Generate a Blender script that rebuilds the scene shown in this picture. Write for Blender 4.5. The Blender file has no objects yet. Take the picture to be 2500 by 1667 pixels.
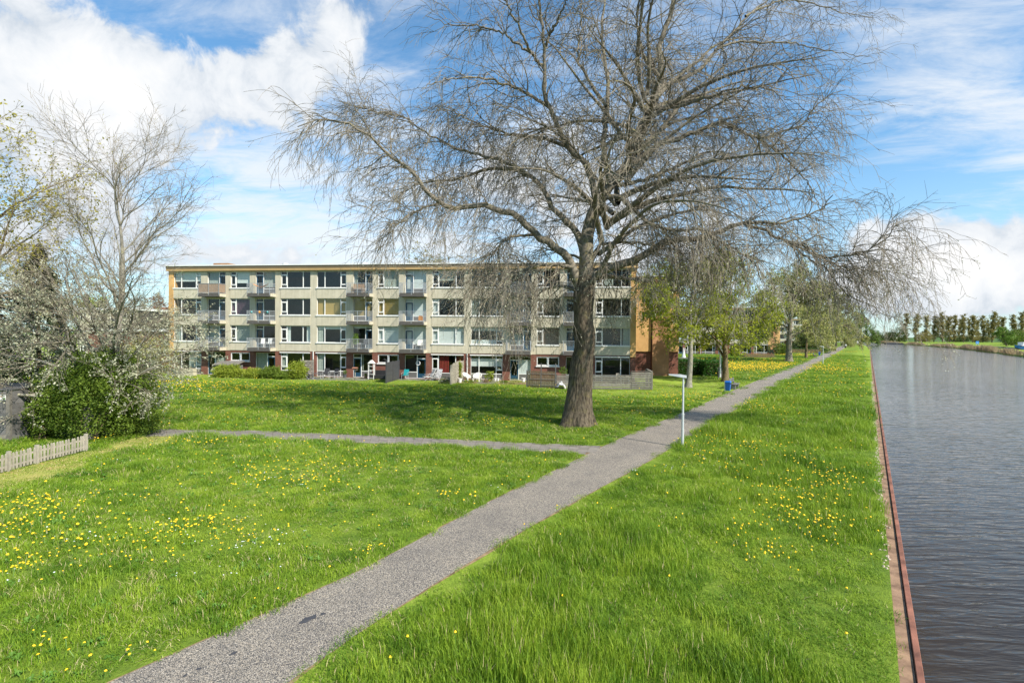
import bpy, math, random
import numpy as np
from mathutils import Vector, Matrix

random.seed(7)
RNG = np.random.default_rng(11)
SC = bpy.context.scene
COL = SC.collection

# ------------------------------------------------------------------ camera
FPX, PW, PH, EYE = 1250.0, 2500.0, 1667.0, 4.5       # 18 mm lens on a 36 mm sensor, eye 4.5 m up on a bridge
PITCH, ROLL = -0.01488, 0.00859
_fw = np.array([0, math.cos(PITCH), math.sin(PITCH)])
_u0 = np.array([0, -math.sin(PITCH), math.cos(PITCH)])
_r0 = np.array([1.0, 0, 0])
RT = _r0 * math.cos(ROLL) + _u0 * math.sin(ROLL)
UP = _u0 * math.cos(ROLL) - _r0 * math.sin(ROLL)
camd = bpy.data.cameras.new('camera')
camd.sensor_width = 36.0
camd.lens = 36.0 * FPX / PW
camd.clip_start = 0.1
camd.clip_end = 9000
cam = bpy.data.objects.new('camera', camd)
COL.objects.link(cam)
m = Matrix.Identity(4)
for i in range(3):
    m[i][0], m[i][1], m[i][2] = RT[i], UP[i], -_fw[i]
m[2][3] = EYE
cam.matrix_world = m
SC.camera = cam


def gp(px, py, z=0.0):
    """ground point seen at a photo pixel"""
    d = _fw * FPX + RT * (px - PW / 2) - UP * (py - PH / 2)
    t = (z - EYE) / d[2]
    return np.array([d[0] * t, d[1] * t, z])


def at_y(px, py, Y):
    """point at distance Y along the view axis seen at a photo pixel"""
    d = _fw * FPX + RT * (px - PW / 2) - UP * (py - PH / 2)
    t = Y / d[1]
    return np.array([d[0] * t, Y, EYE + d[2] * t])


# ------------------------------------------------------------------ light
SUN_AZ, SUN_EL = math.radians(132), math.radians(43)     # azimuth from +Y clockwise
sun_vec = Vector((math.sin(SUN_AZ) * math.cos(SUN_EL), math.cos(SUN_AZ) * math.cos(SUN_EL), math.sin(SUN_EL)))
sl = bpy.data.lights.new('sun', 'SUN')
sl.energy = 4.0
sl.angle = math.radians(0.55)
sl.color = (1.0, 0.93, 0.82)
so = bpy.data.objects.new('sun', sl)
so.rotation_euler = sun_vec.to_track_quat('Z', 'Y').to_euler()
so.location = (60, -60, 80)
COL.objects.link(so)

SC.view_settings.view_transform = 'Standard'
SC.view_settings.look = 'None'
SC.view_settings.exposure = 1.0
SC.view_settings.gamma = 1.0
SC.view_settings.use_curve_mapping = False
try:
    SC.cycles.max_bounces = 8
    SC.cycles.transparent_max_bounces = 12
    SC.cycles.use_denoising = True
    SC.cycles.sample_clamp_indirect = 6
except Exception:
    pass


class NT:
    """small helper for node trees"""
    def __init__(self, tree):
        self.t = tree
        self.n = tree.nodes
        self.l = tree.links

    def new(self, typ, **kw):
        nd = self.n.new(typ)
        for k, v in kw.items():
            setattr(nd, k, v)
        return nd

    def link(self, a, b):
        self.l.new(a, b)

    def _in(self, sock, v):
        if v is None:
            return
        if hasattr(v, 'is_output') or isinstance(v, bpy.types.NodeSocket):
            self.l.new(v, sock)
        else:
            sock.default_value = v

    def math(self, op, a, b=None, c=None, clamp=False):
        nd = self.new('ShaderNodeMath', operation=op, use_clamp=clamp)
        self._in(nd.inputs[0], a)
        if b is not None:
            self._in(nd.inputs[1], b)
        if c is not None:
            self._in(nd.inputs[2], c)
        return nd.outputs[0]

    def vmath(self, op, a, b=None, s=None):
        nd = self.new('ShaderNodeVectorMath', operation=op)
        self._in(nd.inputs[0], a)
        if b is not None:
            self._in(nd.inputs[1], b)
        if s is not None:
            self._in(nd.inputs['Scale'], s)
        return nd.outputs[0]

    def noise(self, vec, scale, detail=4.0, rough=0.55, dist=0.0, out='Fac'):
        nd = self.new('ShaderNodeTexNoise')
        if vec is not None:
            self.l.new(vec, nd.inputs['Vector'])
        nd.inputs['Scale'].default_value = scale
        nd.inputs['Detail'].default_value = detail
        nd.inputs['Roughness'].default_value = rough
        nd.inputs['Distortion'].default_value = dist
        return nd.outputs[out]

    def ramp(self, fac, stops, interp='LINEAR'):
        nd = self.new('ShaderNodeValToRGB')
        cr = nd.color_ramp
        cr.interpolation = interp
        while len(cr.elements) < len(stops):
            cr.elements.new(0.5)
        for e, (p, c) in zip(cr.elements, stops):
            e.position = p
            e.color = (c[0], c[1], c[2], 1.0)
        self.l.new(fac, nd.inputs[0])
        return nd.outputs[0]

    def mix(self, fac, a, b, blend='MIX'):
        nd = self.new('ShaderNodeMix', data_type='RGBA', blend_type=blend)
        nd.clamp_factor = True
        self._in(nd.inputs[0], fac)
        for s, v in ((nd.inputs[6], a), (nd.inputs[7], b)):
            if isinstance(v, (tuple, list)):
                s.default_value = (v[0], v[1], v[2], 1.0)
            else:
                self.l.new(v, s)
        return nd.outputs[2]

    def smooth(self, v, lo, hi):
        nd = self.new('ShaderNodeMapRange', interpolation_type='SMOOTHSTEP')
        self.l.new(v, nd.inputs[0])
        nd.inputs[1].default_value = lo
        nd.inputs[2].default_value = hi
        return nd.outputs[0]


# ------------------------------------------------------------------ sky
world = bpy.data.worlds.new('World')
SC.world = world
world.use_nodes = True
w = NT(world.node_tree)
w.n.clear()
sky = w.new('ShaderNodeTexSky', sky_type='NISHITA')
sky.sun_disc = False
sky.sun_elevation = SUN_EL
sky.sun_rotation = SUN_AZ
sky.air_density = 1.0
sky.dust_density = 0.4
sky.ozone_density = 2.2
tc = w.new('ShaderNodeTexCoord')
dirv = w.vmath('NORMALIZE', tc.outputs['Generated'])
sep = w.new('ShaderNodeSeparateXYZ')
w.link(dirv, sep.inputs[0])
dx, dy, dz = sep.outputs
az = w.math('ARCTAN2', dx, dy)
el = w.math('ARCSINE', dz)


def lobe(a, e, sa, se, amp):
    u = w.math('DIVIDE', w.math('SUBTRACT', az, math.radians(a)), math.radians(sa))
    v = w.math('DIVIDE', w.math('SUBTRACT', el, math.radians(e)), math.radians(se))
    q = w.math('ADD', w.math('MULTIPLY', u, u), w.math('MULTIPLY', v, v))
    g = w.math('POWER', 2.71828, w.math('MULTIPLY', q, -1.0))
    return w.math('MULTIPLY', g, amp)


CUMULUS = [(-33, 20.8, 11, 5.0, .92), (-43, 18.5, 9, 8, .85), (-24, 25.0, 5.5, 3.6, .75), (-18, 29, 3.2, 3.2, .5),
           (-39, 14, 8, 5, .2), (3, 15, 13, 7, .5), (-18, 6.5, 17, 3.0, .35), (-40, 7, 12, 4, .45),
           (15, 9, 10, 6, .45), (37, 3.6, 11, 3.2, .95), (36.5, 8.0, 3.4, 2.8, .85), (43.5, 6.6, 4.0, 2.6, .85),
           (48, 15.5, 5, 5.0, .42), (90, 15, 30, 10, .35), (-85, 20, 25, 12, .5), (150, 25, 40, 14, .4), (-150, 18, 35, 12, .45),
           (-38, 28.6, 4, 2.2, -.45), (-31, 28.8, 6, 2.2, -.5), (-18.5, 23.5, 3, 2, -.22), (-9, 27, 6, 5, -.6), (26, 24, 8, 7, -.5), (34, 14, 6, 4, -.55), (-24, 13.2, 8, 2.4, -.4), (-13, 18, 5, 5, -.3)]
tot = None
for c in CUMULUS:
    v = lobe(*c)
    tot = v if tot is None else w.math('ADD', tot, v)
n_big = w.noise(dirv, 4.2, 9, 0.56, 0.25)
n_fine = w.noise(dirv, 13.0, 8, 0.62, 0.4)
dens = w.math('ADD', w.math('MULTIPLY', w.math('SUBTRACT', n_big, 0.5), 1.8), w.math('MULTIPLY', w.math('SUBTRACT', n_fine, 0.5), 1.35))
dens = w.math('ADD', dens, tot)
cov = w.smooth(dens, 0.30, 0.62)
# thin high cloud, streaked by perspective on a flat layer
den = w.math('ADD', dz, 0.12)
comb = w.new('ShaderNodeCombineXYZ')
w.link(w.math('ADD', w.math('DIVIDE', dx, den), w.math('MULTIPLY', w.math('DIVIDE', dy, den), 0.55)), comb.inputs[0])
w.link(w.math('MULTIPLY', w.math('DIVIDE', dy, den), 1.9), comb.inputs[1])
n_str = w.noise(comb.outputs[0], 1.9, 10, 0.66, 0.5)
n_gap = w.noise(dirv, 2.1, 3, 0.5)
thin_bias = None
for c in [(41, 21, 8, 6, .16), (46, 15, 5, 6, .18), (-26, 15.5, 14, 5, .15), (-20, 7.5, 20, 4.5, .34), (2, 17, 14, 9, .2), (-31, 28, 9, 3, .06), (-9, 27, 7, 5, -.08), (27, 22, 5, 6, -.12), (36, 12.5, 8, 3, -.2)]:
    v = lobe(*c)
    thin_bias = v if thin_bias is None else w.math('ADD', thin_bias, v)
thin = w.math('ADD', w.math('ADD', n_str, thin_bias), w.math('MULTIPLY', w.math('SUBTRACT', n_gap, 0.5), 0.5))
thin = w.math('MULTIPLY', w.smooth(thin, 0.44, 0.86), 0.85)
# haze towards the horizon
hz = w.math('MULTIPLY', w.smooth(el, math.radians(21), math.radians(-1)), 0.5)
shade = w.ramp(w.math('ADD', w.math('MULTIPLY', w.math('SUBTRACT', n_fine, 0.28), 0.9), w.math('MULTIPLY', w.smooth(dens, 0.3, 1.5), 0.42)),
               [(0.12, (4.2, 4.65, 5.2)), (0.36, (5.6, 5.85, 6.15)), (0.72, (6.7, 6.7, 6.7))])
blue = w.mix(1.0, sky.outputs[0], (0.86, 1.26, 1.36), 'MULTIPLY')
skyc = w.mix(hz, blue, (4.9, 5.5, 6.1))
skyc = w.mix(thin, skyc, (6.0, 6.25, 6.5))
skyc = w.mix(cov, skyc, shade)
bg = w.new('ShaderNodeBackground')
w.link(skyc, bg.inputs[0])
bg.inputs[1].default_value = 0.078
wo = w.new('ShaderNodeOutputWorld')
w.link(bg.outputs[0], wo.inputs[0])
world.cycles.sampling_method = 'MANUAL'
world.cycles.sample_map_resolution = 512


# ------------------------------------------------------------------ materials
def mat_base(name):
    mt = bpy.data.materials.new(name)
    mt.use_nodes = True
    t = NT(mt.node_tree)
    b = mt.node_tree.nodes['Principled BSDF']
    return mt, t, b


def mat(name, c, rough=0.6, var=0.12, scale=6.0, bump=0.0, bscale=30.0, metal=0.0, spec=0.5, c2=None, obj_rand=0.0, coord='Object'):
    mt, t, b = mat_base(name)
    tcn = t.new('ShaderNodeTexCoord')
    vec = tcn.outputs[coord]
    n = t.noise(vec, scale, 5, 0.6)
    lo = tuple(x * (1 - var) for x in c)
    hi = tuple(x * (1 + var) for x in (c2 or c))
    colr = t.ramp(n, [(0.3, lo), (0.7, hi)])
    if obj_rand > 0:
        oi = t.new('ShaderNodeObjectInfo')
        k = t.math('ADD', t.math('MULTIPLY', oi.outputs['Random'], 2 * obj_rand), 1 - obj_rand)
        cc = t.new('ShaderNodeCombineXYZ')
        for i in range(3):
            t.link(k, cc.inputs[i])
        colr = t.mix(1.0, colr, cc.outputs[0], 'MULTIPLY')
    t.link(colr, b.inputs['Base Color'])
    b.inputs['Roughness'].default_value = rough
    b.inputs['Metallic'].default_value = metal
    b.inputs['Specular IOR Level'].default_value = spec
    if bump > 0:
        bn = t.new('ShaderNodeBump')
        bn.inputs['Strength'].default_value = 0.6
        bn.inputs['Distance'].default_value = bump
        t.link(t.noise(vec, bscale, 6, 0.65), bn.inputs['Height'])
        t.link(bn.outputs[0], b.inputs['Normal'])
    return mt


def leaf_mat(name, c1, c2, trans=0.35, rough=0.6, nscale=0.25, spec=0.25):
    """foliage: position noise picks light and dark leaf colours, some light passes through"""
    mt, t, b = mat_base(name)
    geo = t.new('ShaderNodeNewGeometry')
    n1 = t.noise(geo.outputs['Position'], nscale, 3, 0.6)
    n2 = t.noise(geo.outputs['Position'], 9.0, 2, 0.6)
    f = t.math('ADD', t.math('MULTIPLY', n1, 0.6), t.math('MULTIPLY', n2, 0.55))
    colr = t.ramp(f, [(0.36, c1), (0.78, c2)])
    t.link(colr, b.inputs['Base Color'])
    b.inputs['Roughness'].default_value = rough
    b.inputs['Specular IOR Level'].default_value = spec
    tr = t.new('ShaderNodeBsdfTranslucent')
    t.link(colr, tr.inputs[0])
    mx = t.new('ShaderNodeMixShader')
    mx.inputs[0].default_value = trans
    t.link(b.outputs[0], mx.inputs[1])
    t.link(tr.outputs[0], mx.inputs[2])
    t.link(mx.outputs[0], mt.node_tree.nodes['Material Output'].inputs[0])
    return mt


M = {}


def render_mat():
    mt, t, b = mat_base('cream_render')
    tcn = t.new('ShaderNodeTexCoord')
    n = t.noise(tcn.outputs['Object'], 0.7, 5, 0.6)
    c = t.ramp(n, [(0.3, (0.44, 0.40, 0.30)), (0.7, (0.54, 0.495, 0.385))])
    mp = t.new('ShaderNodeMapping')
    mp.inputs['Scale'].default_value = (2.6, 2.6, 0.16)
    t.link(tcn.outputs['Object'], mp.inputs[0])
    n2 = t.noise(mp.outputs[0], 1.6, 5, 0.65)
    k = t.ramp(n2, [(0.30, (0.80, 0.80, 0.78)), (0.52, (1.0, 1.0, 1.0)), (0.75, (1.05, 1.05, 1.04))])
    t.link(t.mix(1.0, c, k, 'MULTIPLY'), b.inputs['Base Color'])
    b.inputs['Roughness'].default_value = 0.88
    bn = t.new('ShaderNodeBump')
    bn.inputs['Distance'].default_value = 0.004
    t.link(t.noise(tcn.outputs['Object'], 40, 5, 0.65), bn.inputs['Height'])
    t.link(bn.outputs[0], b.inputs['Normal'])
    return mt


M['concrete'] = render_mat()
M['slab'] = mat('grey_slab', (0.085, 0.078, 0.072), 0.85, 0.2, 2.0, 0.004, 30)
M['white'] = mat('white_paint', (0.72, 0.72, 0.70), 0.45, 0.05, 3.0)
M['glassframe'] = M['white']
M['teal'] = mat('teal_door_paint', (0.012, 0.055, 0.10), 0.4, 0.1, 4.0)
M['panel_grey'] = mat('grey_infill_panel', (0.12, 0.115, 0.11), 0.6, 0.1, 4.0)
M['orange'] = mat('ochre_cladding', (0.53, 0.31, 0.115), 0.7, 0.12, 0.9, c2=(0.57, 0.345, 0.135))
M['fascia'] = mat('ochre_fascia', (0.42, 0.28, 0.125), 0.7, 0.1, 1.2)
M['fascia_shade'] = mat('shaded_fascia', (0.17, 0.125, 0.075), 0.7, 0.1, 1.2)  # fascia colour darkened to paint in the shadow under the roof trim
M['rail'] = mat('galvanised_rail', (0.42, 0.44, 0.46), 0.45, 0.1, 8.0, metal=0.4)
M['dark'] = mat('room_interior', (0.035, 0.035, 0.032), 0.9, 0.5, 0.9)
M['roof'] = mat('roof_felt', (0.10, 0.10, 0.10), 0.9, 0.2, 1.0)


def brick_mat(name, c1, c2, mortar, bw=0.22, bh=0.062):
    mt, t, b = mat_base(name)
    tcn = t.new('ShaderNodeTexCoord')
    sp = t.new('ShaderNodeSeparateXYZ')
    t.link(tcn.outputs['Object'], sp.inputs[0])
    cb = t.new('ShaderNodeCombineXYZ')
    t.link(t.math('ADD', sp.outputs[0], sp.outputs[1]), cb.inputs[0])
    t.link(sp.outputs[2], cb.inputs[1])
    br = t.new('ShaderNodeTexBrick')
    t.link(cb.outputs[0], br.inputs['Vector'])
    br.inputs['Color1'].default_value = (*c1, 1)
    br.inputs['Color2'].default_value = (*c2, 1)
    br.inputs['Mortar'].default_value = (*mortar, 1)
    br.inputs['Scale'].default_value = 1.0
    br.inputs['Brick Width'].default_value = bw
    br.inputs['Row Height'].default_value = bh
    br.inputs['Mortar Size'].default_value = 0.008
    n = t.noise(tcn.outputs['Object'], 1.2, 4, 0.6)
    k = t.ramp(n, [(0.3, (0.78, 0.78, 0.78)), (0.7, (1.15, 1.15, 1.15))])
    t.link(t.mix(1.0, br.outputs[0], k, 'MULTIPLY'), b.inputs['Base Color'])
    b.inputs['Roughness'].default_value = 0.9
    bn = t.new('ShaderNodeBump')
    bn.inputs['Distance'].default_value = 0.006
    t.link(t.math('SUBTRACT', 1.0, br.outputs['Fac']), bn.inputs['Height'])
    t.link(bn.outputs[0], b.inputs['Normal'])
    return mt


M['brick'] = brick_mat('red_brick', (0.16, 0.052, 0.034), (0.22, 0.072, 0.045), (0.17, 0.13, 0.105))
M['brick_tan'] = brick_mat('tan_brick', (0.42, 0.20, 0.085), (0.50, 0.25, 0.11), (0.33, 0.25, 0.18))


def glass_mat():
    mt, t, b = mat_base('window_glass')
    lw = t.new('ShaderNodeLayerWeight')
    lw.inputs[0].default_value = 0.5
    fr = t.math('ADD', t.math('MULTIPLY', t.math('POWER', lw.outputs['Facing'], 5.0), 0.93), 0.06)
    tr = t.new('ShaderNodeBsdfTransparent')
    tr.inputs[0].default_value = (0.84, 0.87, 0.86, 1)
    gl = t.new('ShaderNodeBsdfGlossy')
    gl.inputs['Roughness'].default_value = 0.03
    tcn = t.new('ShaderNodeTexCoord')
    bn = t.new('ShaderNodeBump')
    bn.inputs['Strength'].default_value = 0.25
    bn.inputs['Distance'].default_value = 0.01
    t.link(t.noise(tcn.outputs['Object'], 1.3, 1, 0.5), bn.inputs['Height'])
    t.link(bn.outputs[0], gl.inputs['Normal'])
    mx = t.new('ShaderNodeMixShader')
    t.link(fr, mx.inputs[0])
    t.link(tr.outputs[0], mx.inputs[1])
    t.link(gl.outputs[0], mx.inputs[2])
    t.link(mx.outputs[0], mt.node_tree.nodes['Material Output'].inputs[0])
    return mt


M['glass'] = glass_mat()
CURT = {
    'white': mat('white_blind', (0.66, 0.70, 0.68), 0.9, 0.08, 3.0),
    'beige': mat('beige_blind', (0.46, 0.32, 0.11), 0.9, 0.08, 3.0),
    'purple': mat('purple_curtain', (0.13, 0.07, 0.11), 0.9, 0.3, 8.0),
    'grey': mat('grey_curtain', (0.36, 0.40, 0.36), 0.9, 0.25, 8.0),
    'brown': mat('brown_curtain', (0.22, 0.15, 0.10), 0.9, 0.25, 8.0),
    'red': mat('red_curtain', (0.20, 0.02, 0.015), 0.9, 0.3, 8.0),
}


def grass_mat(name, dark, mid, light, dry):
    mt, t, b = mat_base(name)
    geo = t.new('ShaderNodeNewGeometry')
    oi = t.new('ShaderNodeObjectInfo')
    n1 = t.noise(geo.outputs['Position'], 0.22, 3, 0.6)
    n2 = t.noise(geo.outputs['Position'], 1.3, 3, 0.6)
    n3 = t.noise(geo.outputs['Position'], 40.0, 1, 0.5)
    f = t.math('ADD', t.math('MULTIPLY', n1, 0.35), t.math('MULTIPLY', n2, 0.35))
    f = t.math('ADD', f, t.math('MULTIPLY', n3, 0.28))
    f = t.math('ADD', f, t.math('MULTIPLY', t.math('SUBTRACT', oi.outputs['Random'], 0.5), 0.18))
    colr = t.ramp(f, [(0.36, dark), (0.50, mid), (0.62, light), (0.74, dry)])
    t.link(colr, b.inputs['Base Color'])
    b.inputs['Roughness'].default_value = 0.55
    b.inputs['Specular IOR Level'].default_value = 0.25
    tr = t.new('ShaderNodeBsdfTranslucent')
    t.link(colr, tr.inputs[0])
    mx = t.new('ShaderNodeMixShader')
    mx.inputs[0].default_value = 0.35
    t.link(b.outputs[0], mx.inputs[1])
    t.link(tr.outputs[0], mx.inputs[2])
    t.link(mx.outputs[0], mt.node_tree.nodes['Material Output'].inputs[0])
    return mt


M['grass'] = grass_mat('grass_blade', (0.080, 0.18, 0.013), (0.205, 0.33, 0.023), (0.34, 0.45, 0.042), (0.46, 0.50, 0.11))
M['straw'] = mat('dead_blade', (0.42, 0.36, 0.18), 0.9, 0.2, 9)
M['grass_mown'] = grass_mat('mown_grass_blade', (0.13, 0.23, 0.02), (0.21, 0.31, 0.028), (0.29, 0.37, 0.045), (0.42, 0.40, 0.12))


def ground_mat():
    mt, t, b = mat_base('lawn_soil')
    geo = t.new('ShaderNodeNewGeometry')
    pos = geo.outputs['Position']
    n1 = t.noise(pos, 0.16, 4, 0.6)
    n2 = t.noise(pos, 2.2, 5, 0.65)
    f = t.math('ADD', t.math('MULTIPLY', n1, 0.55), t.math('MULTIPLY', n2, 0.45))
    green = t.ramp(f, [(0.34, (0.075, 0.135, 0.018)), (0.52, (0.155, 0.225, 0.028)), (0.68, (0.25, 0.31, 0.05))])
    mown = t.ramp(t.noise(pos, 1.1, 6, 0.7), [(0.3, (0.17, 0.27, 0.03)), (0.55, (0.25, 0.34, 0.045)), (0.72, (0.36, 0.37, 0.09))])
    at = t.new('ShaderNodeAttribute', attribute_name='mown')
    a2 = t.new('ShaderNodeAttribute', attribute_name='dry')
    c = t.mix(at.outputs['Fac'], green, mown)
    dryc = t.ramp(t.noise(pos, 1.7, 5, 0.65), [(0.3, (0.26, 0.32, 0.06)), (0.6, (0.42, 0.36, 0.12)), (0.75, (0.36, 0.24, 0.11))])
    c = t.mix(a2.outputs['Fac'], c, dryc)
    t.link(c, b.inputs['Base Color'])
    b.inputs['Roughness'].default_value = 0.95
    b.inputs['Specular IOR Level'].default_value = 0.1
    bn = t.new('ShaderNodeBump')
    bn.inputs['Distance'].default_value = 0.05
    t.link(t.noise(pos, 12.0, 5, 0.7), bn.inputs['Height'])
    t.link(bn.outputs[0], b.inputs['Normal'])
    return mt


M['ground'] = ground_mat()


def path_mat():
    mt, t, b = mat_base('exposed_aggregate')
    geo = t.new('ShaderNodeNewGeometry')
    pos = geo.outputs['Position']
    vo = t.new('ShaderNodeTexVoronoi')
    vo.inputs['Scale'].default_value = 80.0
    t.link(pos, vo.inputs['Vector'])
    sp = t.new('ShaderNodeSeparateColor')
    t.link(vo.outputs['Color'], sp.inputs[0])
    stone = t.ramp(sp.outputs[0], [(0.0, (0.065, 0.066, 0.075)), (0.2, (0.17, 0.16, 0.148)), (0.5, (0.285, 0.255, 0.21)), (0.75, (0.385, 0.33, 0.26)), (0.95, (0.52, 0.47, 0.40))])
    big = t.ramp(t.noise(pos, 0.7, 6, 0.7), [(0.3, (0.76, 0.75, 0.75)), (0.5, (1.0, 0.98, 0.95)), (0.7, (1.16, 1.12, 1.05))])
    c = t.mix(1.0, stone, big, 'MULTIPLY')
    # crevices between stones
    c = t.mix(t.smooth(vo.outputs['Distance'], 0.45, 0.75), c, (0.06, 0.055, 0.05))
    t.link(c, b.inputs['Base Color'])
    b.inputs['Roughness'].default_value = 0.75
    bn = t.new('ShaderNodeBump')
    bn.inputs['Distance'].default_value = 0.006
    t.link(t.math('SUBTRACT', 1.0, vo.outputs['Distance']), bn.inputs['Height'])
    t.link(bn.outputs[0], b.inputs['Normal'])
    return mt


M['path'] = path_mat()
M['soil'] = mat('bare_soil', (0.15, 0.095, 0.05), 0.95, 0.4, 5.0, 0.02, 14, c2=(0.24, 0.17, 0.09))
M['paver'] = mat('concrete_paver', (0.19, 0.17, 0.145), 0.85, 0.15, 5.0, 0.003, 60, obj_rand=0.14)
M['patio'] = mat('patio_paving', (0.20, 0.19, 0.18), 0.85, 0.15, 3.0)
M['tar'] = mat('tar', (0.05, 0.05, 0.055), 0.6, 0.2, 10)
M['rust'] = mat('rusty_steel', (0.19, 0.078, 0.05), 0.8, 0.35, 2.2, 0.004, 50, c2=(0.30, 0.125, 0.08))
M['rustdirt'] = mat('dusty_rust', (0.17, 0.095, 0.055), 0.9, 0.35, 3.0, 0.006, 40, c2=(0.26, 0.165, 0.10))
M['metal'] = mat('aluminium_post', (0.60, 0.61, 0.62), 0.4, 0.08, 6.0, metal=0.35)
M['wood_grey'] = mat('weathered_wood', (0.185, 0.17, 0.145), 0.85, 0.3, 5.0, 0.004, 40, obj_rand=0.18)
M['wood_pale'] = mat('pale_weathered_wood', (0.33, 0.295, 0.235), 0.85, 0.2, 6.0, 0.003, 40, obj_rand=0.12)
M['wood_dark'] = mat('dark_weathered_wood', (0.13, 0.125, 0.12), 0.85, 0.3, 3.0, 0.006, 30, obj_rand=0.2)
M['wood_warm'] = mat('warm_wood', (0.33, 0.20, 0.10), 0.7, 0.2, 6.0)
M['bamboo'] = mat('brushwood', (0.17, 0.14, 0.08), 0.9, 0.35, 8.0, obj_rand=0.1)
M['composite'] = mat('charcoal_composite', (0.055, 0.055, 0.06), 0.6, 0.12, 3.0, obj_rand=0.1)
M['black'] = mat('black_textile', (0.018, 0.018, 0.02), 0.6, 0.2, 8.0)
M['plastic'] = mat('white_plastic', (0.74, 0.72, 0.66), 0.4, 0.04, 4.0)
M['bluebin'] = mat('blue_enamel', (0.008, 0.11, 0.42), 0.35, 0.1, 5.0)
M['tealplastic'] = mat('teal_plastic', (0.01, 0.22, 0.24), 0.4, 0.1, 5.0)
M['orange_cloth'] = mat('orange_cloth', (0.75, 0.17, 0.02), 0.8, 0.3, 20, c2=(0.8, 0.35, 0.05))
M['pattern'] = mat('patterned_cushion', (0.06, 0.06, 0.07), 0.9, 0.2, 14, c2=(0.55, 0.55, 0.55))
M['terracotta'] = mat('terracotta', (0.34, 0.12, 0.055), 0.8, 0.15, 6.0)
M['slatepot'] = mat('dark_pot', (0.07, 0.075, 0.085), 0.6, 0.15, 6.0)
M['gravel'] = mat('grey_gravel', (0.20, 0.20, 0.21), 0.9, 0.5, 40, 0.01, 40)
M['skin'] = mat('skin', (0.5, 0.3, 0.22), 0.6)
M['cloth_white'] = mat('white_jacket', (0.7, 0.7, 0.7), 0.8)
M['bluehull'] = mat('blue_hull_paint', (0.02, 0.13, 0.28), 0.4, 0.1, 2.0)
M['signblue'] = mat('blue_sign_face', (0.02, 0.20, 0.55), 0.4, 0.05, 2.0)
M['redtile'] = mat('red_roof_tiles', (0.22, 0.10, 0.06), 0.8, 0.2, 2.0)
M['reed'] = leaf_mat('dry_reed', (0.30, 0.22, 0.12), (0.45, 0.35, 0.21), 0.3, 0.8)
M['dandelion'] = mat('dandelion_yellow', (0.86, 0.56, 0.01), 0.7, 0.1, 30)
M['daisy'] = mat('daisy_white', (0.75, 0.75, 0.78), 0.7, 0.05, 30)
M['stem'] = mat('green_stem', (0.10, 0.20, 0.03), 0.6)

M['hedge'] = leaf_mat('dark_hedge_leaf', (0.012, 0.045, 0.008), (0.055, 0.16, 0.016), 0.2, 0.45)
M['shrub'] = leaf_mat('shrub_leaf', (0.045, 0.095, 0.011), (0.22, 0.30, 0.04), 0.35, 0.5, 0.6)
M['shrub_yellow'] = leaf_mat('yellow_green_leaf', (0.12, 0.20, 0.016), (0.42, 0.46, 0.06), 0.35, 0.5, 0.8)
M['conifer'] = leaf_mat('dark_conifer_needle', (0.008, 0.020, 0.007), (0.030, 0.050, 0.014), 0.1, 0.7, 0.8)
M['bud'] = leaf_mat('pale_bud', (0.28, 0.29, 0.15), (0.70, 0.69, 0.54), 0.35, 0.7, 2.0)
M['bud_olive'] = leaf_mat('olive_bud', (0.22, 0.25, 0.055), (0.54, 0.52, 0.21), 0.4, 0.7, 0.5)
M['leaf_young'] = leaf_mat('young_yellow_leaf', (0.18, 0.25, 0.015), (0.46, 0.47, 0.035), 0.45, 0.6, 0.8)
M['leaf_gold'] = leaf_mat('golden_young_leaf', (0.26, 0.24, 0.03), (0.56, 0.48, 0.10), 0.45, 0.6, 0.8)
M['leaf_far'] = leaf_mat('far_spring_leaf', (0.18, 0.16, 0.055), (0.36, 0.31, 0.11), 0.5, 0.8, 0.08)
M['leaf_green'] = leaf_mat('fresh_green_leaf', (0.06, 0.14, 0.02), (0.22, 0.33, 0.05), 0.35, 0.7, 0.15)
M['leaf_bush'] = leaf_mat('far_bush_leaf', (0.05, 0.075, 0.02), (0.15, 0.17, 0.05), 0.3, 0.8, 0.08)
M['rusty_leaf'] = leaf_mat('reddish_twig_leaf', (0.12, 0.06, 0.03), (0.24, 0.13, 0.07), 0.3, 0.8, 0.3)


def bark_mat(name, c1, c2, lichen, lichen_amt=0.6, bscale=14.0, bdist=0.02, stretch=0.22):
    mt, t, b = mat_base(name)
    geo = t.new('ShaderNodeNewGeometry')
    mp = t.new('ShaderNodeMapping')
    mp.inputs['Scale'].default_value = (1, 1, stretch)
    t.link(geo.outputs['Position'], mp.inputs[0])
    n = t.noise(mp.outputs[0], bscale, 6, 0.65, 0.3)
    c = t.ramp(n, [(0.32, c1), (0.62, c2)])
    n2 = t.noise(geo.outputs['Position'], 2.6, 5, 0.7)
    sp = t.new('ShaderNodeSeparateXYZ')
    t.link(geo.outputs['Normal'], sp.inputs[0])
    c = t.mix(t.math('MULTIPLY', t.smooth(n2, 0.52, 0.68), lichen_amt), c, lichen)
    t.link(c, b.inputs['Base Color'])
    b.inputs['Roughness'].default_value = 0.9
    b.inputs['Specular IOR Level'].default_value = 0.15
    bn = t.new('ShaderNodeBump')
    bn.inputs['Distance'].default_value = bdist
    t.link(n, bn.inputs['Height'])
    t.link(bn.outputs[0], b.inputs['Normal'])
    return mt


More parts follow.
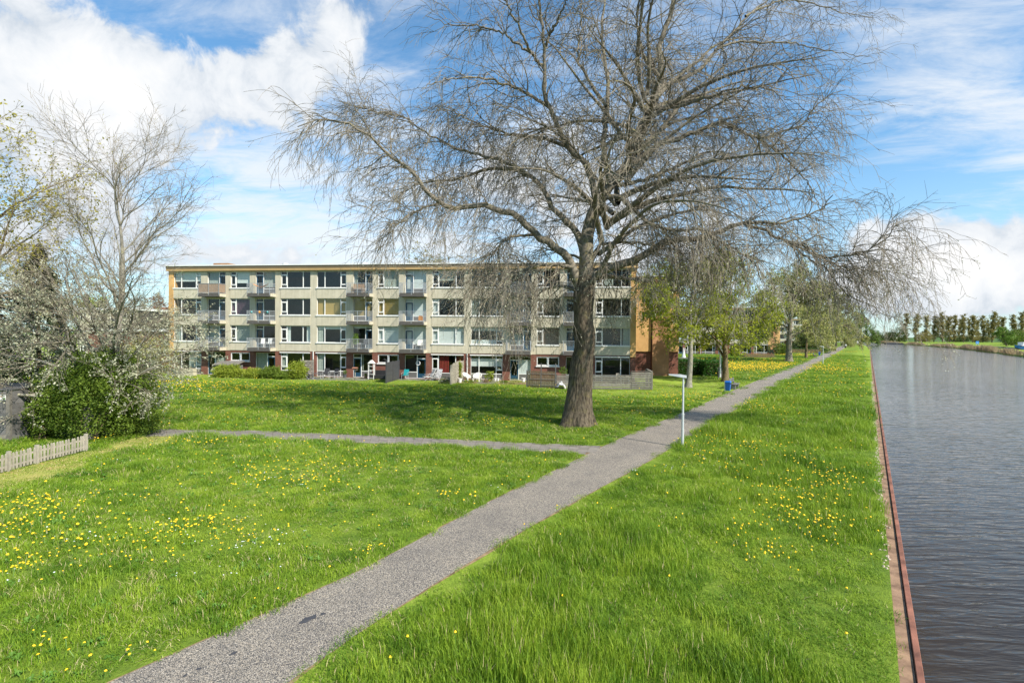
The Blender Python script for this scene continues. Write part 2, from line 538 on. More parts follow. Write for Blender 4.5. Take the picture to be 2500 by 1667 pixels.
M['bark'] = bark_mat('ridged_bark', (0.022, 0.017, 0.012), (0.155, 0.125, 0.088), (0.15, 0.135, 0.045), 0.4, 12, 0.035)
M['limb'] = bark_mat('limb_bark', (0.07, 0.06, 0.044), (0.25, 0.22, 0.17), (0.20, 0.18, 0.05), 0.6, 9, 0.01, 0.8)
M['twig'] = bark_mat('twig_bark', (0.10, 0.083, 0.062), (0.28, 0.245, 0.19), (0.22, 0.20, 0.07), 0.35, 6, 0.0, 1)
M['bark_pale'] = bark_mat('pale_smooth_bark', (0.13, 0.12, 0.095), (0.29, 0.27, 0.225), (0.30, 0.29, 0.14), 0.5, 8, 0.008, 0.6)
M['bark_brown'] = bark_mat('brown_bark', (0.09, 0.065, 0.035), (0.20, 0.155, 0.09), (0.20, 0.17, 0.06), 0.5, 10, 0.012, 0.4)
M['bark_far'] = bark_mat('far_tree_bark', (0.07, 0.055, 0.04), (0.15, 0.12, 0.085), (0.12, 0.10, 0.05), 0.4, 4, 0.0, 0.5)


def water_mat():
    mt, t, b = mat_base('canal_water')
    geo = t.new('ShaderNodeNewGeometry')
    mp = t.new('ShaderNodeMapping')
    mp.inputs['Rotation'].default_value = (0, 0, math.radians(9))
    mp.inputs['Scale'].default_value = (0.42, 1.9, 1)
    t.link(geo.outputs['Position'], mp.inputs[0])
    mp2 = t.new('ShaderNodeMapping')
    mp2.inputs['Rotation'].default_value = (0, 0, math.radians(-14))
    mp2.inputs['Scale'].default_value = (0.10, 0.42, 1)
    t.link(geo.outputs['Position'], mp2.inputs[0])
    n1 = t.noise(mp.outputs[0], 2.3, 3, 0.5, 0.35)
    n2 = t.noise(mp2.outputs[0], 1.0, 3, 0.5, 0.5)
    n3 = t.noise(geo.outputs['Position'], 0.035, 3, 0.5)
    h = t.math('ADD', t.math('MULTIPLY', n1, t.math('ADD', t.math('MULTIPLY', n3, 1.0), 0.5)), t.math('MULTIPLY', n2, 1.2))
    bn = t.new('ShaderNodeBump')
    bn.inputs['Strength'].default_value = 1.0
    bn.inputs['Distance'].default_value = 0.048
    t.link(h, bn.inputs['Height'])
    t.link(bn.outputs[0], b.inputs['Normal'])
    b.inputs['Base Color'].default_value = (0.030, 0.022, 0.013, 1)
    b.inputs['Roughness'].default_value = 0.06
    b.inputs['IOR'].default_value = 1.33
    return mt


M['water'] = water_mat()


# ------------------------------------------------------------------ mesh helpers
def np_mesh(name, V, Q=None, T=None, smooth=False, mats=(), mi=None):
    V = np.asarray(V, dtype=np.float32).reshape(-1, 3)
    me = bpy.data.meshes.new(name)
    nq = 0 if Q is None else len(Q)
    nt = 0 if T is None else len(T)
    me.vertices.add(len(V))
    me.vertices.foreach_set('co', V.ravel())
    loops = []
    if nq:
        loops.append(np.asarray(Q, dtype=np.int32).ravel())
    if nt:
        loops.append(np.asarray(T, dtype=np.int32).ravel())
    if loops:
        lp = np.concatenate(loops)
        me.loops.add(len(lp))
        me.loops.foreach_set('vertex_index', lp)
        me.polygons.add(nq + nt)
        tot_ = np.concatenate([np.full(nq, 4), np.full(nt, 3)]).astype(np.int32)
        st = np.concatenate([[0], np.cumsum(tot_)[:-1]]).astype(np.int32)
        me.polygons.foreach_set('loop_start', st)
        me.polygons.foreach_set('loop_total', tot_)
        me.polygons.foreach_set('use_smooth', np.full(nq + nt, bool(smooth)))
        if mi is not None:
            me.polygons.foreach_set('material_index', np.asarray(mi, dtype=np.int32))
    for mm in mats:
        me.materials.append(mm)
    me.update(calc_edges=True)
    return me


def link(name, me, parent=None, loc=None, rotz=None, scale=None, kind=None, label=None, cat=None, group=None):
    o = bpy.data.objects.new(name, me)
    COL.objects.link(o)
    if parent is not None:
        o.parent = parent
    if loc is not None:
        o.location = tuple(float(x) for x in loc)
    if rotz is not None:
        o.rotation_euler = (0, 0, rotz)
    if scale is not None:
        o.scale = scale
    tag(o, label, cat, group, kind)
    return o


def tag(o, label=None, cat=None, group=None, kind=None):
    if label:
        o['label'] = label
    if cat:
        o['category'] = cat
    if group:
        o['group'] = group
    if kind:
        o['kind'] = kind
    return o


def thing(name, loc, rotz=0.0, label=None, cat=None, group=None):
    o = link(name, None, None, loc, rotz)
    o.empty_display_size = 0.2
    return tag(o, label, cat, group)


def kids(o):
    return [c for c in bpy.data.objects if c.parent == o]


def copy_tree(o, parent=None):
    c = o.copy()
    COL.objects.link(c)
    if parent is not None:
        c.parent = parent
    for ch in o.children:
        copy_tree(ch, c)
    return c


class MB:
    """collects boxes, bars and tubes and links them as one mesh object"""
    def __init__(self):
        self.v, self.q, self.t, self.n = [], [], [], 0

    def add(self, V, Q=(), T=()):
        V = np.asarray(V, dtype=float).reshape(-1, 3)
        if len(Q):
            self.q.append(np.asarray(Q) + self.n)
        if len(T):
            self.t.append(np.asarray(T) + self.n)
        self.v.append(V)
        self.n += len(V)
        return self

    def hexa(self, P):
        return self.add(P, [(0, 3, 2, 1), (4, 5, 6, 7), (0, 1, 5, 4), (1, 2, 6, 5), (2, 3, 7, 6), (3, 0, 4, 7)])

    def box(self, x0, x1, y0, y1, z0, z1):
        return self.hexa([(x0, y0, z0), (x1, y0, z0), (x1, y1, z0), (x0, y1, z0), (x0, y0, z1), (x1, y0, z1), (x1, y1, z1), (x0, y1, z1)])

    def bar(self, p, q, w_, h_=None, upv=(0, 0, 1)):
        p, q = np.array(p, float), np.array(q, float)
        h_ = h_ or w_
        d = (q - p) / (np.linalg.norm(q - p) + 1e-9)
        u = np.array(upv, float)
        if abs(d @ u) > 0.97:
            u = np.array([0, 1.0, 0])
        s = np.cross(d, u)
        s /= np.linalg.norm(s)
        u = np.cross(s, d)
        o = [(-1, -1), (1, -1), (1, 1), (-1, 1)]
        P = [p + s * a * w_ / 2 + u * b * h_ / 2 for a, b in o] + [q + s * a * w_ / 2 + u * b * h_ / 2 for a, b in o]
        return self.hexa(P)

    def tube(self, pts, r, k=8, caps=True):
        pts = np.asarray(pts, float)
        n = len(pts)
        r = np.broadcast_to(np.asarray(r, float), (n,))
        tg = np.gradient(pts, axis=0)
        tg /= np.linalg.norm(tg, axis=1)[:, None] + 1e-9
        ref = np.array([0.31, 0.17, 0.93]) if abs(tg[0] @ np.array([0.31, 0.17, 0.93])) < 0.9 else np.array([1.0, 0.1, 0])
        u = np.cross(tg, ref)
        u /= np.linalg.norm(u, axis=1)[:, None]
        v = np.cross(tg, u)
        an = np.arange(k) / k * 2 * math.pi
        V = pts[:, None] + r[:, None, None] * (np.cos(an)[None, :, None] * u[:, None] + np.sin(an)[None, :, None] * v[:, None])
        i = np.arange(n - 1)[:, None] * k
        j = np.arange(k)[None]
        j2 = (j + 1) % k
        Q = np.stack([i + j, i + j2, i + k + j2, i + k + j], -1).reshape(-1, 4)
        self.add(V.reshape(-1, 3), Q)
        if caps:
            for e, c in ((0, pts[0]), (n - 1, pts[-1])):
                ring = V[e]
                base = np.vstack([ring, c])
                T = [(a, (a + 1) % k, k) if e else ((a + 1) % k, a, k) for a in range(k)]
                self.add(base, (), T)
        return self

    def lathe(self, prof, c=(0, 0, 0), k=16):
        an = np.arange(k) / k * 2 * math.pi
        V = [[(c[0] + r * math.cos(a), c[1] + r * math.sin(a), c[2] + z) for a in an] for r, z in prof]
        i = np.arange(len(prof) - 1)[:, None] * k
        j = np.arange(k)[None]
        j2 = (j + 1) % k
        Q = np.stack([i + j, i + j2, i + k + j2, i + k + j], -1).reshape(-1, 4)
        return self.add(V, Q)

    def mesh(self, name, mt, smooth=False):
        V = np.concatenate(self.v)
        Q = np.concatenate(self.q) if self.q else None
        T = np.concatenate(self.t) if self.t else None
        return np_mesh(name, V, Q, T, smooth, [mt])

    def obj(self, name, mt, parent=None, smooth=False, **kw):
        return link(name, self.mesh(name, mt, smooth), parent, **kw)


def wob(x, y, seed=0, f=1.0):
    """cheap smooth 2D noise in about -1..1"""
    r = np.random.default_rng(1000 + seed)
    s = 0
    for k in range(7):
        a = r.uniform(0, 6.28)
        ff = f * r.uniform(0.5, 1.9)
        s = s + np.sin((x * math.cos(a) + y * math.sin(a)) * ff + r.uniform(0, 6.28))
    return s / 3.2


def inside(P, poly):
    """points in polygon, vectorised"""
    x, y = P[:, 0], P[:, 1]
    px, py = poly[:, 0], poly[:, 1]
    res = np.zeros(len(P), bool)
    j = len(poly) - 1
    for i in range(len(poly)):
        c = ((py[i] > y) != (py[j] > y)) & (x < (px[j] - px[i]) * (y - py[i]) / (py[j] - py[i] + 1e-12) + px[i])
        res ^= c
        j = i
    return res


def seg_dist(P, line):
    """distance from points to a polyline"""
    best = np.full(len(P), 1e9)
    for a, b in zip(line[:-1], line[1:]):
        a, b = np.asarray(a)[:2], np.asarray(b)[:2]
        d = b - a
        t = np.clip(((P[:, :2] - a) @ d) / (d @ d), 0, 1)
        best = np.minimum(best, np.linalg.norm(P[:, :2] - a - t[:, None] * d, axis=1))
    return best


def resample(pts, step):
    """Catmull-Rom through pts, sampled about every step"""
    pts = np.asarray(pts, float)
    P = np.vstack([2 * pts[0] - pts[1], pts, 2 * pts[-1] - pts[-2]])
    out = []
    for i in range(1, len(P) - 2):
        n = max(1, int(np.linalg.norm(P[i + 1] - P[i]) / step))
        for k in range(n):
            t = k / n
            out.append(0.5 * (2 * P[i] + (P[i + 1] - P[i - 1]) * t + (2 * P[i - 1] - 5 * P[i] + 4 * P[i + 1] - P[i + 2]) * t * t
                              + (3 * P[i] - P[i - 1] - 3 * P[i + 1] + P[i + 2]) * t ** 3))
    out.append(P[-2])
    return np.array(out)


# ------------------------------------------------------------------ ground, canal, paths
CD = np.array([math.sin(0.6079), math.cos(0.6079)])      # along the canal
CN = np.array([-CD[1], CD[0]])                           # away from the water
E0 = gp(2184, 1209, -0.03)[:2]
WATER_Z = -0.95
e_line = [E0 + CD * s for s in (-60, -20, 10, 40, 80, 120, 160, 200)]
e_line += [np.array(p, float) for p in [(176, 254), (212, 312), (252, 386), (322, 560), (380, 800), (420, 1300)]]
edge = resample(e_line, 6.0)
edge_n = np.gradient(edge, axis=0)
edge_n = np.stack([-edge_n[:, 1], edge_n[:, 0]], 1)
edge_n /= np.linalg.norm(edge_n, axis=1)[:, None]
CAPW = 0.28

pl_ = [(20, 1800), (266, 1667), (882, 1392), (1169, 1238), (1372, 1140), (1520, 1068), (1700, 993), (1849, 929), (1985, 875), (2043, 849), (2066, 839.5)]
pr_ = [(560, 1800), (702, 1667), (1063, 1424), (1350, 1254), (1573, 1132), (1720, 1045), (1871, 957), (2009, 881), (2058, 852), (2074, 841), (2078, 836.5)]
pathL = resample([gp(*p)[:2] for p in pl_], 1.5)
pathR = resample([gp(*p)[:2] for p in pr_], 1.5)


def strip(A, B, n, z):
    def par(L):
        d = np.concatenate([[0], np.cumsum(np.linalg.norm(np.diff(L, axis=0), axis=1))])
        t = np.linspace(0, d[-1], n)
        # denser close to the camera
        t = d[-1] * (np.linspace(0, 1, n) ** 2.2)
        return np.stack([np.interp(t, d, L[:, 0]), np.interp(t, d, L[:, 1])], 1)
    a, b = par(A), par(B)
    return a, b


pa, pb = strip(pathL, pathR, 160, 0)
path_poly = np.vstack([pa, pb[::-1]])


def strip_mesh(name, a, b, z, mt, cols=1):
    n = len(a)
    V = np.zeros((n, cols + 1, 3))
    for c in range(cols + 1):
        f = c / cols
        V[:, c, :2] = a * (1 - f) + b * f
        V[:, c, 2] = z
    i = np.arange(n - 1)[:, None] * (cols + 1)
    j = np.arange(cols)[None]
    Q = np.stack([i + j, i + j + 1, i + cols + 2 + j, i + cols + 1 + j], -1).reshape(-1, 4)
    return np_mesh(name, V.reshape(-1, 3), Q[:, ::-1], mats=[mt])


link('path', strip_mesh('path', pa, pb, 0.012, M['path'], 4), kind='structure')
dpa = (pa - pb) / np.linalg.norm(pa - pb, axis=1)[:, None]
sgn = np.arange(len(pa))
wa = 0.07 + 0.05 * wob(pa[:, 0], pa[:, 1], 3, 2.0)
wb = 0.07 + 0.06 * wob(pb[:, 0], pb[:, 1], 4, 2.0)
link('path_soil_edge', strip_mesh('path_soil_edge', pa + dpa * wa[:, None], pb - dpa * wb[:, None], 0.006, M['soil'], 4), kind='structure')

sl_top = resample([gp(*p)[:2] for p in [(150, 1041), (361, 1046), (595, 1050.5), (850, 1061), (1169, 1076), (1400, 1086), (1515, 1091)]], 0.5)
sl_bot = resample([gp(*p)[:2] for p in [(150, 1060), (361, 1065), (500, 1064), (744, 1075), (1020, 1087), (1275, 1100), (1460, 1112), (1500, 1113)]], 0.5)
sa_, sb_ = strip(sl_top, sl_bot, 70, 0)


def even(L, n):
    d = np.concatenate([[0], np.cumsum(np.linalg.norm(np.diff(L, axis=0), axis=1))])
    t = np.linspace(0, d[-1], n)
    return np.stack([np.interp(t, d, L[:, 0]), np.interp(t, d, L[:, 1])], 1)


NS = 66
sa_, sb_ = even(sl_top, NS), even(sl_bot, NS)
side_poly = np.vstack([sa_, sb_[::-1]])
side_path = link('side_path', strip_mesh('side_path', sa_, sb_, 0.004, M['soil'], 1), kind='structure')
# concrete slabs of the side path, one by one, up to where the main path begins
for i in range(NS - 1):
    for j in range(4):
        f0, f1 = j / 4, (j + 1) / 4
        c4 = [sa_[i] * (1 - f0) + sb_[i] * f0, sa_[i + 1] * (1 - f0) + sb_[i + 1] * f0, sa_[i + 1] * (1 - f1) + sb_[i + 1] * f1, sa_[i] * (1 - f1) + sb_[i] * f1]
        ctr = sum(c4) / 4
        if inside(ctr[None], path_poly)[0]:
            continue
        c4 = [ctr + (p - ctr) * 0.965 for p in c4]
        hz_ = 0.018 + random.uniform(-0.005, 0.005)
        MB().hexa([(p[0], p[1], 0.0) for p in c4] + [(p[0], p[1], hz_ + random.uniform(-.002, .002)) for p in c4]).obj('paving_slab', M['paver'], side_path)

# facade frame of the main block
FA = -0.12361
F0 = np.array([-35.775, 53.412])
FL, FH = 47.634, 11.266
FDX = np.array([math.cos(FA), math.sin(FA)])
FDY = np.array([-math.sin(FA), math.cos(FA)])            # into the building


def facade_uv(P):
    d = P[:, :2] - F0
    return d @ FDX, d @ FDY


picket = np.array([gp(*p)[:2] for p in [(-60, 1172), (0, 1150), (95, 1132), (212, 1100)]])
dry_line = np.array([gp(*p)[:2] for p in [(-120, 1212), (0, 1172), (140, 1128), (260, 1098), (370, 1074)]])


def attrs(P):
    """mown and dry weights at ground points"""
    u, v = facade_uv(P)
    x, y = P[:, 0], P[:, 1]
    mown = np.clip((v + 6.3 + 0.7 * wob(x, y, 5, .5)) / 0.8, 0, 1) * np.clip((FL + 4 - u) / 2, 0, 1)
    # mown lawn round the two young trees and beyond
    c = gp(1700, 948)[:2]
    s_, t_ = (P[:, :2] - c) @ CD, (P[:, :2] - c) @ CN
    m2 = np.clip(1.6 - np.sqrt((s_ / 13) ** 2 + ((t_ - 3) / 7.5) ** 2) * 1.2, 0, 1)
    mown = np.maximum(mown, m2)
    # short grass beside the path on the canal side
    dr = seg_dist(P, pb)
    canal_side = ((P[:, :2] - E0) @ CN > 0) & ((P[:, :2] - pb[60]) @ CN < 3)
    m3 = np.clip((0.60 + 0.25 * wob(x, y, 8, 1.2) - dr) / 0.3, 0, 1) * 0.55
    mown = np.maximum(mown, m3 * canal_side)
    dd = seg_dist(P, dry_line)
    dry = np.clip((1.25 + 0.35 * wob(x, y, 9, .9) - dd) / 0.6, 0, 1)
    # trampled verge along the far stretch of the canal
    tt = (P[:, :2] - E0) @ CN + 0.0
    ss = (P[:, :2] - E0) @ CD
    m4 = np.clip((ss - 40) / 40, 0, 0.6) * np.clip((4.3 - tt) / 1.5, 0, 1)
    mown = np.maximum(mown, m4)
    return mown, dry


tg_ = np.concatenate([np.linspace(0, 12, 34), np.linspace(12.6, 45, 54), np.linspace(46.5, 90, 30), [100, 120, 150, 200, 300, 480, 800, 1400]])
tg_[0] = 0.0
sidx = np.concatenate([np.arange(len(edge))])
fine_edge = resample(e_line, 0.8)
keep = [0]
for i in range(1, len(fine_edge)):
    dist = max(2.0, np.linalg.norm(fine_edge[i]))
    if np.linalg.norm(fine_edge[i] - fine_edge[keep[-1]]) > 0.012 * dist + 0.55:
        keep.append(i)
ge = fine_edge[keep]
gn = np.gradient(ge, axis=0)
gn = np.stack([-gn[:, 1], gn[:, 0]], 1)
gn /= np.linalg.norm(gn, axis=1)[:, None]
gn = gn * 0.0 + CN                                        # keep the grid lines parallel
GV = np.zeros((len(ge), len(tg_), 3))
GV[:, :, :2] = (ge + CN * CAPW)[:, None] + gn[:, None] * tg_[None, :, None]
Vg = GV.reshape(-1, 3)
i = np.arange(len(ge) - 1)[:, None] * len(tg_)
j = np.arange(len(tg_) - 1)[None]
Qg = np.stack([i + j, i + len(tg_) + j, i + len(tg_) + j + 1, i + j + 1], -1).reshape(-1, 4)
meg = np_mesh('ground', Vg, Qg, mats=[M['ground']], smooth=True)
mw, dry = attrs(Vg)
for nm, arr in (('mown', mw), ('dry', dry)):
    a = meg.attributes.new(nm, 'FLOAT', 'POINT')
    a.data.foreach_set('value', arr.astype(np.float32))
link('ground', meg, kind='structure')

# quay: rusty cap over sheet piling
qs = np.concatenate([np.arange(-20, 60, 4.0), np.arange(60, 220, 12.0)])
quay = link('quay_wall', strip_mesh('quay_wall', np.array([E0 + CD * -60, E0 + CD * 215]), np.array([E0 + CD * -60, E0 + CD * 215]) + CN * 0.01, 0.0, M['rust']), kind='structure')
quay.data = MB().hexa([(*(E0 + CD * -60 + CN * 0.02), -1.6), (*(E0 + CD * 215 + CN * 0.02), -1.6), (*(E0 + CD * 215 + CN * 0.1), -1.6), (*(E0 + CD * -60 + CN * 0.1), -1.6),
                       (*(E0 + CD * -60 + CN * 0.02), -0.06), (*(E0 + CD * 215 + CN * 0.02), -0.06), (*(E0 + CD * 215 + CN * 0.1), -0.06), (*(E0 + CD * -60 + CN * 0.1), -0.06)]).mesh('quay_wall', M['rust'])
for s0, s1 in zip(qs[:-1], qs[1:]):
    b_ = MB()
    jit = random.uniform(-.008, .008)
    for o0, o1, z0, z1 in ((0.105, CAPW + 0.10, -0.05, -0.012),):
        P4 = [E0 + CD * (s0 + .006) + CN * o0, E0 + CD * (s1 - .006) + CN * o0, E0 + CD * (s1 - .006) + CN * o1, E0 + CD * (s0 + .006) + CN * o1]
        b_.hexa([(*p, z0) for p in P4] + [(*p, z1 + jit) for p in P4])
    b_.obj('cap_plate', M['rustdirt'], quay)
    lip = MB()
    Q4 = [E0 + CD * (s0 + .003) + CN * .0, E0 + CD * (s1 - .003) + CN * .0, E0 + CD * (s1 - .003) + CN * .10, E0 + CD * (s0 + .003) + CN * .10]
    T4 = [E0 + CD * (s0 + .003) + CN * .02, E0 + CD * (s1 - .003) + CN * .02, E0 + CD * (s1 - .003) + CN * .088, E0 + CD * (s0 + .003) + CN * .088]
    lip.hexa([(*p, -.055) for p in Q4] + [(*p, z_ + jit) for p, z_ in zip(T4, (.045, .045, .03, .03))])
    lip.obj('cap_lip', M['rust'], quay)
# grit lying where the grass meets the cap
gv = []
gq = []
for k in range(900):
    s = random.uniform(-6, 45)
    p = E0 + CD * s + CN * (CAPW + random.gauss(0.05, 0.05))
    r = random.uniform(0.008, 0.03)
    gv += [(p[0] - r, p[1] - r, 0.0), (p[0] + r, p[1] - r * .6, 0.0), (p[0] + r * .7, p[1] + r, 0.0), (p[0] - r, p[1] + r * .8, 0.0), (p[0], p[1], r * .9)]
    b5 = 5 * k
    gq += [(b5, b5 + 1, b5 + 4), (b5 + 1, b5 + 2, b5 + 4), (b5 + 2, b5 + 3, b5 + 4), (b5 + 3, b5, b5 + 4)]
link('gravel', np_mesh('gravel', gv, None, gq, mats=[mat('pale_grit', (0.40, 0.33, 0.25), 0.9, 0.3, 20)]), kind='stuff', label='pale grit along the rusty quay cap beside the grass')

# water and the far bank
W0 = [(-300, -300), (1800, -300), (1800, 2500), (-300, 2500)]
link('water', np_mesh('water', [(x, y, WATER_Z) for x, y in W0], [(0, 1, 2, 3)], mats=[M['water']]), kind='structure')
fb = [gp(px, py, WATER_Z)[:2] for px, py in [(2500, 871), (2434, 862), (2362, 854), (2290, 847), (2210, 841), (2160, 838.3)]]
fb = [fb[0] - CD * 230, fb[0] - CD * 120, fb[0] - CD * 50] + fb + [np.array((366, 540)), np.array((400, 760)), np.array((445, 1300))]
fb = resample(fb, 9.0)
fb += (CN * (0.9 * wob(fb[:, 0], fb[:, 1], 12, .09))[:, None])
farV, farQ = [], []
offs = [(0, WATER_Z - .3), (0.3, WATER_Z + .25), (1.4, -0.35), (8, -0.25), (30, -0.2), (60, -0.15), (150, -0.1), (420, 0.0), (1800, 0.0)]
for p in fb:
    for o, z in offs:
        farV.append((p[0] + o * 0.9, p[1] + o * (-0.2 if p[1] < 300 else 0.25), z))
k = len(offs)
for i in range(len(fb) - 1):
    for j in range(k - 1):
        farQ.append((i * k + j, i * k + j + 1, (i + 1) * k + j + 1, (i + 1) * k + j))
mef = np_mesh('far_bank', farV, farQ, mats=[M['ground']], smooth=True)
a = mef.attributes.new('mown', 'FLOAT', 'POINT')
arr = np.array([0.25 + 0.3 * math.sin(p[0] * .07 + p[1] * .05) for p in farV], np.float32)
a.data.foreach_set('value', arr)
a = mef.attributes.new('dry', 'FLOAT', 'POINT')
a.data.foreach_set('value', np.array([0.35 if i % k in (2, 3) else 0.0 for i in range(len(farV))], np.float32))
link('far_bank', mef, kind='structure')
#__PART2__

# ------------------------------------------------------------------ apartment blocks
PIER = 0.52
UP_ = (FL - 2 * PIER) / 2.957
ROWS = [(8.97, 10.60), (6.23, 7.86), (3.49, 5.12)]        # window sill and head heights, top floor first
FLOORS = [8.34, 5.61, 2.89]
GH = 2.36
SEG = {'W3m': (0.0, .197), 'B': (.243, .370), 'W2': (.405, .541), 'Bm': (.582, .717), 'W3': (.755, .957)}
MESHC = {}


def mirror(cells):
    return [(1 - b, 1 - a, c, d, k) for a, b, c, d, k in cells]


LAY = {
    'W3': [(0, .20, 0, .17, 'pane'), (0, .20, .17, .80, 'sash'), (0, .20, .80, 1, 'pane'), (.20, .74, 0, 1, 'pane'), (.74, 1, 0, 1, 'pane')],
    'W2': [(0, .27, 0, .17, 'pane'), (0, .27, .17, .80, 'sash'), (0, .27, .80, 1, 'pane'), (.27, 1, 0, 1, 'pane')],
    'B': [(0, .63, 0, .22, 'panel'), (0, .63, .22, 1, 'pane'), (.63, 1, .84, 1, 'pane'), (.63, 1, 0, .84, 'door')],
    'GW3': [(0, .20, 0, .24, 'panel'), (0, .20, .24, .40, 'pane'), (0, .20, .40, .86, 'sash'), (0, .20, .86, 1, 'pane'),
            (.20, .74, 0, .24, 'panel'), (.20, .74, .24, 1, 'pane'), (.74, 1, 0, .24, 'panel'), (.74, 1, .24, 1, 'pane')],
    'GB': [(.42, 1, 0, .26, 'panel'), (.42, 1, .26, 1, 'pane'), (0, .42, .84, 1, 'pane'), (0, .42, 0, .84, 'door')],
    'G2': [(0, .5, 0, 1, 'sash'), (.5, 1, 0, 1, 'sash')],
}
for k_ in ('W3', 'W2', 'B', 'GW3', 'GB'):
    LAY[k_ + 'm'] = mirror(LAY[k_])


def frame_mesh(key, cells, wd, ht):
    k = ('frame', key, round(wd, 2), round(ht, 2))
    if k not in MESHC:
        b = MB()
        for x0, x1, y0, y1, kind in cells:
            X0, X1, Y0, Y1 = x0 * wd, x1 * wd, y0 * ht, y1 * ht
            t = 0.034
            b.box(X0, X0 + t, 0, .07, Y0, Y1).box(X1 - t, X1, 0, .07, Y0, Y1)
            b.box(X0 + t, X1 - t, 0, .07, Y0, Y0 + t).box(X0 + t, X1 - t, 0, .07, Y1 - t, Y1)
            if kind == 'sash':
                s = 0.052
                t += 0.006
                b.box(X0 + t, X0 + t + s, -.02, .05, Y0 + t, Y1 - t).box(X1 - t - s, X1 - t, -.02, .05, Y0 + t, Y1 - t)
                b.box(X0 + t + s, X1 - t - s, -.02, .05, Y0 + t, Y0 + t + s).box(X0 + t + s, X1 - t - s, -.02, .05, Y1 - t - s, Y1 - t)
        MESHC[k] = b.mesh('window_frame', M['white'])
    return MESHC[k]


def pane_mesh(wd, ht, mt, nm):
    k = (nm, round(wd, 3), round(ht, 3))
    if k not in MESHC:
        MESHC[k] = np_mesh(nm, [(0, 0, 0), (wd, 0, 0), (wd, 0, ht), (0, 0, ht)], [(0, 1, 2, 3)], mats=[mt])
    return MESHC[k]


def curtain_mesh(wd, ht, mkey):
    k = ('curtain', round(wd, 2), round(ht, 2), mkey)
    if k not in MESHC:
        n = max(6, int(wd / 0.05))
        folds = mkey in ('purple', 'grey', 'brown', 'red')
        V = []
        for i in range(n + 1):
            x = wd * i / n
            yy = 0.025 * math.sin(i * 2.1) if folds else 0
            V += [(x, yy, 0), (x, yy, ht)]
        Q = [(2 * i, 2 * i + 2, 2 * i + 3, 2 * i + 1) for i in range(n)]
        MESHC[k] = np_mesh('curtain', V, Q, mats=[CURT[mkey]])
    return MESHC[k]


def window(parent, lay, u0, u1, z0, z1, curtains=(), sill=True, y=0.10):
    wd, ht = u1 - u0, z1 - z0
    cells = LAY[lay]
    f = link('window', frame_mesh(lay, cells, wd, ht), parent, (u0, y, z0))
    for x0, x1, y0, y1, kind in cells:
        t = 0.034
        X0, Y0 = x0 * wd + t, y0 * ht + t
        W_, H_ = (x1 - x0) * wd - 2 * t, (y1 - y0) * ht - 2 * t
        if kind in ('pane', 'sash'):
            link('pane', pane_mesh(W_, H_, M['glass'], 'pane'), f, (X0, .036, Y0))
        elif kind == 'panel':
            link('panel', pane_mesh(W_, H_, M['panel_grey'], 'panel'), f, (X0, .030, Y0))
        else:
            k = ('door', round(W_, 2), round(H_, 2))
            if k not in MESHC:
                b = MB()
                s = 0.11
                b.box(0, s, -.01, .04, 0, H_).box(W_ - s, W_, -.01, .04, 0, H_).box(s, W_ - s, -.01, .04, 0, .42).box(s, W_ - s, -.01, .04, H_ - s, H_)
                b.box(W_ - .09, W_ - .03, -.06, -.011, H_ * .48, H_ * .50)
                MESHC[k] = b.mesh('door', M['teal'])
            link('door', MESHC[k], f, (X0, .02, Y0))
            link('pane', pane_mesh(W_ - .22, H_ - .53, M['glass'], 'pane'), f, (X0 + .11, .036, Y0 + .42))
    if sill:
        k = ('sill', round(wd, 2))
        if k not in MESHC:
            MESHC[k] = MB().box(-.05, wd + .05, -.19, .07, -.11, -.003).mesh('sill', M['white'])
        link('sill', MESHC[k], f)
    for (a, b, c, d, mk) in curtains:
        link('curtain', curtain_mesh((b - a) * wd, (d - c) * ht, mk), f, (a * wd, .16, c * ht))
    return f


def holed_wall(us, zs, holes, depth, y=0.0):
    """wall face with openings and their reveals"""
    b = MB()
    us = sorted(set([round(x, 4) for x in us] + [round(h[i], 4) for h in holes for i in (0, 1)]))
    zs = sorted(set([round(x, 4) for x in zs] + [round(h[i], 4) for h in holes for i in (2, 3)]))
    for a, c in zip(us[:-1], us[1:]):
        for e, f in zip(zs[:-1], zs[1:]):
            m_, n_ = (a + c) / 2, (e + f) / 2
            if any(h[0] < m_ < h[1] and h[2] < n_ < h[3] for h in holes):
                continue
            b.add([(a, y, e), (c, y, e), (c, y, f), (a, y, f)], [(0, 1, 2, 3)])
    for u0, u1, z0, z1 in holes:
        d = y + depth
        b.add([(u0, y, z0), (u0, d, z0), (u0, d, z1), (u0, y, z1)], [(0, 3, 2, 1)])
        b.add([(u1, y, z0), (u1, d, z0), (u1, d, z1), (u1, y, z1)], [(0, 1, 2, 3)])
        b.add([(u0, y, z0), (u1, y, z0), (u1, d, z0), (u0, d, z0)], [(0, 1, 2, 3)])
        b.add([(u0, y, z1), (u1, y, z1), (u1, d, z1), (u0, d, z1)], [(0, 3, 2, 1)])
    return b


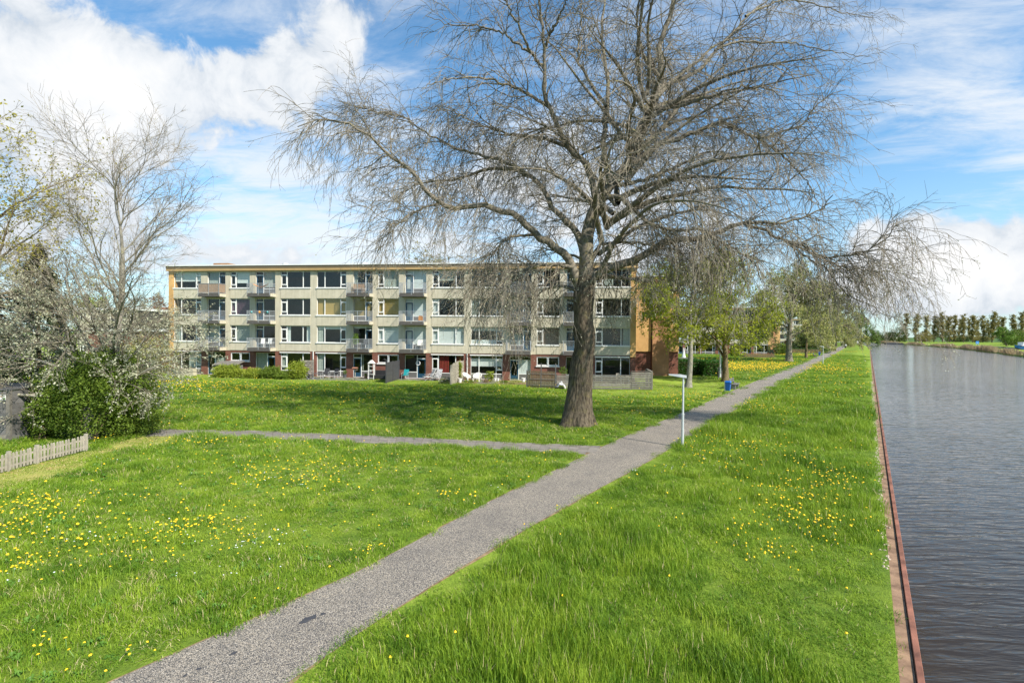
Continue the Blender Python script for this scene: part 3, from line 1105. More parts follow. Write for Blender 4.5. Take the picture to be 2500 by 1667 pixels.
def railing_mesh(W_, bars=True):
    k = ('rail', round(W_, 2), bars)
    if k not in MESHC:
        b = MB()
        y0, y1 = -.97, -.01
        for z in (1.0, .09):
            t = .028
            b.box(0, W_, y0 - t / 2, y0 + t / 2, z - t, z).box(-t / 2, t / 2, y0 + t / 2, y1, z - t, z).box(W_ - t / 2, W_ + t / 2, y0 + t / 2, y1, z - t, z)
        for x in np.arange(0.05, W_, .105):
            b.box(x - .008, x + .008, y0 - .008, y0 + .008, .09, .972)
        for yy in np.arange(y0 + .1, y1, .105):
            for x in (0, W_):
                b.box(x - .007, x + .007, yy - .007, yy + .007, .09, .972)
        for x in (0.0, W_ * .5, W_):
            b.box(x - .02, x + .02, y0 - .045, y0 - .016, -.2, 1.0)
        MESHC[k] = b.mesh('railing', M['rail'])
    return MESHC[k]


def balcony(parent, u0, u1, z, screen=None):
    a, c = u0 - .28, u1 + .06
    W_ = c - a
    k = ('slab', round(W_, 2))
    if k not in MESHC:
        MESHC[k] = MB().box(0, W_, -1.0, .0, -.34, 0).mesh('balcony', M['slab'])
    s = link('balcony', MESHC[k], parent, (a, -.003, z))
    link('railing', railing_mesh(W_ - .06), s, (.03, 0, 0))
    k = ('bracket', 1)
    if k not in MESHC:
        MESHC[k] = MB().box(0, .05, -.95, -.02, -.33, -.02).mesh('end_plate', M['concrete'])
    link('end_plate', MESHC[k], s, (W_ + .002, 0, 0))
    if screen:
        k = ('screen', screen, round(W_, 2))
        if k not in MESHC:
            b = MB()
            x = 0.0
            r = random.Random(5)
            while x < W_ - .1:
                b.box(x, x + .062, -.945, -.93, .08 + r.uniform(0, .02), .97 + r.uniform(0, .03))
                x += .075
            yy = -.93
            while yy < -.05:
                b.box(W_ - .075, W_ - .06, yy, yy + .062, .08, .97)
                yy += .075
            MESHC[k] = b.mesh('privacy_screen', M[screen])
        link('privacy_screen', MESHC[k], s)
    return s


WING = None


def block(origin, rz, label, units, cur, screens, group, main):
    """one four-storey block: facade on local -y, local x along it; units counts from the left"""
    u_start = 0.0 if 0 in units else PIER + units[0] * UP_ - .5
    bd = thing('apartment_building', (origin[0], origin[1], 0), rz, label, 'apartment building', group)
    up_holes, gr_holes, places = [], [], []
    for k in units:
        b0 = PIER + k * UP_
        for sg, (f0, f1) in SEG.items():
            u0, u1 = b0 + f0 * UP_, b0 + f1 * UP_
            places.append((k, sg, u0, u1))
            for r, (z0, z1) in enumerate(ROWS):
                zb = FLOORS[r] + .02 if sg in ('B', 'Bm') else z0
                up_holes.append((u0, u1, zb, z1))
            gr_holes.append((u0, u1, 1.50, GH) if sg == 'W2' else (u0, u1, .06, GH))
    ue = FL - PIER
    us = PIER if 0 in units else u_start
    holed_wall([us, ue], [2.56, 10.68], up_holes, .2).obj('facade_wall', M['concrete'], bd)
    holed_wall([us, ue], [0, 2.56], gr_holes, .2, .03).obj('brick_wall', M['brick'], bd)
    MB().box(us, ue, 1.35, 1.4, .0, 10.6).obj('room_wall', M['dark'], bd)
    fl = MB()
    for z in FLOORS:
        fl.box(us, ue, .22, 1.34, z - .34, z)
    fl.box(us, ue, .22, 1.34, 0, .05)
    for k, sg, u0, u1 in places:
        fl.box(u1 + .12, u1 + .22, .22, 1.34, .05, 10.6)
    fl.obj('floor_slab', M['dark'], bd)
    MB().box(u_start, FL, 1.41, 9.8, 0, 10.66).obj('rear_wall', M['brick'], bd)
    # ochre end piers over brick
    for a, c in ([(0, PIER)] if 0 in units else []) + [(FL - PIER, FL)]:
        MB().box(a, c, -.06, 1.4, 2.42, 10.66).obj('end_pier', M['orange'], bd)
        MB().box(a + .04, c - .04, .0, 1.4, 0, 2.42).obj('pier_base', M['brick'], bd)
    # fascia, roof and white roof trim
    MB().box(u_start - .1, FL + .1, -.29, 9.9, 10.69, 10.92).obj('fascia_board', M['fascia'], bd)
    MB().box(u_start - .1, FL + .1, -.32, 9.9, 10.922, 11.17).obj('fascia_board', M['fascia_shade'], bd)  # upper strip of the fascia, roof trim shadow painted by its darker colour
    MB().box(u_start - .16, FL + .16, -.40, 10.0, 11.17, FH).obj('roof_trim', M['white'], bd)
    MB().box(u_start, FL, -.1, 9.7, FH, FH + .02).obj('roof', M['roof'], bd)
    # spandrel panels a little proud of the wall, joints between them
    for k, sg, u0, u1 in places:
        if sg in ('B', 'Bm'):
            continue
        for r, (z0, z1) in enumerate(ROWS):
            zt = z0 - .115
            zl = (ROWS[r + 1][1] + .03) if r < 2 else 2.60
            kk = ('spandrel', round(u1 - u0, 2), round(zt - zl, 2))
            if kk not in MESHC:
                MESHC[kk] = MB().box(0, u1 - u0, -.028, -.002, 0, zt - zl).mesh('spandrel_panel', M['concrete'])
            link('spandrel_panel', MESHC[kk], bd, (u0, 0, zl))
    rr = random.Random(31)
    for k, sg, u0, u1 in places:
        for r, (z0, z1) in enumerate(ROWS):
            cc = cur.get((k, sg, r)) if cur else None
            if cc is None:
                cc = [] if rr.random() < .6 else [(0, 1, rr.choice([.0, .5, .7]), 1, rr.choice(['white', 'grey', 'white', 'brown']))]
            if sg in ('B', 'Bm'):
                window(bd, sg, u0, u1, FLOORS[r] + .03, z1, cc, sill=False, y=.12)
                balcony(bd, u0, u1, FLOORS[r], screens.get((k, sg, r)) if screens else None)
            else:
                window(bd, sg, u0, u1, z0, z1, cc)
        cc = cur.get((k, sg, 3), []) if cur else []
        g = {'W3m': 'GW3m', 'W3': 'GW3', 'B': 'GB', 'Bm': 'GBm', 'W2': 'G2'}[sg]
        window(bd, g, u0, u1, 1.50 if sg == 'W2' else .07, GH, cc, sill=(sg == 'W2'), y=.10)
        # white rail over the ground floor glazing
        if sg in ('W3', 'W3m'):
            kk = ('awning', 1)
            if kk not in MESHC:
                MESHC[kk] = MB().box(-.06, u1 - u0 + .06, -.10, .02, 0, .09).mesh('awning_box', M['white'])
            link('awning_box', MESHC[kk], bd, (u0, 0, GH + .02))
    # rain pipes
    for k in units[1:]:
        u = PIER + k * UP_ - .33
        b = MB()
        b.tube([(u, -.05, 0.05), (u, -.05, 2.56)], .045, 8)
        b.obj('rain_pipe', M['white'], bd)
    # set-back end wing: brick, ochre cladding and a tan brick stack
    uw, vw = WING
    ua = FL - 2.2
    MB().box(ua, uw, vw, vw + 8.0, 0, 10.95).obj('wing_wall', M['brick'], bd)
    s0, s1 = uw - 2.85, uw - 1.05
    MB().box(ua, s0 - .14, vw - .14, vw - .002, 2.66, 10.9).obj('cladding_panel', M['orange'], bd)
    MB().box(s1 + .01, uw + .04, vw - .14, vw - .002, 2.66, 10.9).obj('cladding_panel', M['orange'], bd)
    MB().box(s0, s1, vw - .42, vw - .004, 0, 10.9).obj('brick_stack', M['brick_tan'], bd)
    MB().box(ua, uw + .12, vw - .5, vw + 8.1, 10.952, 11.06).obj('wing_roof_trim', M['white'], bd)
    if main:
        for u, s in ((11.6, 1.0), (20.3, 1.15), (32.4, 1.0)):
            b = MB()
            b.lathe([(.16 * s, 0), (.16 * s, .28), (.30 * s, .30), (.30 * s, .42), (0.02, .46)], (u, 2.2, FH + .02), 12)
            b.obj('roof_vent', M['white'], bd)
        MB().box(1.2, 3.1, 5.0, 6.2, FH + .02, FH + .95).obj('chimney', M['brick_tan'], bd)
    return bd


_w = gp(1655, 917.5)
_uw, _vw = facade_uv(_w[None])
WING = (float(_uw[0]), float(_vw[0]))

WT = lambda lo, mk='white': [(0, 1, lo, 1, mk)]
FULL = lambda mk: [(0, 1, 0, 1, mk)]
SIDES = lambda mk: [(0.2, .30, 0, 1, mk), (.84, 1, 0, 1, mk)]
CUR = {
    (0, 'W3m', 0): WT(.42), (0, 'W3m', 1): [], (0, 'W3m', 2): [(0, .28, 0, 1, 'grey')],
    (0, 'B', 0): [(0, .6, .1, 1, 'grey')], (0, 'B', 1): [], (0, 'B', 2): [(0, .63, .2, 1, 'grey')],
    (0, 'W2', 0): [(0.27, 1, .30, 1, 'white')], (0, 'W2', 1): FULL('purple'), (0, 'W2', 2): [(.27, 1, 0, 1, 'grey')],
    (0, 'Bm', 0): [(.37, 1, .3, 1, 'grey')], (0, 'Bm', 1): [], (0, 'Bm', 2): [],
    (0, 'W3', 0): [], (0, 'W3', 1): [], (0, 'W3', 2): SIDES('white'),
    (1, 'W3m', 0): [], (1, 'W3m', 1): FULL('beige'), (1, 'W3m', 2): [(0, 1, .80, 1, 'white'), (0, .2, 0, .8, 'grey')],
    (1, 'B', 0): [(0, .2, .2, 1, 'grey')], (1, 'B', 1): FULL('beige'), (1, 'B', 2): WT(.9),
    (1, 'W2', 0): [(.27, 1, .0, 1, 'grey')], (1, 'W2', 1): FULL('beige'), (1, 'W2', 2): FULL('white'),
    (1, 'Bm', 0): [(.05, 1, .1, 1, 'white')], (1, 'Bm', 1): FULL('white'), (1, 'Bm', 2): [(0, 1, .1, 1, 'white')],
    (1, 'W3', 0): [(.2, .74, .4, 1, 'grey')], (1, 'W3', 1): [(0, .2, 0, 1, 'white')], (1, 'W3', 2): FULL('white'),
    (2, 'W3m', 0): [], (2, 'W3m', 1): [(0, .26, 0, 1, 'grey')], (2, 'W3m', 2): [(0, 1, .78, 1, 'white'), (0, .8, 0, .25, 'white')],
    (2, 'B', 0): [], (2, 'B', 1): [(0, .63, .5, 1, 'grey')], (2, 'B', 2): [(0, .6, .2, .7, 'grey')],
    (2, 'W2', 0): [], (2, 'W2', 1): [(0, 1, .2, 1, 'brown')], (2, 'W2', 2): FULL('brown'),
    (2, 'Bm', 0): [], (2, 'Bm', 1): [], (2, 'Bm', 2): [],
    (2, 'W3', 0): [(.2, .5, 0, 1, 'grey')], (2, 'W3', 1): [], (2, 'W3', 2): [(.8, 1, 0, 1, 'grey')],
    (0, 'W3m', 3): [(.5, 1, .24, 1, 'grey')], (0, 'B', 3): [(.45, .98, .3, .75, 'grey')], (0, 'Bm', 3): [(0, .58, .27, 1, 'grey')], (0, 'W3', 3): [(.02, .2, .3, 1, 'grey')],
    (1, 'W3m', 3): [(0, .25, .25, 1, 'grey')], (1, 'B', 3): [(.45, .5, .3, 1, 'grey')], (1, 'W3', 3): [(.22, .52, .25, 1, 'red'), (.74, .98, .25, 1, 'red')],
    (2, 'W3m', 3): [(0, 1, .55, .88, 'white')], (2, 'B', 3): [(.42, 1, .27, .85, 'white')], (2, 'W3', 3): [],
}
SCR = {(0, 'B', 0): 'wood_warm', (2, 'B', 0): 'wood_dark', (2, 'B', 1): 'wood_dark', (2, 'Bm', 1): 'wood_dark'}
block(F0, FA, 'long cream four-storey apartment block with balconies behind the big bare tree', [0, 1, 2], CUR, SCR, 'apartment blocks along the canal', True)
STEP = np.array([49.6, 73.5])
block(F0 + STEP, FA, 'second cream apartment block, seen low between the two young trees and the thick trunk', [1, 2], None, None, 'apartment blocks along the canal', False)
block(F0 + STEP * 2.02, FA, 'third cream apartment block, glimpsed right of the thick trunk', [2], None, None, 'apartment blocks along the canal', False)
block(F0 + STEP * 3.1, FA, 'farthest and smallest cream apartment block deep under the row of trees', [2], None, None, 'apartment blocks along the canal', False)


def fw(u, y, z=0.0):
    """point in front of the main facade: u along it, y metres out from it"""
    p = F0 + FDX * u - FDY * y
    return (p[0], p[1], z)


def fu(px, py):
    """facade u and distance in front of a ground pixel"""
    a, b = facade_uv(gp(px, py)[None])
    return float(a[0]), float(-b[0])


# ------------------------------------------------------------------ trees
def grow(P0, D0, L, nseg, grav, wig, rng):
    n = len(P0)
    d = D0 / (np.linalg.norm(D0, axis=1)[:, None] + 1e-9)
    st = (np.broadcast_to(L, (n,)) / nseg)[:, None]
    pts = [P0]
    g = np.zeros((n, 3))
    g[:, 2] = -np.broadcast_to(grav, (n,))
    for k in range(nseg):
        d = d + rng.normal(size=(n, 3)) * wig + g * st
        d /= np.linalg.norm(d, axis=1)[:, None] + 1e-9
        pts.append(pts[-1] + d * st)
    return np.stack(pts, 1)


def spawn(paths, radii, m_, t0, t1, a0, a1, rng, up=0.0, center=None, outw=0.0, side=None):
    L = np.linalg.norm(np.diff(paths, axis=1), axis=2).sum(1)
    idx = rng.choice(len(paths), m_, p=L / L.sum())
    t = rng.uniform(t0, t1, m_) * (paths.shape[1] - 1)
    k = np.minimum(t.astype(int), paths.shape[1] - 2)
    f = (t - k)[:, None]
    A, B = paths[idx, k], paths[idx, k + 1]
    P = A * (1 - f) + B * f
    tg = (B - A) / (np.linalg.norm(B - A, axis=1)[:, None] + 1e-9)
    r = rng.normal(size=(m_, 3))
    r -= (r * tg).sum(1)[:, None] * tg
    r /= np.linalg.norm(r, axis=1)[:, None] + 1e-9
    ang = np.radians(rng.uniform(a0, a1, m_))[:, None]
    D = np.cos(ang) * tg + np.sin(ang) * r
    D[:, 2] += up
    if center is not None and outw:
        o = P - center
        o[:, 2] *= .3
        D += outw * o / (np.linalg.norm(o, axis=1)[:, None] + 1e-9)
    pr = radii[idx, k]
    return P, D, pr, t / (paths.shape[1] - 1)


def tubes(paths, radii, k):
    n, s, _ = paths.shape
    tg = np.gradient(paths, axis=1)
    tg /= np.linalg.norm(tg, axis=2)[:, :, None] + 1e-9
    ref = np.array([0.37, 0.81, 0.45])
    u = np.cross(tg, ref)
    u /= np.linalg.norm(u, axis=2)[:, :, None] + 1e-6
    v = np.cross(tg, u)
    an = np.arange(k) / k * 2 * math.pi
    V = paths[:, :, None] + radii[:, :, None, None] * (np.cos(an)[None, None, :, None] * u[:, :, None] + np.sin(an)[None, None, :, None] * v[:, :, None])
    base = (np.arange(n) * s * k)[:, None, None]
    i = (np.arange(s - 1) * k)[None, :, None]
    j = np.arange(k)[None, None]
    j2 = (j + 1) % k
    Q = np.stack([base + i + j, base + i + j2, base + i + k + j2, base + i + k + j], -1).reshape(-1, 4)
    return V.reshape(-1, 3), Q


def join(parts):
    V, Q, n = [], [], 0
    for v, q in parts:
        V.append(v)
        Q.append(q + n)
        n += len(v)
    return np.concatenate(V), np.concatenate(Q)


def taper(r0, r1, s, p=1.0):
    t = np.linspace(0, 1, s)[None] ** p
    return r0[:, None] * (1 - t) + r1[:, None] * t


def leaves(P, size, rng, asp=0.6, flat=None):
    """small leaf quads at points"""
    n = len(P)
    a = rng.normal(size=(n, 3))
    if flat is not None:
        a += flat
    a /= np.linalg.norm(a, axis=1)[:, None]
    b = rng.normal(size=(n, 3))
    b = np.cross(a, b)
    b /= np.linalg.norm(b, axis=1)[:, None] + 1e-9
    s = (size * rng.uniform(.6, 1.3, n))[:, None]
    V = np.stack([P - a * s * .5, P + b * s * asp * .5 + a * s * .05, P + a * s * .5, P - b * s * asp * .5 + a * s * .05], 1)
    return V.reshape(-1, 3), np.arange(n * 4).reshape(-1, 4)


def along(paths, m_, rng, t0=0.0, jit=0.0):
    idx = rng.integers(0, len(paths), m_)
    t = rng.uniform(t0, 1, m_) * (paths.shape[1] - 1)
    k = np.minimum(t.astype(int), paths.shape[1] - 2)
    f = (t - k)[:, None]
    P = paths[idx, k] * (1 - f) + paths[idx, k + 1] * f
    return P + rng.normal(size=P.shape) * jit


def resamp_n(pts, n):
    d = np.concatenate([[0], np.cumsum(np.linalg.norm(np.diff(pts, axis=0), axis=1))])
    t = np.linspace(0, d[-1], n)
    return np.stack([np.interp(t, d, pts[:, i]) for i in range(3)], 1)


# ---- the big bare tree
rt = np.random.default_rng(4)
TB = gp(1413, 1041)
TY = TB[1]
big = thing('bare_tree', TB, 0, 'huge bare spreading tree with a thick ridged trunk standing on the lawn by the path', 'tree')
cx = [(1413, 1045), (1412, 1002), (1416, 940), (1421, 880), (1428, 841), (1425, 790), (1424, 750), (1426, 712), (1430, 675)]
tp = np.array([at_y(px, py, TY) for px, py in cx])
tp[0] = (tp[0][0], TY, -0.15)
tr_ = np.interp(np.arange(9), range(9), [.94, .66, .56, .53, .48, .46, .47, .52, .42])
path_t = resample(tp, 0.12)
ft = np.linspace(0, 1, len(path_t))
rad_t = np.interp(ft, np.linspace(0, 1, 9), tr_)
k_ = 84
an = np.arange(k_) / k_ * 2 * math.pi
TVs = []
for i_, (c, r) in enumerate(zip(path_t, rad_t)):
    z = c[2]
    flare = math.exp(-max(z, 0) / .45)
    lob = 1 + flare * .22 * (np.cos(an * 5 + .6) * .6 + np.cos(an * 3 + 2.1) * .6)
    ph = an + .05 * np.sin(z * 2.1) + .12 * np.sin(z * .9 + an * 2)
    rid = np.abs(np.sin(ph * 13 + 1.3 * np.sin(z * 3.1 + an * 3))) ** .7 - .5
    rid = rid + .6 * (np.abs(np.sin(ph * 21 - 1.1 * np.sin(z * 4.3 + an * 5))) - .5)
    up_fade = np.clip((5.2 - z) / 1.5, .12, 1)
    rr_ = r * lob * (1 + .03 * np.sin(an * 2 + z) + .02 * np.sin(an * 3 - 1.7 * z)) + rid * .05 * up_fade
    # burr a third of the way up
    rr_ = rr_ + .05 * math.exp(-((z - 4.55) / .5) ** 2) * (1 + .8 * np.sin(an * 7 + z * 5) * np.sin(z * 9 + an * 3))
    TVs.append(np.stack([c[0] + rr_ * np.cos(an), c[1] + rr_ * np.sin(an), np.full(k_, z)], 1))
TV = np.concatenate(TVs)
ii = np.arange(len(path_t) - 1)[:, None] * k_
jj = np.arange(k_)[None]
TQ = np.stack([ii + jj, ii + (jj + 1) % k_, ii + k_ + (jj + 1) % k_, ii + k_ + jj], -1).reshape(-1, 4)
link('trunk', np_mesh('trunk', TV - TB, TQ, smooth=True, mats=[M['bark']]), big)

LIMBS = [  # photo pixels, radius at both ends, how far the tip leans away from (+) or towards (-) the camera
    ([(1412, 700), (1392, 640), (1357, 603), (1303, 571), (1268, 531), (1214, 509), (1170, 500), (1112, 509), (1067, 491), (1036, 460), (1005, 420), (948, 375), (908, 335), (867, 312), (814, 292), (769, 295), (725, 310)], .24, .02, -3.0),
    ([(1428, 640), (1415, 585), (1388, 545), (1348, 504), (1312, 446), (1268, 415), (1225, 412), (1178, 417), (1125, 437), (1070, 443), (1010, 455), (960, 490)], .20, .02, 2.5),
    ([(1290, 428), (1262, 408), (1214, 388), (1156, 377), (1105, 358), (1058, 335), (1009, 305), (983, 286), (930, 275), (870, 262), (810, 240)], .10, .012, 4.0),
    ([(1430, 690), (1431, 640), (1433, 580), (1446, 522), (1473, 473), (1509, 429), (1540, 388), (1549, 348), (1580, 286), (1607, 223), (1612, 179), (1612, 112), (1625, 67), (1643, 0), (1655, -90), (1650, -190)], .40, .04, 1.5),
    ([(1490, 450), (1478, 400), (1473, 350), (1478, 290), (1484, 220), (1478, 150), (1470, 80), (1476, 0), (1470, -110)], .17, .03, 3.0),
    ([(1455, 500), (1448, 455), (1429, 402), (1384, 357), (1357, 290), (1330, 232), (1328, 156), (1326, 89), (1315, 0), (1300, -90)], .19, .03, -1.5),
    ([(1331, 115), (1345, 82), (1360, 52), (1384, 0), (1400, -70)], .08, .02, -2.5),
    ([(1330, 170), (1312, 145), (1295, 129), (1268, 67), (1232, 0), (1190, -60)], .09, .02, -3.0),
    ([(1298, 130), (1262, 108), (1225, 80), (1160, 65), (1105, 62), (1040, 38)], .07, .012, -1.0),
    ([(1432, 690), (1452, 668), (1491, 654), (1545, 638), (1594, 607), (1647, 587), (1723, 578), (1786, 551), (1821, 543), (1902, 542), (1973, 527), (2018, 504), (2031, 473)], .26, .02, -2.0),
    ([(1815, 545), (1840, 555), (1866, 562), (1910, 585), (1964, 600), (2013, 625), (2062, 625), (2125, 607), (2165, 580), (2183, 553), (2259, 533)], .085, .010, -3.0),
    ([(1900, 578), (1950, 605), (2000, 628), (2057, 651), (2110, 660), (2143, 662), (2210, 668), (2240, 668)], .06, .010, -1.5),
    ([(1930, 600), (1975, 630), (2030, 670), (2072, 723), (2123, 743), (2161, 771), (2201, 783)], .055, .010, -4.5),
    ([(1460, 485), (1509, 482), (1553, 518), (1580, 540), (1634, 562), (1714, 560), (1750, 585), (1812, 620), (1844, 640), (1862, 690)], .14, .018, -3.5),
    ([(1505, 452), (1527, 451), (1580, 437), (1634, 415), (1678, 397), (1714, 375), (1760, 372), (1800, 395)], .12, .018, 2.0),
    ([(1545, 400), (1567, 381), (1612, 353), (1679, 330), (1732, 308), (1768, 303), (1812, 321), (1853, 337), (1902, 324), (1964, 303), (1975, 283), (2013, 241), (2060, 225)], .16, .014, -1.0),
    ([(1850, 337), (1875, 355), (1902, 375), (1946, 415), (1985, 470), (2010, 530)], .07, .012, .5),
    ([(1549, 350), (1580, 290), (1612, 218), (1656, 196), (1714, 165), (1750, 120), (1795, 76), (1830, 36), (1870, 4), (1930, -50)], .15, .02, 3.5),
    ([(1745, 125), (1775, 108), (1812, 103), (1879, 103), (1946, 109), (2035, 127), (2125, 140)], .065, .010, 1.0),
    ([(1820, 40), (1860, 20), (1915, 0), (1980, 8), (2050, 28), (2130, 45)], .06, .010, 4.0),
    ([(1440, 650), (1460, 606), (1491, 592), (1580, 596), (1640, 606), (1690, 640)], .11, .018, 2.5),
    ([(1415, 665), (1370, 645), (1317, 649), (1274, 658), (1243, 673), (1222, 701), (1213, 730)], .12, .016, -4.0),
    ([(1305, 573), (1268, 576), (1241, 580), (1210, 612), (1178, 638), (1165, 680)], .085, .014, -2.5),
    ([(1075, 497), (1040, 505), (1000, 525), (955, 565), (920, 620)], .06, .012, -2.0),
    ([(1400, 365), (1350, 345), (1290, 335), (1230, 325), (1160, 300), (1100, 270), (1050, 268)], .11, .014, 4.5),
    ([(1345, 265), (1290, 230), (1230, 205), (1160, 190), (1090, 195), (1030, 215)], .09, .014, -4.0),
    ([(1480, 260), (1440, 200), (1410, 140), (1420, 60), (1410, -40)], .09, .02, 4.0),
    ([(1610, 190), (1570, 130), (1555, 60), (1560, -30), (1540, -110)], .10, .02, -3.5),
    ([(1590, 265), (1650, 262), (1720, 240), (1800, 215), (1870, 218), (1935, 250)], .09, .014, -4.5),
]
lp, lr = [], []
NL = 36
for pts, r0, r1, dY in LIMBS:
    n = len(pts)
    Y0 = TY
    W3 = [at_y(px, py, TY + dY * (i / (n - 1)) ** 1.25) for i, (px, py) in enumerate(pts)]
    q = resamp_n(resample(W3, .3), NL)
    q[3:] += rt.normal(size=q[3:].shape) * .035
    lp.append(q)
    lr.append(r0 + (r1 - r0) * np.linspace(0, 1, NL) ** .75)
# limbs that come towards the camera or go straight away from it
for s in range(22):
    z0 = rt.uniform(6.3, 17)
    fr = s % 2 == 0
    base = np.array([np.interp(z0, [6, 9, 13, 20], [TB[0] + .3, TB[0] + 1.0, TB[0] + 2.6, TB[0] + 3.8]), TY, z0])
    a = rt.uniform(-75, 75)
    d = np.array([math.sin(math.radians(a)), -math.cos(math.radians(a)) if fr else math.cos(math.radians(a)), rt.uniform(.25, .8)])
    L = rt.uniform(6, 10.5) * (1.0 if z0 < 14 else .75)
    g = grow(base[None], d[None], np.array([L]), NL - 1, .10, .055, rt)[0]
    lp.append(g)
    lr.append(rt.uniform(.10, .16) * (1 - np.linspace(0, 1, NL) ** .8) + .015)
for s in range(10):
    z0 = rt.uniform(10.5, 19)
    base = np.array([np.interp(z0, [6, 9, 13, 20], [TB[0] + .3, TB[0] + 1.0, TB[0] + 2.6, TB[0] + 3.8]), TY, z0])
    a = s * 2.4 + rt.uniform(-.4, .4)
    d = np.array([math.cos(a), math.sin(a), rt.uniform(.6, 1.3)])
    g = grow(base[None], d[None], np.array([rt.uniform(6.5, 9.5)]), NL - 1, .06, .06, rt)[0]
    lp.append(g)
    lr.append(rt.uniform(.08, .13) * (1 - np.linspace(0, 1, NL) ** .8) + .014)
lp, lr = np.stack(lp), np.stack(lr)
vl, ql = tubes(lp, lr, 10)
link('limb', np_mesh('limb', vl - TB, ql, smooth=True, mats=[M['limb']]), big)
cen = np.array([TB[0] + 1.5, TY, 9.0])
n1 = 1150
P, D, pr, tt = spawn(lp, lr, n1, .10, .97, 25, 70, rt, .12, cen, .12)
L1 = rt.uniform(1.2, 4.4, n1) * (1.2 - .7 * tt) * np.where(P[:, 0] > TB[0] + 9, .62, 1.0)
p1 = grow(P, D, L1, 10, rt.uniform(.05, .30, n1), .17, rt)
r1_ = taper(np.minimum(pr * .6, rt.uniform(.018, .036, n1)), np.full(n1, .008), 11)
ns_ = 620
low_l = [0, 1, 2, 9, 10, 11, 13, 15, 21, 22, 23, 24]
P, D, pr, tt = spawn(lp[low_l], lr[low_l], ns_, .25, .95, 30, 85, rt, -.15)
D = D / np.linalg.norm(D, axis=1)[:, None] + rt.normal(size=D.shape) * .25
ps_ = grow(P, D, rt.uniform(1.0, 3.6, ns_) * (1.1 - .4 * tt), 10, rt.uniform(.3, .9, ns_), .12, rt)
p1 = np.concatenate([p1, ps_])
r1_ = np.concatenate([r1_, taper(np.minimum(pr * .6, rt.uniform(.012, .022, ns_)), np.full(ns_, .007), 11)])
n2 = 9000
P, D, pr, tt = spawn(np.concatenate([p1]), r1_, n2, .1, 1.0, 22, 62, rt, 0, cen, .1)
L2 = rt.uniform(.7, 2.9, n2) * (1.1 - .4 * tt)
p2 = grow(P, D, L2, 8, rt.uniform(.15, 1.0, n2) * np.clip(1.5 - P[:, 2] / 22, .5, 1.5), .15, rt)
r2_ = taper(np.minimum(pr * .8, rt.uniform(.010, .018, n2)), np.full(n2, .006), 9)
n3 = 30000
P, D, pr, tt = spawn(p2, r2_, n3, .1, 1.0, 20, 60, rt, -.05)
L3 = rt.uniform(.22, .85, n3)
p3 = grow(P, D, L3, 2, rt.uniform(.3, 1.4, n3), .13, rt)
r3_ = taper(np.full(n3, .007), np.full(n3, .0036), 3)
V, Q = join([tubes(p1, r1_, 5), tubes(p2, r2_, 3), tubes(p3, r3_, 3)])
link('crown', np_mesh('crown', V - TB, Q, mats=[M['twig']]), big)
# pale buds, thickest on the low drooping twigs
tips = p3[:, -1]
low = np.clip((10.0 - tips[:, 2]) / 5, .05, 1)
pick = rt.random(n3) < low * .75
bp = tips[pick] + rt.normal(size=(pick.sum(), 3)) * .02
v, q = leaves(bp, .062, rt, .75)
bp2 = along(p3[low > .5], 9000, rt, .2, .02)
v2, q2 = leaves(bp2, .05, rt, .75)
V, Q = join([(v, q), (v2, q2)])
link('buds', np_mesh('buds', V - TB, Q, mats=[M['bud']]), big, kind='stuff')


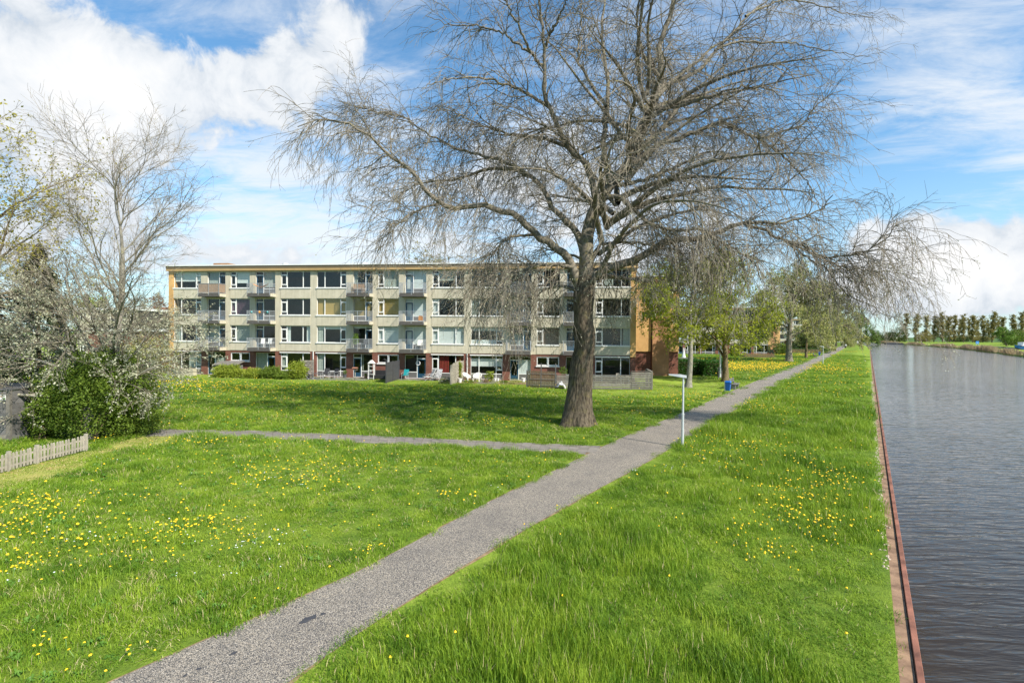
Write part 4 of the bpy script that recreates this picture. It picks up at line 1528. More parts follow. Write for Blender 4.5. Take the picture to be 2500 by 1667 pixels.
# ---- all other trees
def gen_tree(name, label, base, H, tr, fork, spread, seed, bark, twigm, leafm, leafsize, nleaf, lean=(0, 0), nl=9, counts=(90, 700, 3600), droop=.15,
             up=.5, group=None, cat='tree', leaft=.2, tw=1.0, fol='foliage', ang=(25, 65), lrf=.55):
    rg = np.random.default_rng(seed)
    base = np.asarray(base, float)
    t = thing(name, base, 0, label, cat, group)
    n = 22
    z = np.linspace(-.1, H * .82, n)
    f = z / (H * .82)
    pt = np.stack([lean[0] * f.clip(0, 1) ** 1.1 + .03 * H * np.sin(f * 4 + seed) * f, lean[1] * f + .02 * H * np.sin(f * 5 + seed * 2) * f, z], 1)
    rad = tr * (1 - f.clip(0, 1)) ** 1.15 * .88 + tr * .05
    rad[0] *= 1.5
    rad[1] *= 1.12
    lp_, lr_ = [], []
    for s in range(nl):
        fz = rg.uniform(fork, .92)
        i = int(fz * (n - 1))
        a = rg.uniform(0, 6.28) if s >= 2 else s * 3.14 + rg.uniform(-.5, .5)
        d = np.array([math.cos(a), math.sin(a), up + rg.uniform(-.15, .4)])
        L = spread * rg.uniform(.75, 1.15) * (1.25 - .75 * fz)
        lp_.append(grow(pt[i][None], d[None], np.array([L]), 13, droop * .35, .09, rg)[0])
        lr_.append(rad[i] * lrf * (1 - np.linspace(0, 1, 14) ** .8) + .012)
    lp_.append(resamp_n(pt[int(n * fork):], 14))
    lr_.append(np.interp(np.linspace(fork, 1, 14), f, rad))
    lp_, lr_ = np.stack(lp_), np.stack(lr_)
    vt, qt = tubes(pt[None], rad[None], 14)
    v_, q_ = tubes(lp_[:-1], lr_[:-1], 7)
    V, Q = join([(vt, qt), (v_, q_)])
    link('trunk', np_mesh('trunk', V, Q, smooth=True, mats=[bark]), t)
    c1, c2, c3 = counts
    cen = np.array([lean[0] * .5, lean[1] * .5, H * .45])
    P, D, pr, tt = spawn(lp_, lr_, c1, .15, 1, ang[0], ang[1], rg, .15, cen, .2)
    a1 = grow(P, D, rg.uniform(.25, .55, c1) * spread * (1.1 - .5 * tt), 6, droop * rg.uniform(.3, 1.3, c1), .12, rg)
    b1 = taper(np.minimum(pr * .6, .022 * tw), np.full(c1, .007 * tw), 7)
    P, D, pr, tt = spawn(a1, b1, c2, .1, 1, ang[0], ang[1], rg)
    a2 = grow(P, D, rg.uniform(.10, .26, c2) * spread, 4, droop * rg.uniform(.8, 2.5, c2), .13, rg)
    b2 = taper(np.full(c2, .009 * tw), np.full(c2, .005 * tw), 5)
    parts = [tubes(a1, b1, 5), tubes(a2, b2, 3)]
    src = a2
    if c3:
        P, D, pr, tt = spawn(a2, b2, c3, .1, 1, 25, 60, rg)
        a3 = grow(P, D, rg.uniform(.04, .12, c3) * spread, 2, droop * rg.uniform(.8, 3, c3), .13, rg)
        b3 = taper(np.full(c3, .0062 * tw), np.full(c3, .004 * tw), 3)
        parts.append(tubes(a3, b3, 3))
        src = a3
    V, Q = join(parts)
    link('crown', np_mesh('crown', V, Q, mats=[twigm]), t)
    if nleaf:
        lpz = along(src, nleaf, rg, leaft, leafsize * .5)
        v_, q_ = leaves(lpz, leafsize, rg)
        link(fol, np_mesh(fol, v_, q_, mats=[leafm]), t)
    return t


def blob_foliage(blobs, n, size, rg, zmin=0.02, shell=.55, asp=.6):
    """leaf quads spread through a union of uneven blobs, denser near their skins"""
    blobs = np.asarray(blobs, float)
    vol = (blobs[:, 3] * blobs[:, 4] * blobs[:, 5]) ** .67
    idx = rg.choice(len(blobs), n, p=vol / vol.sum())
    d = rg.normal(size=(n, 3))
    d /= np.linalg.norm(d, axis=1)[:, None]
    r = shell + (1 - shell) * rg.random(n) ** .6
    wv = 1 + .26 * np.sin(d[:, 0] * 7 + idx) * np.sin(d[:, 1] * 6 + idx * 2) + .13 * np.sin(d[:, 2] * 9 + idx * 3)
    P = blobs[idx, :3] + d * blobs[idx, 3:6] * (r * wv)[:, None]
    k = P[:, 2] > zmin
    P, d = P[k], d[k]
    return leaves(P, size, rg, asp, flat=None)


def shrub(name, label, base, blobs, n, size, mt, seed, cat='shrub', group=None, stems=5, rotz=0.0, stemh=None, shell=.5):
    rg = np.random.default_rng(seed)
    t = thing(name, base, rotz, label, cat, group)
    v_, q_ = blob_foliage(blobs, n, size, rg, shell=shell)
    link('foliage', np_mesh('foliage', v_, q_, mats=[mt]), t)
    bl = np.asarray(blobs, float)
    b = MB()
    for s in range(stems):
        c = bl[rg.integers(0, len(bl))]
        p0 = np.array([c[0] * .5 + rg.normal() * .1, c[1] * .5, 0])
        p1 = c[:3] + rg.normal(size=3) * c[3:6] * .3
        b.tube([p0, (p0 + p1) / 2 + rg.normal(size=3) * .05, p1], [.03, .022, .01], 6)
    b.obj('stem', M['bark_brown'], t)
    return t


# young trees by the path
gen_tree('young_tree', 'young tree with a smooth pale grey trunk and yellow-green buds, left of the tan-trunked one', gp(1680, 946), 13.0, .29, .22, 4.8, 21, M['bark_pale'], M['twig'], M['leaf_young'], .19, 17000,
         lean=(.9, .5), nl=13, counts=(130, 1100, 6000), droop=.25, up=.75, group='trees along the canal path', fol='buds')
gen_tree('young_tree', 'young tree with a tan trunk and yellow-green leaves beside the bench and blue bin', gp(1771, 932), 14.0, .33, .20, 5.2, 22, M['bark_brown'], M['twig'], M['leaf_young'], .20, 18000,
         lean=(.4, .3), nl=13, counts=(130, 1100, 6000), droop=.22, up=.8, group='trees along the canal path', fol='buds')
gen_tree('budding_tree', 'large budding tree with a thick trunk beyond the bed of dandelions', gp(1926, 884), 21, .60, .26, 9.0, 23, M['limb'], M['twig'], M['bud_olive'], .28, 46000,
         lean=(.5, 0), nl=15, counts=(200, 1800, 4500), droop=.45, up=.6, group='trees along the canal path', fol='buds', tw=1.5)
gen_tree('budding_tree', 'slim tan-trunked budding tree just right of the thick trunk', gp(1968, 874), 13, .3, .35, 5, 24, M['bark_brown'], M['twig'], M['bud_olive'], .28, 17000,
         nl=10, counts=(120, 900, 2000), droop=.35, up=.7, group='trees along the canal path', fol='buds', tw=1.8)
gen_tree('budding_tree', 'broad budding tree with a very dark wide trunk behind the second bench', gp(2013, 856), 22, .72, .25, 12, 25, M['bark_far'], M['twig'], M['bud_olive'], .42, 40000,
         lean=(1, 0), nl=15, counts=(220, 1600, 1500), droop=.45, up=.5, group='trees along the canal path', fol='buds', tw=2.2)
gen_tree('budding_tree', 'small budding tree between the dark wide trunk and the next slender trunk', gp(2028, 851), 15, .36, .35, 7, 26, M['bark_brown'], M['twig'], M['bud_olive'], .35, 11000,
         nl=9, counts=(120, 900, 2000), droop=.3, up=.7, group='trees along the canal path', fol='buds', tw=2.5)
gen_tree('budding_tree', 'slender dark-trunked budding tree near the far blue bench', gp(2041, 847), 18, .42, .3, 9, 27, M['bark_far'], M['twig'], M['bud_olive'], .42, 13000,
         nl=10, counts=(140, 1000, 2000), droop=.35, up=.6, group='trees along the canal path', fol='buds', tw=3)
gen_tree('budding_tree', 'grey leaning tree that overhangs the far bend of the path', gp(2057, 842), 22, .75, .25, 14, 28, M['bark_far'], M['twig'], M['bud_olive'], .45, 20000,
         lean=(6, 0), nl=13, counts=(180, 1300, 1000), droop=.4, up=.5, group='trees along the canal path', fol='buds', tw=3.2)
gen_tree('spring_tree', 'fresh green tree at the bend of the canal, last in the row', gp(2102, 838), 24, .9, .2, 13, 29, M['bark_far'], M['bark_far'], M['leaf_green'], .65, 9000,
         nl=12, counts=(150, 900, 0), droop=.3, up=.5, group='trees along the canal path', tw=4)

# tree whose top shows over the main roof
gen_tree('spring_tree', 'yellow-beige budding tree rising behind the roof of the long block', at_y(1030, 800, 78) * [1, 1, 0], 17.5, .5, .3, 8.0, 30, M['bark_far'], M['bark_far'], M['leaf_far'], .22, 9000,
         nl=12, counts=(140, 1100, 1500), droop=.15, up=.9, tw=1.6)

# left group
gen_tree('bare_tree', 'slender bare tree with upright forked stems left of the apartment block', gp(262, 1062), 13.6, .26, .20, 5.2, 31, M['bark_pale'], M['twig'], M['bud_olive'], .045, 1500,
         lean=(.3, .4), lrf=.36, nl=24, counts=(190, 1200, 4200), droop=-.05, up=1.25, fol='buds', tw=.75, leaft=.5, ang=(20, 50))
gen_tree('blossoming_tree', 'low leaning grey tree covered in pale white buds above the green shrubs', gp(222, 1070), 7.2, .26, .22, 5.2, 32, M['bark_pale'], M['limb'], M['bud'], .08, 23000,
         lean=(-2.0, 1.0), nl=17, counts=(170, 1100, 3000), droop=.14, up=.22, fol='buds', tw=1.0, leaft=.1)
gen_tree('spring_tree', 'tree with golden young leaves reaching in from the left edge', at_y(-120, 900, 24) * [1, 1, 0], 15.5, .4, .2, 7.6, 33, M['bark_brown'], M['twig'], M['leaf_gold'], .13, 13000,
         lean=(.6, .3), nl=15, counts=(150, 1000, 3800), droop=.12, up=.55)


def conifer(label, base, H, R, seed, n, size):
    rg = np.random.default_rng(seed)
    t = thing('conifer', base, 0, label, 'conifer')
    MB().tube([(0, 0, 0), (0, 0, H * .95)], [.16, .02], 8).obj('trunk', M['bark_brown'], t)
    z = rg.uniform(.02, 1, n) ** .8
    a = rg.uniform(0, 6.28, n)
    lay = .72 + .28 * np.sin(z * 40 + np.sin(a * 3) * 1.5)
    r = R * (1 - z) ** .75 * (.35 + .65 * rg.random(n) ** .4) * lay * (1 + .18 * np.sin(a * 5 + z * 9))
    P = np.stack([r * np.cos(a), r * np.sin(a), z * H - .12 * r], 1)
    out = np.stack([np.cos(a), np.sin(a), -.35 + 0 * a], 1)
    v_, q_ = leaves(P, size, rg, .35, flat=out * 1.6)
    link('crown', np_mesh('crown', v_, q_, mats=[M['conifer']]), t)
    return t


conifer('dark evergreen conifer behind the white-budded tree at the left', gp(95, 1010), 9.0, 3.0, 41, 16000, .22)
conifer('shorter dark conifer at the left edge, behind the grey garden shed', gp(-40, 1010), 7.4, 2.8, 42, 9000, .24)
#__PART3__

# ------------------------------------------------------------------ shrubs and garden at the left
B0 = gp(185, 1082)
shrub('shrub', 'big round green shrub behind the end of the white-grey picket fence', B0, [(-.1, .9, 1.3, 1.9, 1.2, 1.35), (-.9, 1.2, 2.2, 1.4, 1.0, 1.1), (.7, 1.1, 2.1, 1.3, 1.1, 1.2), (0, 1.4, 2.9, 1.3, 1, .9)], 26000, .10, M['shrub'], 51, shell=.45)
shrub('shrub', 'lower green shrub spilling onto the lawn by the start of the side path', gp(290, 1068), [(.0, .6, .7, 1.0, .9, .75), (.55, .7, .45, .7, .7, .5), (-.3, .9, 1.4, .9, .8, .8)], 11000, .085, M['shrub'], 52, shell=.4)
shrub('shrub', 'dark green shrub next to the grey garden shed', gp(70, 1078), [(0, .8, 1.0, 1.0, .8, 1.05), (.3, 1.1, 1.9, .9, .8, .8)], 10000, .10, M['shrub'], 53)
shrub('shrub', 'tall ivy-green shrub round the foot of the bare forked tree', gp(272, 1040), [(0, .5, 1.2, 1.2, 1, 1.2), (.3, .8, 2.4, 1.1, 1, 1.0), (.9, .8, 1.3, 1.1, 1, 1.1)], 14000, .10, M['shrub'], 54, shell=.45)
shrub('shrub', 'reddish twiggy shrub at the left corner of the apartment block', gp(375, 935), [(0, 0, 2.2, 1.9, 1.4, 2.0), (-1.8, .5, 2.0, 1.8, 1.4, 1.9)], 9000, .13, M['bud_olive'], 55)

# picket fence
pk = thing('picket_fence', (*picket[0], 0), math.atan2(*(picket[-1] - picket[0])[::-1]), 'low weathered picket fence along the dry strip of lawn at the left', 'fence')
PLEN = float(np.linalg.norm(picket[-1] - picket[0]))
pm = MB().box(-.032, .032, -.012, .012, .04, .54)
pm.add([(-.032, -.012, .54), (.032, -.012, .54), (.032, .012, .54), (-.032, .012, .54), (-.014, -.012, .585), (.014, -.012, .585), (.014, .012, .585), (-.014, .012, .585)],
       [(4, 5, 6, 7), (0, 1, 5, 4), (1, 2, 6, 5), (2, 3, 7, 6), (3, 0, 4, 7)])
pme = pm.mesh('picket', M['wood_pale'])
x = 0.06
rp = random.Random(3)
posts = [.05, PLEN - 1.93, PLEN - .02, 1.0]
while x < PLEN - .06:
    if min(abs(x - q) for q in posts) > .07:
        o = link('picket', pme, pk, (x, 0, rp.uniform(-.012, .012)))
        o.rotation_euler = (rp.uniform(-.03, .03), rp.uniform(-.035, .035), 0)
    x += .118
for z in (.16, .42):
    MB().box(0, PLEN, .014, .045, z - .03, z + .03).obj('rail', M['wood_pale'], pk)
for q in posts:
    MB().box(q - .045, q + .045, -.03, .06, -.1, .64).obj('post', M['wood_pale'], pk)

# grey garden shed
S0 = gp(25, 1082)
sh = thing('garden_shed', S0, .10, 'weathered grey garden shed of wide horizontal boards at the left edge', 'shed')
for j in range(12):
    MB().box(-4.0, 0, -.02 + .004 * (j % 2), .015, .02 + j * .17, .02 + j * .17 + .163).obj('board', M['wood_dark'] if j > 1 else M['wood_grey'], sh)
    MB().box(-.02, .0, .10, 2.6, .02 + j * .17, .02 + j * .17 + .163).obj('board', M['wood_dark'], sh)
MB().box(-.10, .03, -.06, .06, 0, 2.1).obj('post', M['wood_grey'], sh)
MB().box(-4.0, .01, -.05, 2.6, 2.1, 2.15).obj('roof', M['roof'], sh)
st = thing('notice_plate', S0 + [-.22, -.05, 1.72], .10, 'small white notice with a red and a green mark fixed to the grey shed', 'sign')
MB().box(-.11, .11, -.014, -.002, 0, .2).obj('plate', M['white'], st)
MB().box(-.09, -.02, -.018, -.0145, .11, .18).obj('mark', M['redtile'], st)
MB().box(.02, .09, -.018, -.0145, .02, .09).obj('mark', M['stem'], st)

# ------------------------------------------------------------------ houses far left
def flat_house(name, label, px0, px1, ytop, Y, depth, wallm, nw, storeys, trimm, group=None):
    a, b_ = at_y(px0, 800, Y), at_y(px1, 800, Y)
    top = at_y((px0 + px1) / 2, ytop, Y)[2]
    L = b_[0] - a[0]
    h = thing(name, (a[0], Y, 0), 0, label, 'house', group)
    holes = []
    sh_ = top / storeys
    for s in range(storeys):
        for k in range(nw):
            x0 = L * (k + .18) / nw
            x1 = L * (k + .82) / nw
            holes.append((x0, x1, s * sh_ + sh_ * .38, s * sh_ + sh_ * .82))
    holed_wall([0, L], [0, top], holes, .15).obj('wall', wallm, h)
    MB().box(0, L, .2, depth, 0, top - .01).obj('rear_wall', M['dark'], h)
    MB().box(-.2, L + .2, -.25, depth + .2, top, top + .35).obj('roof', trimm, h)
    for x0, x1, z0, z1 in holes:
        window(h, 'G2', x0, x1, z0, z1, [], sill=False, y=.05)
    return h


flat_house('terraced_house', 'pale flat-roofed terraced house behind the bare forked tree', 190, 338, 757, 82, 8, M['concrete'], 6, 3, M['white'], None)
hh = at_y(333, 800, 95)
h2 = thing('gabled_house', (hh[0], 95, 0), 0, 'white rendered gabled house between the bare tree and the apartment block', 'house')
zt = at_y(350, 750, 95)[2]
HB = MB()
HB.add([(0, 0, 0), (4.6, 0, 0), (4.6, 0, zt - 2.2), (3.4, 0, zt), (0, 0, zt), (0, 6, 0), (4.6, 6, 0), (4.6, 6, zt - 2.2), (3.4, 6, zt), (0, 6, zt)],
       [(1, 6, 7, 2), (0, 4, 9, 5), (5, 9, 8, 6)], [])
HB.add([(0, 0, 0), (4.6, 0, 0), (4.6, 0, zt - 2.2), (3.4, 0, zt), (0, 0, zt)], [(0, 1, 2, 4)], [(2, 3, 4)])
HB.obj('wall', M['white'], h2)
MB().hexa([(3.3, -.2, zt), (4.75, -.2, zt - 2.35), (4.75, 6.2, zt - 2.35), (3.3, 6.2, zt), (3.3, -.2, zt + .15), (4.9, -.2, zt - 2.25), (4.9, 6.2, zt - 2.25), (3.3, 6.2, zt + .15)]).obj('roof', M['redtile'], h2)
window(h2, 'G2', 1.7, 2.9, zt - 2.6, zt - 1.4, [], sill=False, y=-.05)
g0 = at_y(215, 800, 66)
gr = thing('garage_row', (g0[0], 66, 0), 0, 'low row of brick garages with a white roof edge under the pale terraced house', 'garage')
MB().box(0, 9.5, 0, 6, 0, 4.4).obj('wall', M['brick'], gr)
MB().box(-.2, 9.7, -.3, 6.2, 4.4, 4.75).obj('roof', M['white'], gr)
for k in range(4):
    MB().box(.4 + k * 2.3, 2.3 + k * 2.3, -.05, -.005, .05, 2.3).obj('door', M['panel_grey'], gr)
gen_tree('spring_tree', 'yellow-green spring tree rising over the pale terraced house', at_y(215, 800, 110) * [1, 1, 0], 13.0, .4, .25, 5.5, 61, M['bark_far'], M['bark_far'], M['shrub_yellow'], .4, 5000, nl=10, counts=(90, 500, 0), tw=2)
gen_tree('spring_tree', 'reddish twiggy tree beside the left end of the apartment block', at_y(385, 800, 90) * [1, 1, 0], 12.5, .4, .25, 4.0, 62, M['bark_far'], M['rusty_leaf'], M['rusty_leaf'], .25, 3500, nl=10, counts=(90, 600, 0), tw=2)

# ------------------------------------------------------------------ gardens in front of the main block
FH_ = 'garden in front of the block'


def bed(name, pts, z, mt):
    P = [gp(*p)[:2] for p in pts]
    n = len(P)
    V = [(p[0], p[1], z) for p in P]
    me = bpy.data.meshes.new(name)
    me.from_pydata(V, [], [tuple(range(n))])
    me.materials.append(mt)
    me.update()
    if me.polygons[0].normal.z < 0:
        me.flip_normals()
    return link(name, me, kind='structure')


def terrace(name, u0, u1, y0, y1, z, mt):
    P = [fw(u0, y1), fw(u1, y1), fw(u1, y0), fw(u0, y0)]
    return link(name, np_mesh(name, [(p[0], p[1], z) for p in P], [(0, 1, 2, 3)], mats=[mt]), kind='structure')


terrace('terrace', 14.2, 22.7, .02, 3.0, .02, M['patio'])
terrace('terrace', 22.9, 29.3, .02, 1.6, .02, M['patio'])
terrace('terrace', 29.5, 31.6, .02, 2.4, .02, M['patio'])
terrace('garden_bed', 29.9, 33.2, 1.2, 3.6, .03, M['soil'])
terrace('garden_path', 33.3, 34.9, .02, 3.6, .03, M['paver'])
terrace('garden_bed', 35.0, 38.0, .9, 3.4, .03, M['soil'])
terrace('terrace', 38.0, 47.5, .02, 3.0, .02, M['patio'])

# storage box with a sloping lid
def at_px(px, y):
    """facade u for a photo column at a given distance in front of the wall"""
    lo, hi = -5.0, 60.0
    for _ in range(40):
        m_ = (lo + hi) / 2
        p = np.array(fw(m_, y, .5)) - [0, 0, EYE]
        q = PW / 2 + FPX * (p @ RT) / (p @ _fw)
        if q < px:
            lo = m_
        else:
            hi = m_
    return lo


u = at_px(525, 1.6)
sb = thing('storage_box', fw(u, 1.8), FA, 'timber storage box with a sloping lid behind the yellow-green shrubs', 'storage box')
for j in range(7):
    MB().box(0, 1.15, 0, .025, .02 + j * .16, .17 + j * .16).obj('board', M['wood_grey'], sb)
    MB().box(1.15, 2.35, -.03, -.005, .02 + j * .16, .17 + j * .16).obj('board', M['wood_warm'] if j % 3 else M['wood_grey'], sb)
MB().box(.03, 2.3, .03, 1.2, 0, 1.12).obj('body', M['wood_dark'], sb)
MB().hexa([(-.1, -.12, 1.14), (2.45, -.12, 1.14), (2.45, 1.3, 1.45), (-.1, 1.3, 1.45), (-.1, -.12, 1.2), (2.45, -.12, 1.2), (2.45, 1.3, 1.51), (-.1, 1.3, 1.51)]).obj('lid', M['wood_grey'], sb)

# shrubs in front of it
for (px, y, rx, h, seed, lab, mt) in [
    (557, 2.6, 1.55, 1.25, 71, 'wide yellow-green shrub in front of the timber storage box', 'shrub_yellow'),
    (620, 2.5, 1.0, .95, 72, 'low yellow-green shrub under the pair of small ground-floor windows', 'shrub_yellow'),
    (663, 2.6, 1.1, 1.15, 73, 'green shrub with pale flowers in front of the blue balcony door', 'shrub'),
    (696, 2.9, .8, .7, 74, 'smallest green shrub, between the pale-flowered one and the tall one', 'shrub'),
    (726, 2.7, .95, 1.75, 75, 'tall yellow-green shrub beside the slatted garden screen', 'shrub_yellow')]:
    u = at_px(px, y)
    shrub('shrub', lab, fw(u, y), [(0, 0, h * .45, rx, .8, h * .55), (-rx * .4, .1, h * .5, rx * .55, .6, h * .45), (rx * .4, -.1, h * .45, rx * .55, .6, h * .5)], int(5200 * rx), .115, M[mt], seed, group='shrubs along the front of the block', shell=.5)
# louvred screen
u = at_px(739, 1.8)
ls = thing('garden_screen', fw(u, 2.2), FA + .35, 'slatted wooden garden screen behind the tall yellow-green shrub', 'screen')
for j in range(9):
    b = MB()
    xs = np.linspace(.06, 1.14, 7)
    for q in range(6):
        y0 = .02 * (1 if (q + j) % 2 else -1)
        y1 = -y0
        b.hexa([(xs[q], y0, .1 + j * .19), (xs[q + 1], y1, .1 + j * .19), (xs[q + 1], y1 + .012, .1 + j * .19), (xs[q], y0 + .012, .1 + j * .19),
                (xs[q], y0, .25 + j * .19), (xs[q + 1], y1, .25 + j * .19), (xs[q + 1], y1 + .012, .25 + j * .19), (xs[q], y0 + .012, .25 + j * .19)])
    b.obj('slat', M['wood_grey'], ls)
for xx in (0, 1.14):
    MB().box(xx, xx + .07, -.035, .035, 0, 1.88).obj('post', M['wood_grey'], ls)


def metal_chair(name, label, loc, rz, mt, group=None, recl=.25, arms=True, seatw=.5):
    c = thing(name, loc, rz, label, 'chair', group)
    MB().box(-seatw / 2, seatw / 2, -.24, .24, .40, .44).obj('seat', M[mt], c)
    b = MB()
    b.hexa([(-seatw / 2, .22, .42), (seatw / 2, .22, .42), (seatw / 2, .25, .42), (-seatw / 2, .25, .42),
            (-seatw / 2, .22 + recl, .95), (seatw / 2, .22 + recl, .95), (seatw / 2, .25 + recl, .95), (-seatw / 2, .25 + recl, .95)])
    b.obj('backrest', M[mt], c)
    for sx in (-1, 1):
        x = sx * (seatw / 2 + .02)
        for sy in (-.22, .22):
            MB().tube([(x, sy * 1.1, 0), (x, sy, .42)], .014, 6).obj('leg', M['metal'], c)
        if arms:
            MB().tube([(x, -.22, .42), (x, -.24, .64), (x, .30, .66)], .014, 6).obj('armrest', M['metal'], c)
    return c


def table(name, label, loc, rz, L, W_, H, mt, cat='table'):
    t = thing(name, loc, rz, label, cat)
    MB().box(-L / 2, L / 2, -W_ / 2, W_ / 2, H - .03, H).obj('top', M[mt], t)
    for sx in (-1, 1):
        for sy in (-1, 1):
            MB().tube([(sx * L * .44, sy * W_ * .44, 0), (sx * L * .42, sy * W_ * .42, H - .03)], .016, 6).obj('leg', M['metal'], t)
    return t


def recliner(label, loc, rz, mt, group=None):
    c = thing('recliner', loc, rz, label, 'recliner', group)
    MB().hexa([(-.27, -.55, .34), (.27, -.55, .34), (.27, .2, .30), (-.27, .2, .30), (-.27, -.55, .40), (.27, -.55, .40), (.27, .2, .37), (-.27, .2, .37)]).obj('seat', M[mt], c)
    MB().hexa([(-.27, .18, .33), (.27, .18, .33), (.27, .62, 1.05), (-.27, .62, 1.05), (-.27, .25, .30), (.27, .25, .30), (.27, .69, 1.02), (-.27, .69, 1.02)]).obj('backrest', M[mt], c)
    for sx in (-1, 1):
        MB().tube([(sx * .29, -.5, 0), (sx * .29, .3, .62)], .014, 6).obj('leg', M['metal'], c)
        MB().tube([(sx * .29, .5, 0), (sx * .29, -.3, .58), (sx * .29, .35, .62)], .014, 6).obj('leg', M['metal'], c)
    return c


recliner('black reclining garden chair beside the slatted screen', fw(at_px(752, 2.3), 2.3), FA + 1.2, 'black', 'garden recliners')
table('garden_table', 'low metal garden table in front of the wide ground-floor window', fw(at_px(777, 2.1), 2.1), FA, .9, .6, .55, 'slatepot')
metal_chair('garden_chair', 'black garden chair with metal arms nearest the low metal table', fw(at_px(796, 1.3), 1.3), FA + .2, 'black', 'black garden chairs')
metal_chair('garden_chair', 'black garden chair with metal arms nearer the brick pier', fw(at_px(815, 1.3), 1.3), FA - .3, 'black', 'black garden chairs')


def pot(label, loc, mt, r=.17, h=.34, plant=None, seed=0, pm_='shrub'):
    t = thing('plant_pot', loc, 0, label, 'plant pot')
    MB().lathe([(0.01, 0), (r * .72, 0), (r * .95, h * .9), (r * 1.08, h * .9), (r * 1.08, h), (r * .9, h), (r * .85, h * .85), (0.01, h * .85)], (0, 0, 0), 14).obj('pot', M[mt], t)
    if plant:
        rg = np.random.default_rng(seed)
        v_, q_ = blob_foliage([(0, 0, h + plant * .45, plant * .5, plant * .5, plant * .55)], 350, .07, rg)
        link('foliage', np_mesh('foliage', v_, q_, mats=[M[pm_]]), t)
    return t


pot('dark pot with a leafy plant against the brick pier', fw(at_px(842, .5), .5), 'slatepot', .19, .38, .4, 81)
pot('pale pot beside the white shelf tower', fw(at_px(893, 1.0), 1.0), 'soil', .17, .3, .25, 82)
pot('white pot at the foot of the woven fence', fw(at_px(1123, 2.9), 2.9), 'white', .19, .4)
pot('left white pot of the pair under the white-framed window', fw(at_px(1209, .55), .55), 'white', .13, .28)
pot('right white pot of the pair under the white-framed window', fw(at_px(1216, .5), .5), 'white', .12, .27)
pot('white pot beside the brushwood fence', fw(at_px(1278, .9), .9), 'white', .19, .38)

# bird table
u = at_px(867, 2.6)
bt = thing('bird_table', fw(u, 2.6), FA, 'wooden bird table with a small red roof on the terrace', 'bird table')
MB().bar((0, 0, .25), (0, 0, .95), .05).obj('post', M['wood_pale'], bt)
for k in range(3):
    a = k * 2.09
    MB().bar((.3 * math.cos(a), .3 * math.sin(a), 0), (0, 0, .3), .04).obj('leg', M['wood_grey'], bt)
MB().box(-.2, .2, -.15, .15, .95, .98).obj('tray', M['wood_grey'], bt)
MB().hexa([(-.24, -.2, 1.12), (.24, -.2, 1.12), (.24, .2, 1.12), (-.24, .2, 1.12), (-.24, -.02, 1.24), (.24, -.02, 1.24), (.24, .02, 1.24), (-.24, .02, 1.24)]).obj('roof', M['redtile'], bt)
for sx in (-.17, .17):
    MB().box(sx - .012, sx + .012, -.012, .012, .98, 1.12).obj('post', M['wood_grey'], bt)

# white shelf tower with a gable top
u = at_px(907, 1.5)
wt = thing('shelf_tower', fw(u, 1.5), FA, 'tall white shelf tower with a gabled top by the charcoal screen', 'shelf')
for sx in (-.26, .26):
    for sy in (-.13, .13):
        MB().box(sx - .025, sx + .025, sy - .025, sy + .025, 0, 1.55).obj('post', M['white'], wt)
for z in (.12, .5, .88, 1.25):
    MB().box(-.235, .235, -.15, .15, z, z + .03).obj('shelf', M['white'], wt)
MB().hexa([(-.34, -.2, 1.55), (.34, -.2, 1.55), (.34, .2, 1.55), (-.34, .2, 1.55), (-.02, -.2, 1.86), (.02, -.2, 1.86), (.02, .2, 1.86), (-.02, .2, 1.86)]).obj('roof', M['white'], wt)

# black garden sofa and charcoal screens
u = at_px(926, 1.2)
gs = thing('garden_sofa', fw(u, 1.2), FA, 'black garden sofa between the white shelf tower and the charcoal screen', 'sofa')
MB().box(-.75, .75, -.4, .35, .12, .42).obj('seat', M['black'], gs)
MB().box(-.75, .75, .35, .5, .12, .85).obj('backrest', M['black'], gs)
for sx in (-.82, .75):
    MB().box(sx, sx + .07, -.4, .5, 0, .6).obj('armrest', M['black'], gs)
q = [gp(942.5, 935.5), gp(958, 931), gp(974, 926.5)]
q = [p[:2] for p in q]
cs = thing('privacy_fence', (*q[0], 0), math.atan2(*(q[2] - q[0])[::-1]), 'charcoal composite privacy fence standing at an angle on the lawn edge', 'fence')
Lc = float(np.linalg.norm(q[2] - q[0]))
for s in range(2):
    for j in range(10):
        MB().box(Lc * s / 2 + .05, Lc * (s + 1) / 2 - .05, -.012, .012, .03 + j * .183, .21 + j * .183).obj('board', M['composite'], cs)
for s in range(3):
    MB().box(Lc * s / 2 - .045, Lc * s / 2 + .045, -.045, .045, 0, 1.9).obj('post', M['composite'], cs)
metal_chair('garden_chair', 'teal folding chair behind the charcoal fence, in the dark doorway', fw(at_px(989, .8), .8), FA, 'tealplastic')
recliner('patterned grey recliner turned sideways, left of its twin', fw(at_px(1046, 1.3), 1.3), FA - .9, 'pattern', 'garden recliners')
recliner('patterned grey recliner facing the lawn, right of its twin', fw(at_px(1068, 1.2), 1.2), FA - .1, 'pattern', 'garden recliners')
# wreath on a door
u = at_px(1020, 0)
wr = thing('wreath', (*fw(u, -.06)[:2], 1.55), FA, 'white wreath hanging on the dark teal ground-floor door', 'wreath')
a = np.linspace(0, 2 * math.pi, 15)
MB().tube([(math.cos(t) * .2, 0, math.sin(t) * .2) for t in a], .035, 6, False).obj('ring', M['daisy'], wr)

